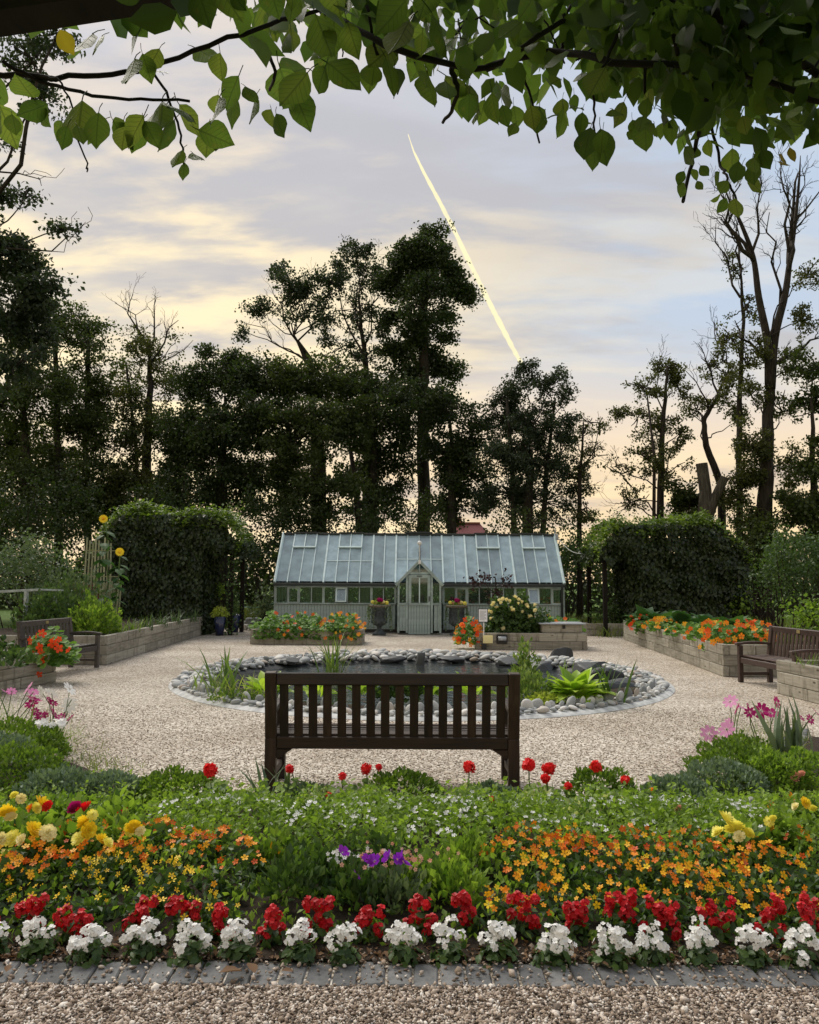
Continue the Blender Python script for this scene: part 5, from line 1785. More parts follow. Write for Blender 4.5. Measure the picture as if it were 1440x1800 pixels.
# contrail high in the evening sky, glowing by itself in place of sunlight
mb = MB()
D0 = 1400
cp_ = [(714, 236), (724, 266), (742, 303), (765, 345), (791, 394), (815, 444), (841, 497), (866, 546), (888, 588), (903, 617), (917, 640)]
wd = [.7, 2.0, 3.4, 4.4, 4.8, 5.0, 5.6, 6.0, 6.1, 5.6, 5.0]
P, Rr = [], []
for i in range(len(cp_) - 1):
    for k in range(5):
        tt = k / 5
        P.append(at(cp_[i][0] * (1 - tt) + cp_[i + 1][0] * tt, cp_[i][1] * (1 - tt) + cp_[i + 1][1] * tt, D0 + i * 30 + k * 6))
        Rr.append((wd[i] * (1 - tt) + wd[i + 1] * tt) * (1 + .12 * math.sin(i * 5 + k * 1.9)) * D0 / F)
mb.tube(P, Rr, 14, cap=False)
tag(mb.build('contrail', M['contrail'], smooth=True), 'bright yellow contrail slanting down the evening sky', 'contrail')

# ------------------------------------------------------------------ plants in the raised beds and planters
def blooms(mb, pts, tmpl, r, N, tone=None, mat=0):
    mb.scatter(pts, tmpl, r, N=N, tone=tone, mat=mat)


def nasturtium(base, rx, ry, h, n, nf, label, fr=.045, trail=0.0, tones=(0, 1), name='nasturtium', flower='nast_petal'):
    root = empty(name, base, label, 'plant', 'nasturtiums in the planters')
    mb = MB()
    d = rdirs(n, .5)
    d[:, 2] = np.abs(d[:, 2])
    P = A(base) + d * (.35 + .65 * rng.random(n) ** .5)[:, None] * A((rx, ry, h)) * (1 + .18 * np.sin(d[:, 0] * 8 + base[0]))[:, None]
    if trail:
        k = n // 3
        P[:k, 1] = base[1] - ry * rng.uniform(.7, 1.05, k)
        P[:k, 2] = base[2] + rng.uniform(-trail, .15, k)
    mb.scatter(P, DISC, rng.uniform(.06, .13, n), N=norm(A((0, -.45, 1)) + rng.normal(0, .4, (n, 3))))
    mb.build('foliage', M['nast_leaf'], root, loc=base)
    if not nf:
        return root
    d = rdirs(nf, .6)
    d[:, 1] = -np.abs(d[:, 1])
    d[:, 2] = np.abs(d[:, 2])
    d = norm(d)
    Q = A(base) + d * A((rx, ry, h)) * 1.06
    if trail:
        k = nf // 4
        Q[:k, 1] = base[1] - ry * 1.1
        Q[:k, 2] = base[2] + rng.uniform(-trail, .1, k)
    fm = MB().scatter(Q, FL5, fr * rng.uniform(.8, 1.25, nf), N=norm(A((0, -1, .5)) + rng.normal(0, .4, (nf, 3))), tone=rng.uniform(*tones, nf))
    fm.build('blossoms', M[flower], root, loc=base, stuff=True)
    return root


for i, (x, rx, nf, tn, lb) in enumerate(((-3.55, .55, 5, (.2, .6), 'nasturtium at the left end of the left planter, few blossoms'), (-2.75, .58, 14, (.1, .7), 'nasturtium with orange blossoms in the middle of the left planter'), (-1.75, .60, 42, (.4, 1), 'nasturtium thick with yellow and orange blossoms at the right end of the left planter'))):
    nasturtium((x, 21.75, .36), rx, .62, .42, 520, nf, lb, .045, .22, tn)
nasturtium((1.45, 20.2, .12), .34, .34, .62, 300, 34, 'orange nasturtium spilling over the left end of the dahlia planter', .06, 0, (.1, .9))
nasturtium((3.35, 20.85, .4), .45, .30, .38, 260, 12, 'yellow and orange nasturtium between the dahlia and the lidded box', .055, 0, (.6, 1))
nasturtium((4.0, 21.1, .4), .55, .35, .30, 320, 3, 'leafy nasturtium behind the lidded box', .05, 0, (.2, .6))
for i, (p, rx, ry, h, n, nf, tn, lb) in enumerate((((6.05, 21.4, .5), .45, .55, .30, 260, 26, (0, .3), 'red nasturtium at the far end of the right raised bed'), ((5.95, 19.6, .5), .4, .6, .28, 260, 26, (.6, 1), 'orange-yellow nasturtium next to the red one in the right bed'),
                                                  ((5.95, 17.8, .5), .45, .7, .24, 260, 9, (.4, 1), 'sparse nasturtium midway along the right raised bed'), ((5.90, 16.2, .5), .5, .7, .36, 420, 44, (.3, 1), 'orange nasturtium hanging over the edge of the right bed'),
                                                  ((6.1, 15.1, .5), .75, .55, .42, 560, 56, (.1, .9), 'large orange nasturtium at the near corner of the right bed'))):
    root = nasturtium(p, rx, ry, h, n, nf, lb, .05, .16 if i in (0, 3) else 0, tn)
nasturtium((-5.62, 13.05, .30), .34, .42, .52, 420, 0, 'red nasturtium hanging over the near left raised bed', .06)
nr = bpy.data.objects[[o.name for o in col.objects if o.get('label') == 'red nasturtium hanging over the near left raised bed'][0]]
mb = MB()
# its large blossoms, one by one
fme = MB().scatter([(0, 0, 0)], FL5, 1.0, N=[(0, 0, 1)], tone=.12).mesh('blossom', M['nast_petal'])
for px, py, s in ((75, 1117, .075), (55, 1130, .07), (95, 1135, .09), (72, 1142, .085), (104, 1143, .075), (60, 1152, .05), (76, 1155, .06), (74, 1168, .085), (122, 1146, .06), (92, 1128, .06), (66, 1121, .06), (70, 1190, .06), (105, 1127, .05)):
    p = at(px, py, 12.66 + rng.normal() * .04)
    link('blossom', fme, nr, Matrix.Translation(p) @ Euler((1.15 + rng.normal() * .3, rng.normal() * .3, rng.uniform(0, 6))).to_matrix().to_4x4() @ Matrix.Scale(s, 4))

# cream dahlias
dh = empty('dahlia_bush', (2.6, 20.5, .36), 'bushy dahlia with round cream-yellow blooms in the right planter', 'plant')
n = 2600
d = rdirs(n, .4)
d[:, 2] = np.abs(d[:, 2])
P = A((2.62, 20.5, .38)) + d * (rng.random(n) ** .4)[:, None] * A((.86, .45, .92)) * (1 + .15 * np.sin(d[:, 0] * 9))[:, None]
MB().scatter(P, LEAF2W, rng.uniform(.07, .13, n), N=rdirs(n, .6)).build('foliage', M['bed_dark'], dh, loc=(2.6, 20.5, .36))
mb = MB()
for lay in range(4):
    T, Fl = petals(10, .5, .18 + .28 * lay, .05, 1 - .2 * lay)
    mb.add(T + A((0, 0, .07 * lay)), Fl, .3 + .2 * lay)
dme = mb.mesh('bloom', M['cream_petal'])
for px, py in ((880, 1054), (885, 1052), (892, 1053), (895, 1056), (882, 1059), (907, 1050), (913, 1053), (917, 1057), (911, 1060), (927, 1062), (942, 1063), (942, 1072), (930, 1082), (934, 1083), (866, 1063), (864, 1075), (861, 1074), (903, 1072), (920, 1074), (901, 1073), (872, 1090), (867, 1060), (885, 1105), (905, 1049), (885, 1103), (928, 1067), (865, 1087), (899, 1068), (874, 1067)):
    p = at(px, py, 20.05 + rng.uniform(0, .25))
    link('bloom', dme, dh, Matrix.Translation(p) @ Euler((1.0 + rng.normal() * .3, rng.normal() * .3, rng.uniform(0, 6))).to_matrix().to_4x4() @ Matrix.Scale(rng.uniform(.045, .062), 4))
# dark-leaved plant leaning over the greenhouse eaves
mb = MB()
C = curve((2.8, 24.8, 0), (2.6, 24.8, 1.75), .2, 8, .03)
mb.tube(C, .02, 5)
for q in ((1.95, 24.8, 1.62), (2.3, 24.8, 1.75), (2.9, 24.8, 1.7), (2.6, 24.8, 1.3), (2.7, 24.8, 1.0)):
    mb.tube(curve(C[5], q, .2, 5), .01, 4)
    n = 42
    mb.scatter(A(q) + rng.normal(0, .12, (n, 3)), LEAF2W, .10, N=rdirs(n, .3), mat=1)
tag(mb.build('castor_plant', [M['bark'], M['castor']], loc=(2.8, 24.8, 0)), 'dark red-leaved plant rising before the greenhouse eaves', 'plant')

# rhubarb and cabbages along the right bed
for i, (px, py, D, r_, lb) in enumerate(((1135, 1080, 21.5, .62, 'broad-leaved rhubarb at the far end of the right bed'), (1165, 1075, 20.6, .66, 'broad-leaved rhubarb second from the far end of the right bed'), (1205, 1080, 19.6, .62, 'broad-leaved rhubarb in the middle of the right bed'),
                                         (1245, 1082, 18.6, .60, 'broad-leaved rhubarb fourth along the right bed'), (1285, 1088, 17.4, .55, 'broad-leaved rhubarb at the near end of the right bed'), (1190, 1070, 22.2, .55, 'broad-leaved rhubarb at the back of the right bed'))):
    p = at(px, py, D)
    hosta((p[0], p[1], .48), 26, r_ * .85, M['rhubarb'], lb, 'rhubarb', 1.9)
for px, D, n, h, lb in ((1330, 16.2, 70, .5, 'feathery fennel-like plant behind the orange nasturtium'), (1385, 14.8, 60, .45, 'bright grassy plant behind the right bench back'), (1425, 11.6, 30, .3, 'green seedlings in the near right raised bed')):
    p = at(px, 1085, D)
    strap_clump('leafy_clump', (p[0], p[1], .45), n, h, .5, M['grass'], lb, 'plant', .03, .5)
# left bed: herbs, onions, leeks
for px, py, D, rx, h, mat, lb in ((120, 1090, 17.6, .75, .95, 'shrub_green', 'tall bushy herb behind the left bench'), (80, 1100, 17.0, .7, .75, 'shrub_green', 'bushy herb at the left end of the left raised bed'), (165, 1095, 17.0, .55, .62, 'bed_green', 'brighter green herb at the corner of the left raised bed'), (125, 1070, 18.6, .6, 1.2, 'shrub_pale', 'herb with grey-pink flower spikes behind the left bench')):
    p = at(px, py, D)
    mound('herb_bush', (p[0], p[1], .46), rx, .55, h * 1.2, 1200, LEAF2, .10, M[mat], lb, 'plant', up=1.0, shell=.25, rough=.2)
for i, (px, D, n, h) in enumerate(((205, 17.0, 50, .42), (232, 18.0, 50, .45), (258, 19.0, 46, .5), (285, 20.2, 46, .5), (310, 21.6, 40, .5), (335, 23.2, 36, .45))):
    p = at(px, 1085, D)
    strap_clump('onion_clump', (p[0], p[1], .47), n, h, .45, M['bed_green' if i < 2 else 'shrub_green'], f'clump of onion leaves, {ORD[i]} along the left raised bed from the bench', 'plant', .025, .6, group='onions in the left raised bed')
for i, (px, D, n, h, mt, lb) in enumerate(((5, 12.4, 60, .3, 'bed_dark', 'leafy vegetables in the near left raised bed'), (30, 11.6, 40, .18, 'shrub_green', 'low cabbage leaves at the front of the near left raised bed'))):
    p = at(px, 1085, D)
    mound('vegetable', (p[0], p[1], .40), .26, .4, h, 150, LEAF6, .10, M[mt], lb, 'plant')

# leaning cane trellis with the sunflower
tr = empty('cane_trellis', (-7.3, 18.4, .45), 'leaning panel of upright bamboo canes behind the left bench', 'trellis')
for i in range(9):
    a_ = at(146 + i * 6.2, 1042, 18.9)
    b_ = at(154 + i * 5.2, 948 + (i % 3) * 5, 19.6)
    a_[2] = .45
    MB().bar(a_, b_, .035, .025, (0, 1, 0)).build('cane', M['cane'], tr)
for i in range(10):
    a_ = at(176 + i * 3.6, 1078, 18.6)
    b_ = at(178 + i * 4.0, 1020 + (i % 4) * 4, 19.0)
    a_[2] = .45
    MB().bar(a_, b_, .03, .022, (0, 1, 0)).build('cane', M['cane'], tr)
for z in (1.0, 1.7, 2.3):
    MB().bar((-7.55, 19.05, z), (-6.75, 19.05, z), .02, .02).build('cross_cane', M['cane'], tr)
big = [(182, 915, 18.35), (211, 973, 18.3)]
for k, (px, py, D) in enumerate(big):
    top = at(px, py, D)
    base = (top[0] + (.05 if k == 0 else -.1), D + .05, .46)
    lb = 'tall sunflower plant with a yellow flower above the canes' if k == 0 else 'shorter sunflower plant with a drooping orange-yellow flower'
    sf = empty('sunflower', base, lb, 'sunflower')
    C = curve(base, top + A((0, .06, 0)), .05, 8, .01)
    MB().tube(C, .016, 6).build('stem', M['stem'], sf, smooth=True)
    for i in range(24 if k == 0 else 18):
        t_ = rng.uniform(.25, .97)
        p = C[0] + (C[-1] - C[0]) * t_
        a_ = i * 2.4
        me_ = MB().scatter([(0, 0, 0)], LEAF6, rng.uniform(.22, .36), N=[(math.cos(a_) * .3, math.sin(a_) * .3 - .1, 1)], Y=[(math.cos(a_), math.sin(a_), -.45)]).mesh('leaf', M['rhubarb'])
        link('leaf', me_, sf, Matrix.Translation(p))
    hd = MB()
    hd.scatter([top], petals(16, .6, .12, .3), .095, N=[(.35, -1, .1)], tone=.4)
    hd.scatter([top + A((0, -.006, 0))], petals(15, .6, .25, .3), .083, N=[(.35, -1, .1)], tone=.8)
    fh = hd.build('flower_head', M['yellow_petal'], sf)
    MB().scatter([top + A((.008, -.022, .004))], ICO, .034, N=[(.35, -1, .1)]).build('disc', M['orange_petal'], fh)

# netted frame at the left edge
fr = empty('net_frame', (-8.3, 16.6, 0), 'pale timber rail and post frame at the left edge', 'fence')
pa, pb_, pc2 = at(-40, 1046, 16.6), at(72, 1040, 16.9), at(112, 1041, 17.4)
MB().bar(pa, pb_, .04, .05, bev=.004).build('top_rail', M['rail_pale'], fr)
MB().bar(pb_, pc2, .03, .035, bev=.004).build('top_rail', M['rail_pale'], fr)
for px, D, z1 in ((42, 16.75, 1.38), (44.8, 16.80, 1.38), (95, 17.2, 1.28)):
    p = at(px, 1085, D)
    MB().box((p[0], p[1] + .06, z1 / 2 + .05), (.05, .035, z1 - .1)).build('post', M['rail_pale'], fr)
# dark red compost bin behind
p = at(125, 1025, 24)
cb = empty('compost_bin', (p[0], 24, 0), 'dark red plank compost bin in the shade behind the canes', 'bin')
for k in range(9):
    MB().box((p[0], 24, .12 + k * .17), (1.7, .04, .155)).build('plank', M['plank_red'], cb)
for s in (-1, 1):
    MB().box((p[0] + s * .82, 24.05, .8), (.08, .06, 1.6)).build('post', M['plank_red'], cb)

# glazed pots by the left arch
for px, D, r_, h, mt, lb in ((388, 24.6, .19, .56, 'lime', 'tall dark blue glazed pot with yellow-green plant at the end of the left bed'), (412, 26.3, .24, .56, 'shrub_green', 'wide dark blue glazed pot with feathery plant by the left arch'), (380, 26.2, .18, .75, 'bed_green', 'shaded dark pot with a clipped green ball beside the left arch post')):
    p = at(px, 1085, D)
    b = (p[0], D, 0)
    po = empty('glazed_pot', b, lb, 'pot')
    MB().lathe(b, [(.001, 0), (r_ * .62, 0), (r_ * .7, h * .4), (r_, h), (r_ * .9, h), (r_ * .82, h - .05), (.001, h - .05)], 24).build('pot', M['blue_glaze'], po, smooth=True)
    n = 330
    d = rdirs(n, .4)
    if 'ball' in lb:
        C = A((b[0], D, h + .55))
        P = C + d * .27 * (rng.random(n) ** .25)[:, None]
        MB().tube([(b[0], D, h - .05), (b[0], D, h + .5)], .02, 6).build('stem', M['bark'], po)
    else:
        d[:, 2] = np.abs(d[:, 2])
        P = A((b[0], D, h)) + d * (rng.random(n) ** .4)[:, None] * A((r_ * 1.35, r_ * 1.35, .30 if mt == 'lime' else .5))
    MB().scatter(P, LEAF2, .085, N=rdirs(n, .4)).build('foliage', M[mt], po)
# low wall of stones and cord barrier left of the greenhouse
mb = MB()
pts_ = [at(425, 1066, 27), at(445, 1070, 27), at(465, 1067, 27), at(483, 1061, 26.5)]
mb.tube(pts_, .012, 5)
tag(mb.build('cord_barrier', M['rope']), 'green cord strung left of the greenhouse corner', 'cord')
p = at(425, 1080, 26.9)
o = MB().box((p[0], 26.95, .42), (.07, .07, .84), bev=.008).build('barrier_post', M['rail_pale'])
tag(o, 'short timber post holding the green cord', 'post')
for i in range(12):
    p = at(432 + i * 4.2 + rng.normal(), 1085, 27.4 + rng.normal() * .3)
    V, Fc = lump(500 + i, 1, .3, (.16, .13, .12), True)
    o = MB().add(V, [Fc], rng.random()).build('rockery_stone', M['cobble'], loc=(0, 0, 0))
    o.location = (p[0], p[1], .08 + (i % 3) * .12)
    tag(o, 'rough stone in the small rockery left of the greenhouse', 'stone', 'rockery stones left of the greenhouse')

# drainpipe, aerial wire at the greenhouse's right end
w_ = at(982, 945, 27.6)
aw = empty('aerial_wire', w_, 'pale wire hanging from a bracket at the greenhouse right gable', 'wire')
MB().box((gx1 + .03, 27.6, 3.15), (.09, .09, .2), bev=.01).build('bracket', M['lid_grey'], aw)
MB().tube([(gx1 - .02, 27.6, 3.2), (gx1 - .02, 27.6, 3.45)], .015, 6).build('rod', M['cable'], aw)
a_, b_ = A((gx1 + .07, 27.55, 3.12)), at(1035, 971, 26)
tt = np.linspace(0, 1, 14)[:, None]
W = a_ + (b_ - a_) * tt
W[:, 2] -= .25 * np.sin(tt[:, 0] * np.pi) * (1 - .3 * tt[:, 0])
MB().tube(W, .013, 5).build('cable', M['cable'], aw)
MB().tube([(gx1 - .06, gyf - .20, 1.5), (gx1 - .06, gyf - .12, 1.35), (gx1 - .06, gyf - .10, .05)], .035, 8).build('downpipe', M['paint_dark'], gh, smooth=True)

# ------------------------------------------------------------------ the crescent flower bed
def bz(x, y):
    return float(bed_z(np.array(float(x)), np.array(float(y))))


def dsh(D):
    return D + float(np.interp(D, [3.4, 6.5, 9], [.16, .13, .04]))


def bpos(px, D):
    D = dsh(D)
    p = at(px, 1085, D)
    return A((p[0], D, bz(p[0], D)))


# front row: white begonias
WX = [12, 90, 182, 272, 355, 430, 537, 612, 713, 790, 872, 968, 1065, 1133, 1215, 1307, 1390]
for i, px in enumerate(WX):
    b = bpos(px, 3.455 + rng.normal() * .015)
    s = rng.uniform(.85, 1.2)
    rt = empty('white_begonia', b, f'white bedding begonia, {ORD[i]} from the left in the front row', 'flower', 'white begonias along the pavers')
    n = 110
    d = rdirs(n, .2)
    d[:, 2] = np.abs(d[:, 2])
    P = b + d * rng.uniform(.3, 1, n)[:, None] * A((.088, .08, .085)) * s
    MB().scatter(P, LEAF6, rng.uniform(.03, .052, n), N=norm(d + A((0, 0, .4)) + rng.normal(0, .3, (n, 3)))).build('foliage', M['bed_dark'], rt, loc=b)
    k = int(rng.integers(6, 9))
    k += 2
    cl = []
    for q in range(k):
        u_a, u_r = q * 2.4 + rng.normal() * .4, .066 * math.sqrt((q + .4) / k) * s
        cl.append(b + A((u_r * math.cos(u_a), u_r * math.sin(u_a) * .7 - .015, .138 - 14 * u_r * u_r + rng.normal() * .012)))
    P, N = [], []
    for c in cl:
        m_ = int(rng.integers(6, 12))
        d = rdirs(m_, .3)
        P.append(c + d * A((.026, .024, .022)) * rng.uniform(.6, 1.1, (m_, 1)))
        N.append(d + A((0, -.6, .5)))
    P, N = np.concatenate(P), np.concatenate(N)
    MB().scatter(P, FL4, rng.uniform(.0095, .0155, len(P)) * s, N=N).build('blossoms', M['white_petal'], rt, loc=b, stuff=True)

# second row: red bedding
RX = [(-2, 1), (82, 1.15), (155, 1), (262, 1.1), (340, 1.05), (405, .7), (490, .8), (578, 1.15), (652, 1), (742, .95), (825, 1.1), (920, 1.2), (1010, .85), (1090, 1.25), (1150, 1.15), (1250, 1.2), (1340, 1.2), (1412, 1.15)]
for i, (px, s) in enumerate(RX):
    b = bpos(px, 3.62 + rng.normal() * .02)
    rt = empty('red_begonia', b, f'deep red bedding begonia, {ORD[i]} from the left in the second row', 'flower', 'red begonias behind the white row')
    n = 50
    d = rdirs(n, .2)
    d[:, 2] = np.abs(d[:, 2])
    P = b + d * rng.uniform(.3, 1, n)[:, None] * A((.09, .07, .11)) * s
    MB().scatter(P, LEAF6, rng.uniform(.03, .055, n), N=norm(d + rng.normal(0, .4, (n, 3)))).build('foliage', M['bed_dark'], rt, loc=b)
    k = int(7 + 4 * s)
    P, N = [], []
    for _ in range(k):
        c = b + A((float(np.clip(rng.normal(), -1.7, 1.7)) * .036 * s, rng.normal() * .022 - .01, rng.uniform(.04, .165) * (.75 + .25 * s)))
        m_ = int(rng.integers(14, 24))
        d = rdirs(m_, .3)
        P.append(c + d * A((.020, .018, .027)) * rng.uniform(.5, 1.1, (m_, 1)))
        N.append(d + A((0, -.4, .3)))
    P, N = np.concatenate(P), np.concatenate(N)
    MB().scatter(P, FL4, rng.uniform(.009, .015, len(P)), N=N).build('blossoms', M['red_petal'], rt, loc=b, stuff=True)


# drifts of orange and yellow bidens
def bidens(b, rx, h, nf, tones, label, gcol='orange_petal'):
    rt = empty('bidens', b, label, 'flower', 'orange and yellow bidens drifts')
    n = 170
    d = rdirs(n, .3)
    d[:, 2] = np.abs(d[:, 2])
    P = b + d * (rng.random(n) ** .5)[:, None] * A((rx, rx, h))
    MB().scatter(P, LEAF2, rng.uniform(.03, .06, n), N=rdirs(n, .5)).build('foliage', M['bed_dark'], rt, loc=b)
    a_ = rng.uniform(0, 6.28, nf)
    r_ = rx * 1.05 * np.sqrt(rng.random(nf))
    Q = b + np.stack((r_ * np.cos(a_), r_ * np.sin(a_), h * (1.05 - .35 * (r_ / rx) ** 2) + rng.normal(0, .012, nf)), 1)
    MB().scatter(Q, STAR5 if tones[0] > .5 else petals(5, .42, .12), rng.uniform(.009, .0215, nf), N=norm(A((0, -.75, .8)) + rng.normal(0, .38, (nf, 3))), tone=rng.uniform(*tones, nf)).build('blossoms', M[gcol], rt, loc=b, stuff=True)
    return rt


rows = [(3.80, .13), (4.02, .16), (4.26, .18), (4.52, .185)]
RN = ['front row', 'second row', 'third row', 'back row']
for side, (p0, p1) in (('left', (-10, 470)), ('right', (885, 1440))):
    for r_i, (D, h) in enumerate(rows):
        pxs = np.arange(p0 + (r_i % 2) * 40, p1, 96 - r_i * 2)
        for i, px in enumerate(pxs):
            b = bpos(px + rng.normal() * 10, D + rng.normal() * .05)
            if side == 'left':
                tn = (.75, 1.0) if (r_i == 0 or 140 < px < 330 and r_i < 2) else (0.0, .72)
                nf = (int(rng.integers(16, 40)) if rng.random() > .15 else 6) if r_i else int(rng.integers(4, 16))
            else:
                tn = (.2, .9) if r_i < 2 else (0.0, .72)
                nf = (int(rng.integers(18, 44)) if rng.random() > .12 else 8) if r_i else int(rng.integers(6, 26))
            bidens(b, .15, h, nf, tn, f'{"yellow" if tn[0] > .5 else "orange"} bidens, {ORD[i]} from the left in the {RN[r_i]} of the {side} drift')

# leafy ground cover filling the bed, starred with small white flowers behind
mb = MB()
n = 30000
P = np.stack((rng.uniform(-5, 5, n), 3.68 + 2.9 * rng.random(n) ** .85, np.zeros(n)), 1)
keep = in_bed(P[:, 0], P[:, 1]) & (np.abs(P[:, 0]) < P[:, 1] * .56)
P = P[keep]
hh = np.interp(P[:, 1], [3.66, 3.85, 4.15, 4.65, 5.2, 5.6, 6.0, 6.6], [.02, .05, .08, .14, .19, .075, .03, .07])
hump_ = 1 + .38 * np.sin(P[:, 0] * 7 + 2 * np.sin(P[:, 1] * 3)) * np.cos(P[:, 1] * 8) + .3 * np.sin(P[:, 0] * 23 + P[:, 1] * 17) * np.sin(P[:, 1] * 21)
z = rng.random(len(P)) ** .45 * hh * hump_
P[:, 2] = bed_z(P[:, 0], P[:, 1]) + z
n = len(P)
mb.scatter(P, LEAF2, rng.uniform(.022, .05, n), N=rdirs(n, .6), Y=norm(A((0, 0, .9)) + rng.normal(0, .7, (n, 3))), tone=np.clip(.5 * rng.random(n) + .5 * (np.sin(P[:, 0] * 5 + P[:, 1] * 3) * .5 + .5), 0, 1))
n2 = 6500
P2 = np.stack((rng.uniform(-1.6, 2.3, n2), rng.uniform(4.7, 5.6, n2), np.zeros(n2)), 1)
hh = np.interp(P2[:, 1], [4.65, 5.2, 5.65], [.16, .21, .08])
P2[:, 2] = bed_z(P2[:, 0], P2[:, 1]) + rng.random(n2) ** .5 * hh * (1 + .45 * np.sin(P2[:, 0] * 8 + 3 * np.sin(P2[:, 1] * 4)) * np.sin(P2[:, 1] * 9)) * rng.uniform(.8, 1.35, n2)
mb.scatter(P2, LEAF2, rng.uniform(.025, .048, n2), N=rdirs(n2, .8), tone=rng.uniform(.3, 1, n2))
for _ in range(420):          # taller sprigs standing above the rest
    x, y = rng.uniform(-2.6, 2.6), rng.uniform(4.45, 5.5)
    z1 = .06 + float(np.interp(y, [4.4, 5.2, 5.6], [.17, .23, .13])) * rng.uniform(.9, 1.4)
    k = 16
    zz = np.linspace(.08, z1, k)
    P3 = np.stack((x + rng.normal(0, .014, k), y + rng.normal(0, .014, k), zz), 1)
    an_ = rng.uniform(0, 6.28, k)
    mb.scatter(P3, LEAF2, rng.uniform(.022, .045, k), N=rdirs(k, 1.0), Y=np.stack((np.cos(an_), np.sin(an_), np.full(k, .55)), 1), tone=rng.uniform(.35, 1) * np.ones(k))
tag(mb.build('leafy_ground_cover', M['bed_green']), 'bright green leafy planting filling the flower bed', 'plants', kind='stuff')
mb = MB()
P = []
for _ in range(95):
    x, y = rng.uniform(-1.5, 2.2), rng.uniform(4.75, 5.55)
    k = int(rng.integers(3, 10))
    P.append(np.stack((x + rng.normal(0, .05, k), y + rng.normal(0, .05, k), np.full(k, np.interp(y, [4.65, 5.2, 5.65], [.18, .235, .11]) + .03) + rng.normal(0, .015, k)), 1))
P = np.concatenate(P)
mb.scatter(P, FL5, rng.uniform(.009, .016, len(P)), N=norm(A((0, -.5, 1)) + rng.normal(0, .3, (len(P), 3))))
tag(mb.build('small_white_flowers', M['white_petal']), 'tiny white flowers scattered over the green planting', 'flowers', kind='stuff')
# darker low plants between the two drifts
for i, (px, D, h, mt, lb) in enumerate(((520, 3.95, .20, 'bed_dark', 'dark leafy tuft right of the left drift'), (575, 4.1, .19, 'bed_dark', 'dark tuft below the purple petunias'), (745, 4.05, .17, 'bed_green', 'green tuft right of the peach flowers'), (800, 3.95, .18, 'bed_green', 'green tuft left of the right drift'), (500, 4.35, .2, 'santolina', 'fine green tuft behind the left drift end'), (830, 4.3, .2, 'bed_green', 'leafy tuft behind the right drift end'), (640, 3.92, .16, 'bed_dark', 'dark tuft under the red row centre'), (700, 3.9, .15, 'shrub_pale', 'pale tuft under the red row centre'))):
    b = bpos(px, D)
    mound('leafy_tuft', b, .17, .15, h, 260, LEAF2, .055, M[mt], lb, 'plant', 'leafy tufts between the drifts', up=1.0, shell=.2)
# purple petunias
b = bpos(662, 4.25)
pt_ = mound('petunia', b, .24, .14, .22, 260, LEAF2W, .045, M['bed_dark'], 'purple petunia plant in the middle of the bed', 'flower', up=.8, shell=.2)
T, Fl = petals(5, .62, .45, .1)
pme = MB().add(T, Fl, .6).mesh('flower', M['purple_petal'])
for px, py in ((605, 1499), (629, 1543), (662, 1515), (686, 1508), (702, 1511), (716, 1519), (711, 1504), (648, 1512)):
    p = at(px, py, 4.02)
    link('flower', pme, pt_, Matrix.Translation(p) @ Euler((1.0 + rng.normal() * .25, rng.normal() * .3, rng.uniform(0, 6))).to_matrix().to_4x4() @ Matrix.Scale(rng.uniform(.030, .038), 4))
b = bpos(700, 4.05)
nm = mound('nemesia', b, .22, .12, .17, 200, LEAF2, .04, M['bed_dark'], 'peach and cream nemesia below the petunias', 'flower', up=1.0, shell=.2)
Q = b + np.stack((rng.normal(0, .12, 60), rng.normal(0, .06, 60), .15 + rng.random(60) * .07), 1)
MB().scatter(Q, FL5, rng.uniform(.007, .013, 60), N=norm(A((0, -1, .6)) + rng.normal(0, .3, (60, 3)))).build('blossoms', M['peach_petal'], nm, loc=b, stuff=True)
b = bpos(615, 4.05)
nm = mound('nemesia', b, .14, .1, .15, 120, LEAF2, .04, M['bed_dark'], 'white nemesia left of the peach one', 'flower', up=1.0, shell=.2)
Q = b + np.stack((rng.normal(0, .08, 30), rng.normal(0, .05, 30), .14 + rng.random(30) * .08), 1)
MB().scatter(Q, FL5, rng.uniform(.007, .013, 30), N=norm(A((0, -1, .6)) + rng.normal(0, .3, (30, 3)))).build('blossoms', M['white_petal'], nm, loc=b, stuff=True)

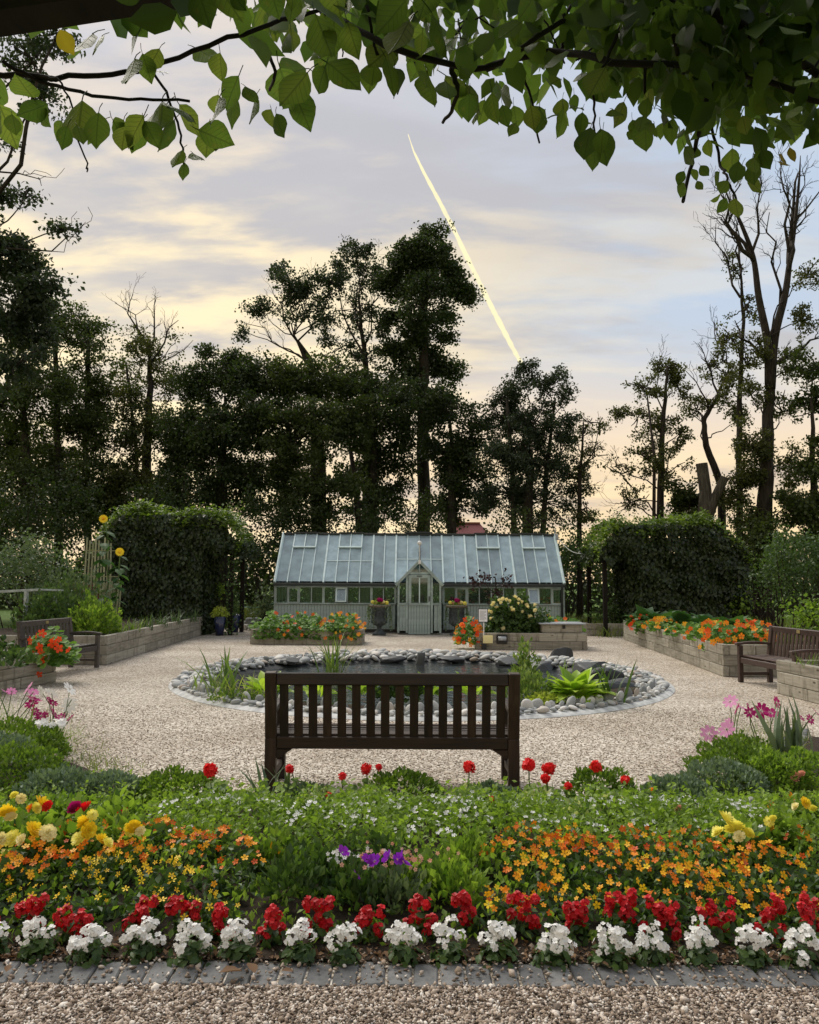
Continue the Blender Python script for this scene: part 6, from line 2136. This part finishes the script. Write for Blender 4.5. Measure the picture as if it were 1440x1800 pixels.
# large ruffled begonias at both ends
mb = MB()
for lay, (k, rr, cup) in enumerate(((7, 1.0, .18), (6, .82, .38), (5, .6, .6), (4, .38, .8))):
    T, Fl = petals(k, .66, cup, .05, rr)
    ca, sa = math.cos(lay * .7), math.sin(lay * .7)
    mb.add(T @ A(((ca, -sa, 0), (sa, ca, 0), (0, 0, 1))).T + A((0, 0, .05 * lay)), Fl, .2 + .22 * lay)
ruf = {}
for mt in ('yellow_petal', 'lemon_petal', 'cream_petal', 'magenta_petal', 'red_petal', 'scarlet', 'orange_petal', 'peach_petal', 'white_petal', 'pink_petal'):
    ruf[mt] = mb.mesh('bloom', M[mt], True)
TB = [(25, 4.5, 'yellow and cream ruffled begonia at the left edge', [(15, 1434, .045, 'yellow_petal'), (22, 1441, .03, 'cream_petal'), (26, 1478, .042, 'lemon_petal'), (5, 1478, .03, 'cream_petal'), (10, 1505, .024, 'cream_petal')]),
      (72, 4.7, 'yellow ruffled begonia with a red bloom beside it, near the left edge', [(72, 1416, .042, 'yellow_petal'), (66, 1424, .03, 'lemon_petal'), (87, 1421, .03, 'scarlet'), (40, 1407, .026, 'cream_petal'), (28, 1402, .022, 'lemon_petal'), (57, 1424, .022, 'orange_petal')]),
      (75, 4.4, 'cream and yellow ruffled begonia behind the left drift', [(60, 1463, .044, 'yellow_petal'), (87, 1468, .04, 'cream_petal'), (42, 1480, .028, 'cream_petal')]),
      (150, 4.45, 'tallest yellow ruffled begonia of the left group', [(153, 1450, .042, 'yellow_petal'), (158, 1462, .040, 'yellow_petal'), (142, 1478, .036, 'lemon_petal'), (165, 1436, .028, 'lemon_petal'), (180, 1480, .034, 'yellow_petal'), (192, 1485, .028, 'lemon_petal')]),
      (140, 4.85, 'magenta and orange-red ruffled begonia behind the yellow ones at left', [(135, 1424, .040, 'magenta_petal'), (156, 1423, .036, 'scarlet'), (146, 1430, .03, 'red_petal')]),
      (235, 4.5, 'single pale yellow ruffled begonia right of the left group', [(238, 1458, .040, 'yellow_petal'), (228, 1462, .034, 'lemon_petal'), (250, 1464, .026, 'cream_petal')]),
      (218, 4.9, 'dark red ruffled begonia behind the left group', [(217, 1437, .032, 'red_petal'), (225, 1430, .022, 'red_petal')]),
      (1285, 4.5, 'large lemon-yellow ruffled begonia on the right', [(1276, 1438, .044, 'lemon_petal'), (1295, 1455, .05, 'lemon_petal'), (1266, 1461, .034, 'lemon_petal'), (1318, 1462, .03, 'lemon_petal'), (1303, 1468, .03, 'cream_petal')]),
      (1415, 4.9, 'small yellow ruffled begonia at the right edge', [(1417, 1408, .032, 'yellow_petal'), (1402, 1415, .024, 'cream_petal'), (1432, 1418, .022, 'lemon_petal')]),
      (1355, 4.6, 'pale lime-yellow flower right of the large lemon begonia', [(1355, 1441, .026, 'lemon_petal'), (1362, 1436, .02, 'lemon_petal')])]
for px, D, lb, bl in TB:
    b = bpos(px, D)
    rt = mound('ruffled_begonia', b, .15, .13, .22, 150, LEAF6, .075, M['bed_green'], lb, 'flower', 'ruffled begonias in the bed', up=.5, shell=.3)
    for (fx, fy, r_, mt) in bl:
        p = at(fx, fy, dsh(D) - .30 + rng.normal() * .02)
        link('bloom', ruf[mt], rt, Matrix.Translation(p) @ Euler((.95 + rng.normal() * .25, rng.normal() * .3, rng.uniform(0, 6))).to_matrix().to_4x4() @ Matrix.Scale(r_ * 1.15, 4))

# scattered single blooms on the right
for px, py, D, r_, mt, lb in ((1192, 1419, 5.0, .03, 'peach_petal', 'pink snapdragon standing in the green planting at right'), (1405, 1362, 6.0, .045, 'peach_petal', 'salmon pink flower at the right edge of the bed'), (1392, 1398, 5.4, .036, 'orange_petal', 'orange-red flower right of the silver shrubs'),
                              (1362, 1411, 5.1, .03, 'orange_petal', 'dark orange flower left of the small yellow begonia'), (1385, 1330, 6.6, .045, 'orange_petal', 'orange flower spike below the sword leaves'), (1320, 1404, 5.2, .03, 'white_petal', 'white flower beside the silver shrubs'), (1148, 1391, 5.6, .03, 'orange_petal', 'orange bud right of the geraniums')):
    D = dsh(D)
    p = at(px, py, D)
    b = (p[0], D, bz(p[0], D))
    rt = empty('single_flower', b, lb, 'flower')
    MB().tube([b, p - A((0, 0, .01))], .004, 5).build('stem', M['stem'], rt)
    MB().scatter(A(b) + A([(0, 0, z_) for z_ in np.linspace(.05, p[2] - b[2] - .04, 8)]), LEAF2, .06, N=rdirs(8, .5)).build('leaves', M['bed_green'], rt, stuff=True)
    for k in range(3):
        link('bloom', ruf[mt], rt, Matrix.Translation(p + rng.normal(0, r_ * .35, 3)) @ Euler((1.0 + rng.normal() * .4, rng.normal() * .4, rng.uniform(0, 6))).to_matrix().to_4x4() @ Matrix.Scale(r_ * .75, 4))

# red geraniums on long stalks before the bench
GE = [(372, 1357, 5.5, 14, 'large round red geranium head left of the bench'), (512, 1353, 5.7, 9, 'small red geranium head by the left bench leg'), (605, 1366, 5.6, 8, 'small orange-red geranium head below the left of the bench'), (647, 1352, 5.7, 11, 'round red geranium head below the middle of the bench'), (668, 1349, 5.75, 7, 'small red geranium head beside the middle one'),
      (827, 1349, 5.6, 12, 'red geranium head under the right end of the bench'), (932, 1345, 5.6, 13, 'tall red geranium head just right of the bench'), (967, 1349, 5.55, 13, 'large red geranium head, second right of the bench'), (961, 1368, 5.4, 10, 'lower red geranium head under the large one right of the bench'), (1050, 1347, 5.5, 12, 'red geranium head above the right green cushion'),
      (1001, 1381, 5.3, 8, 'small orange-red geranium head at the left of the right cushion'), (1101, 1369, 5.4, 9, 'red geranium head at the right of the right cushion'), (866, 1404, 5.2, 7, 'tiny red geranium head below the right bench leg'), (580, 1398, 5.3, 6, 'tiny orange geranium head low in front of the bench')]
for px, py, D, rpx, lb in GE:
    D = dsh(D)
    p = at(px, py, D)
    r_ = rpx * D / F
    b = A((p[0] + rng.normal() * .02, D + .03, bz(p[0], D)))
    rt = empty('red_geranium', b, lb, 'flower', 'red geraniums before the bench')
    MB().tube(curve(b, p, .06, 5, .01), .0045, 5).build('stalk', M['stem'], rt)
    d = rdirs(int(26 + 3 * rpx), .25)
    MB().scatter(p + d * r_ * rng.uniform(.35, .8, (len(d), 1)), FL5, r_ * rng.uniform(.3, .5, len(d)), N=d + rng.normal(0, .3, d.shape)).build('flower_head', M['scarlet'], rt)
    n = 26
    P = b + np.stack((rng.normal(0, .07, n), rng.normal(0, .06, n), rng.uniform(.03, .17, n)), 1)
    MB().scatter(P, DISC, rng.uniform(.04, .075, n), N=norm(A((0, -.3, 1)) + rng.normal(0, .3, (n, 3)))).build('leaves', M['bed_green'], rt, stuff=True)

# clipped cushions and silver shrubs along the inner edge
CU = [(712, 5.75, .30, .25, 'santolina', 'round green cushion shrub before the middle of the bench'), (1052, 5.75, .26, .26, 'santolina', 'round green cushion shrub right of the bench'), (318, 5.75, .34, .20, 'santolina', 'low green cushion shrub left of the bench'),
      (205, 5.7, .26, .19, 'silver', 'silver-green shrub left of the low cushion'), (118, 5.75, .30, .20, 'silver', 'silver-green shrub at the inner corner on the left'), (40, 6.05, .40, .30, 'santolina', 'green cushion shrub, lowest of the left group'), (10, 6.55, .34, .30, 'silver', 'silver shrub between the two left cushions'),
      (42, 7.1, .44, .33, 'santolina', 'largest green cushion shrub of the left group'), (1300, 7.0, .33, .30, 'santolina', 'green cushion shrub, farthest of the right group'), (1290, 6.45, .42, .32, 'santolina', 'largest green cushion shrub of the right group'), (1262, 6.0, .33, .24, 'silver', 'silver-green shrub in front of the right cushions'),
      (1185, 5.8, .25, .17, 'silver', 'small silver shrub right of the geraniums'), (1345, 6.2, .30, .26, 'bed_green', 'green bush between the right cushions and the sword leaves'), (1405, 6.3, .35, .25, 'bed_green', 'leafy bush at the right edge below the sword leaves'), (865, 5.75, .22, .16, 'silver', 'small grey shrub below the right bench leg'), (540, 5.7, .22, .15, 'shrub_pale', 'small grey-green plant at the left bench leg')]
for px, D, rx, h, mt, lb in CU:
    b = bpos(px, D)
    mound('cushion_shrub', b, rx, rx * .85, h, int(5200 * rx), LEAF2, .036, M[mt], lb, 'shrub', 'cushion shrubs along the inner edge', up=.3, shell=.78, rough=.10)
for i, (px, D, lb) in enumerate(((560, 5.35, 'variegated plant below the left of the bench'), (665, 5.3, 'variegated plant below the middle of the bench'), (820, 5.35, 'variegated plant below the right of the bench'), (945, 5.3, 'variegated plant right of the bench'), (1075, 5.2, 'variegated plant below the right cushion'), (1010, 5.0, 'low variegated plant in the green planting'))):
    b = bpos(px, D)
    b[2] += .05
    mound('variegated_plant', b, .13, .1, .15, 130, LEAF6, .036, M['variegated'], lb, 'plant', 'variegated plants before the bench', up=.2, shell=.6)
b = bpos(490, 5.9)
strap_clump('mullein', tuple(b), 16, .34, .35, M['shrub_pale'], 'upright grey-green plant beside the left bench leg', 'plant', .06, .3)


# cosmos at the two ends
T, Fl = petals(8, .5, .06, .1)
cos_me = {mt: MB().add(T, Fl, .5).mesh('flower', M[mt]) for mt in ('pink_petal', 'magenta_petal', 'white_petal')}


def cosmos(px, D, h, lb, fl):
    b = bpos(px, D)
    rt = mound('cosmos', b, .35, .3, h, 420, blade(.02, .3, 1), .12, M['bed_green'], lb, 'flower', 'cosmos at the ends of the bed', up=1.2, shell=.1)
    for (fx, fy, r_, mt) in fl:
        p = at(fx, fy, dsh(D) - .1 + rng.normal() * .1)
        link('flower', cos_me[mt], rt, Matrix.Translation(p) @ Euler((.9 + rng.normal() * .35, rng.normal() * .4, rng.uniform(0, 6))).to_matrix().to_4x4() @ Matrix.Scale(r_, 4))
        MB().tube(curve(b + rng.normal(0, .08, 3) * A((1, 1, 0)), p + A((0, .01, 0)), .06, 5, .01), .004, 4).build('stalk', M['stem'], rt)
    return rt


cosmos(15, 8.0, .42, 'pink and magenta cosmos at the left edge', [(12, 1221, .06, 'pink_petal'), (22, 1219, .05, 'pink_petal'), (52, 1213, .07, 'pink_petal'), (60, 1220, .06, 'pink_petal'), (62, 1232, .08, 'magenta_petal'), (58, 1240, .07, 'magenta_petal'), (64, 1254, .045, 'magenta_petal'), (74, 1262, .06, 'magenta_petal')])
cosmos(100, 7.9, .34, 'white and magenta cosmos right of the pink ones at left', [(73, 1217, .05, 'white_petal'), (92, 1222, .075, 'white_petal'), (124, 1214, .08, 'white_petal'), (127, 1233, .07, 'white_petal'), (124, 1243, .07, 'white_petal'), (122, 1238, .05, 'white_petal'), (97, 1258, .08, 'magenta_petal'), (110, 1263, .05, 'magenta_petal'), (126, 1265, .05, 'magenta_petal'), (95, 1239, .05, 'magenta_petal'), (88, 1232, .03, 'magenta_petal'), (84, 1262, .05, 'magenta_petal')])
b = bpos(90, 7.35)
wp = mound('white_phlox', b, .2, .16, .2, 200, LEAF2, .06, M['bed_green'], 'low white phlox above the largest left cushion', 'flower', up=.6, shell=.3)
Q = A([at(rng.uniform(64, 115), rng.uniform(1268, 1282), 7.25 + rng.normal() * .05) for _ in range(46)])
MB().scatter(Q, FL5, .026, N=norm(A((0, -.7, .8)) + rng.normal(0, .3, (46, 3)))).build('blossoms', M['white_petal'], wp, loc=b, stuff=True)
cosmos(1290, 7.5, .36, 'lilac cosmos above the right cushions', [(1286, 1230, .07, 'pink_petal'), (1280, 1279, .08, 'pink_petal'), (1249, 1287, .085, 'pink_petal'), (1283, 1268, .05, 'pink_petal'), (1298, 1243, .06, 'magenta_petal'), (1305, 1241, .05, 'pink_petal')])
cosmos(1350, 7.5, .36, 'magenta cosmos behind the sword leaves at right', [(1340, 1246, .075, 'magenta_petal'), (1358, 1250, .08, 'magenta_petal'), (1320, 1249, .05, 'magenta_petal'), (1367, 1231, .06, 'magenta_petal'), (1316, 1236, .02, 'magenta_petal'), (1410, 1258, .04, 'magenta_petal'), (1426, 1261, .05, 'magenta_petal'), (1437, 1249, .06, 'magenta_petal')])
b = bpos(1385, 6.75)
sw = empty('sword_plant', b, 'upright sword-leaved plant at the right edge of the bed', 'plant')
for i in range(20):
    a_ = rng.uniform(0, 6.28)
    tl = rng.uniform(.05, .75) if i > 3 else rng.uniform(0, .12)
    me_ = MB().scatter([(0, 0, 0)], blade(.055, .25 if tl < .2 else .6, 5), rng.uniform(.42, .66), N=[(math.cos(a_), math.sin(a_) - .8, tl)], Y=[(math.cos(a_) * tl, math.sin(a_) * tl, 1)], tone=rng.uniform(.2, .8)).mesh('leaf', M['shrub_pale'])
    link('leaf', me_, sw, Matrix.Translation(b + A((rng.normal() * .04, rng.normal() * .04, 0))))
b = bpos(-5, 7.7)
strap_clump('daylily_clump', tuple(b), 40, .5, .9, M['bed_green'], 'arching strap-leaved clump at the left edge below the cosmos', 'plant', .03, .8)
# sparse weeds along the gravel rim
mb = MB()
for a0, a1, k in ((222, 246, 800), (296, 318, 800), (246, 296, 350)):
    a_ = np.radians(rng.uniform(a0, a1, k))
    r_ = 1 / np.hypot(np.cos(a_) / BA, np.sin(a_) / BB) - np.abs(rng.normal(0, .2, k))
    P = np.stack((BC[0] + r_ * np.cos(a_), BC[1] + r_ * np.sin(a_), np.full(k, .004)), 1)
    mb.scatter(P, blade(.06, .6, 2), rng.uniform(.03, .09, k), N=rdirs(k), Y=norm(A((0, 0, .8)) + rng.normal(0, .6, (k, 3))))
tag(mb.build('rim_weeds', M['meadow']), 'thin weeds growing into the gravel along the bed rim', 'weeds', kind='stuff')

# ------------------------------------------------------------------ climbing vine and beam overhead
bmo = MB().bar(at(-260, 20, 1.12), at(330, -58, 1.35), .09, .10, bev=.008).build('pergola_beam', M['beam'])
tag(bmo, 'dark timber pergola beam crossing the top left corner', 'beam')
ED = A([(0, 255), (60, 235), (110, 258), (170, 268), (240, 272), (300, 262), (345, 285), (380, 262), (425, 205), (480, 250), (530, 215), (565, 178), (596, 110), (610, 40), (635, 60), (650, 160), (690, 168), (712, 110), (760, 188), (790, 205), (835, 215), (900, 225), (960, 245), (1000, 225), (1040, 290), (1085, 215), (1130, 265), (1180, 235), (1210, 300), (1250, 270), (1300, 330), (1340, 290), (1385, 265), (1440, 250)], float)


def vine_leaf(seed):
    r = np.random.default_rng(seed)
    ts = np.linspace(0, 1, 8)
    wd_ = A([0, .20, .31, .35, .33, .25, .12, 0]) * r.uniform(.9, 1.15)
    V, Q = [], []
    curl, fold, side = r.uniform(-.25, .25), r.uniform(.05, .35), r.uniform(-.08, .08)
    for t_, w0 in zip(ts, wd_):
        for s in (-1, 0, 1):
            V.append((s * w0 + side * math.sin(t_ * 3), t_, curl * t_ * t_ + fold * abs(s) * w0 + .02 * math.sin(t_ * 14) * s))
    for i in range(7):
        for j in (0, 1):
            a_ = i * 3 + j
            Q.append((a_, a_ + 1, a_ + 4, a_ + 3))
    # petiole
    tb = r.uniform(.1, .75)
    mb = MB().add(V, [A(Q)], A([tb + (.22 if k_ % 3 == 1 else .06 * math.sin(k_ * 2.1)) for k_ in range(len(V))]))
    mb.tube([(0, .02, 0), (0, -.15, .02), (.03, -.32, .08)], .012, 4, tone=.2)
    return mb


VM = [vine_leaf(k).mesh('leaf', M['vine'], True) for k in range(8)]
VY = [vine_leaf(20 + k).mesh('leaf', M['vine_yellow'], True) for k in range(2)]
vb = at(720, -40, 1.5)
vine = empty('climbing_vine', vb, 'leafy climber hanging down over the top of the view', 'vine')
cand = []


def vput(px, py, Lpx, D, ang=None, tilt=None, yel=False):
    cand.append((px, py, Lpx, D, rng.normal(0, .6) if ang is None else ang, rng.normal(0, .5) if tilt is None else tilt, yel))


# fringe along the lower edge
for x in np.arange(-10, 1450, 19.0):
    e = np.interp(x, ED[:, 0], ED[:, 1])
    Lp = rng.uniform(42, 90) if x < 800 else rng.uniform(30, 62)
    vput(x + rng.normal() * 6, e - Lp * rng.uniform(.85, 1.05), Lp, rng.uniform(1.2, 1.55), rng.normal(0, .45))
# body
for _ in range(165):
    x = rng.uniform(-30, 1470)
    e = np.interp(x, ED[:, 0], ED[:, 1])
    Lp = rng.uniform(40, 92) if x < 800 else rng.uniform(30, 64)
    if x < 640 or x > 700:
        if x < 230 and rng.random() < .5:
            continue
        y = e - Lp - (e - Lp + 60) * rng.random() ** .9
        vput(x, y, Lp, rng.uniform(1.15, 1.7))
# particular hanging sprays
for px, py, L, ang in ((318, 265, 45, .3), (335, 270, 46, -.6), (322, 288, 32, .2), (345, 230, 70, -1.1), (250, 205, 70, .5), (170, 200, 66, .1), (115, 225, 45, .5), (1035, 222, 62, .25), (1052, 224, 66, -.2), (1044, 245, 56, 0), (1132, 212, 58, 0), (1160, 190, 50, -.3), (835, 198, 24, .2), (903, 215, 32, .5), (570, 110, 80, -.9), (655, 110, 52, .1), (690, 120, 56, -.2),
                       (748, 128, 72, -.2), (1200, 298, 26, .4), (1213, 294, 24, -.6), (1200, 318, 32, .2), (1228, 288, 26, -.5), (1222, 315, 22, -.5), (1262, 300, 34, .2), (1290, 345, 44, 0), (1278, 315, 32, .6), (1310, 310, 40, -.7), (1265, 338, 26, .9), (1275, 345, 30, .5), (1320, 280, 46, -.1), (1296, 280, 44, .2), (1335, 260, 40, -.3)):
    vput(px, py, L, rng.uniform(1.2, 1.4), ang, rng.normal(0, .2))
for px, py, L in ((1372, 268, 34), (1385, 255, 30), (100, 55, 46), (1362, 280, 26)):
    vput(px, py, L, 1.3, None, None, True)
cand = [q for q in cand if not (q[0] < 215 and q[1] < 28)]
cand.sort(key=lambda q: q[3] / q[2])
extra = MB()
for i, (px, py, Lp, D, ang, tilt, yel) in enumerate(cand):
    p = at(px, py, D)
    L = Lp * D / F
    R = Euler((math.pi / 2 + math.pi + tilt, 0, 0)).to_matrix().to_4x4()
    R = Matrix.Rotation(ang, 4, 'Y') @ Matrix.Rotation(tilt, 4, 'X') @ Matrix.Rotation(rng.normal() * .6, 4, 'Z') @ Matrix.Rotation(-math.pi / 2, 4, 'X')
    Mx = Matrix.Translation(p) @ R @ Matrix.Scale(L, 4)
    if i < 300:
        link('leaf', (VY[i % 2] if yel else VM[i % 8]), vine, Mx)
    else:
        m_ = vine_leaf(i % 8)
        for V_, t_ in zip(m_.v, m_.t):
            pass
        V = np.concatenate([np.c_[v, np.ones(len(v))] @ np.array(Mx).T for v in m_.v])[:, :3]
        extra.add(V, m_.f, np.concatenate(m_.t))
# dense mass above, mostly out of the light
for x0_, x1_, y0_, y1_, k in ((720, 1480, -120, 90, 800), (1020, 1480, -120, 150, 900), (1180, 1480, -100, 225, 450), (180, 720, -120, 20, 130), (430, 580, -80, 80, 50), (740, 1300, 40, 150, 90)):
    for _ in range(k):
        px, py = rng.uniform(x0_, x1_), rng.uniform(y0_, y1_)
        D = rng.uniform(1.3, 2.2)
        p = at(px, py, D)
        extra.scatter([p], LEAF6, rng.uniform(.035, .07), N=rdirs(1, .2), Y=[(rng.normal() * .6, rng.normal() * .6, -1)])
# unseen leaf roof, added to keep sky light off the vine leaves
k = 12000
P = np.stack((rng.uniform(-2.6, 2.6, k), rng.uniform(-6.0, 1.5, k), rng.uniform(2.55, 2.85, k)), 1)
extra.scatter(P, LEAF6, rng.uniform(.07, .12, k), N=rdirs(k, .8))
extra.build('leaf_mass_and_shade_roof', M['vine_plain'], vine, smooth=True, stuff=True)
sm = MB()
for pts_, r_ in (([(-60, 130), (120, 138), (260, 120), (420, 60), (560, 20), (720, -20)], .0055), ([(560, 20), (700, 90), (850, 120), (960, 50), (1080, 0), (1250, -20)], .006), ([(850, 120), (960, 90), (1100, 110), (1250, 115), (1460, 180)], .0075), ([(1250, 20), (1380, 90), (1480, 160)], .010),
                 ([(260, 120), (300, 190), (318, 262), (320, 290)], .003), ([(1080, 60), (1045, 150), (1042, 230)], .003), ([(1250, 110), (1235, 200), (1215, 270), (1198, 352)], .005), ([(1240, 180), (1262, 280), (1275, 310), (1292, 350)], .003), ([(1130, 100), (1132, 215)], .003), ([(900, 100), (930, 170), (945, 250)], .003), ([(790, 120), (800, 170), (775, 215)], .005),
                 ([(640, 10), (655, 80), (668, 110), (700, 125)], .003), ([(560, 20), (590, 60), (598, 100)], .002), ([(430, 60), (480, 120), (470, 160)], .004), ([(60, 130), (110, 160), (145, 280), (150, 305)], .002), ([(1180, 60), (1200, 150), (1205, 230)], .004), ([(0, 110), (80, 150), (200, 175), (330, 180)], .004)):
    q = A([at(px, py, 1.42 + .1 * math.sin(i_ * 2.1 + px)) for i_, (px, py) in enumerate(pts_)])
    fine = smooth_line(q, 7)
    fine[1:-1] += rng.normal(0, .0015, (len(fine) - 2, 3))
    sm.tube(fine, np.linspace(r_, r_ * .6, len(fine)), 6)
for k in range(26):
    x0_ = rng.uniform(700, 1460)
    sm.tube(curve(at(x0_, rng.uniform(-40, 90), 1.6), at(x0_ + rng.normal() * 120, rng.uniform(0, 190), 1.5), .2, 7), rng.uniform(.0015, .004), 4)
sm.build('stems', M['twig'], vine, smooth=True, stuff=True)
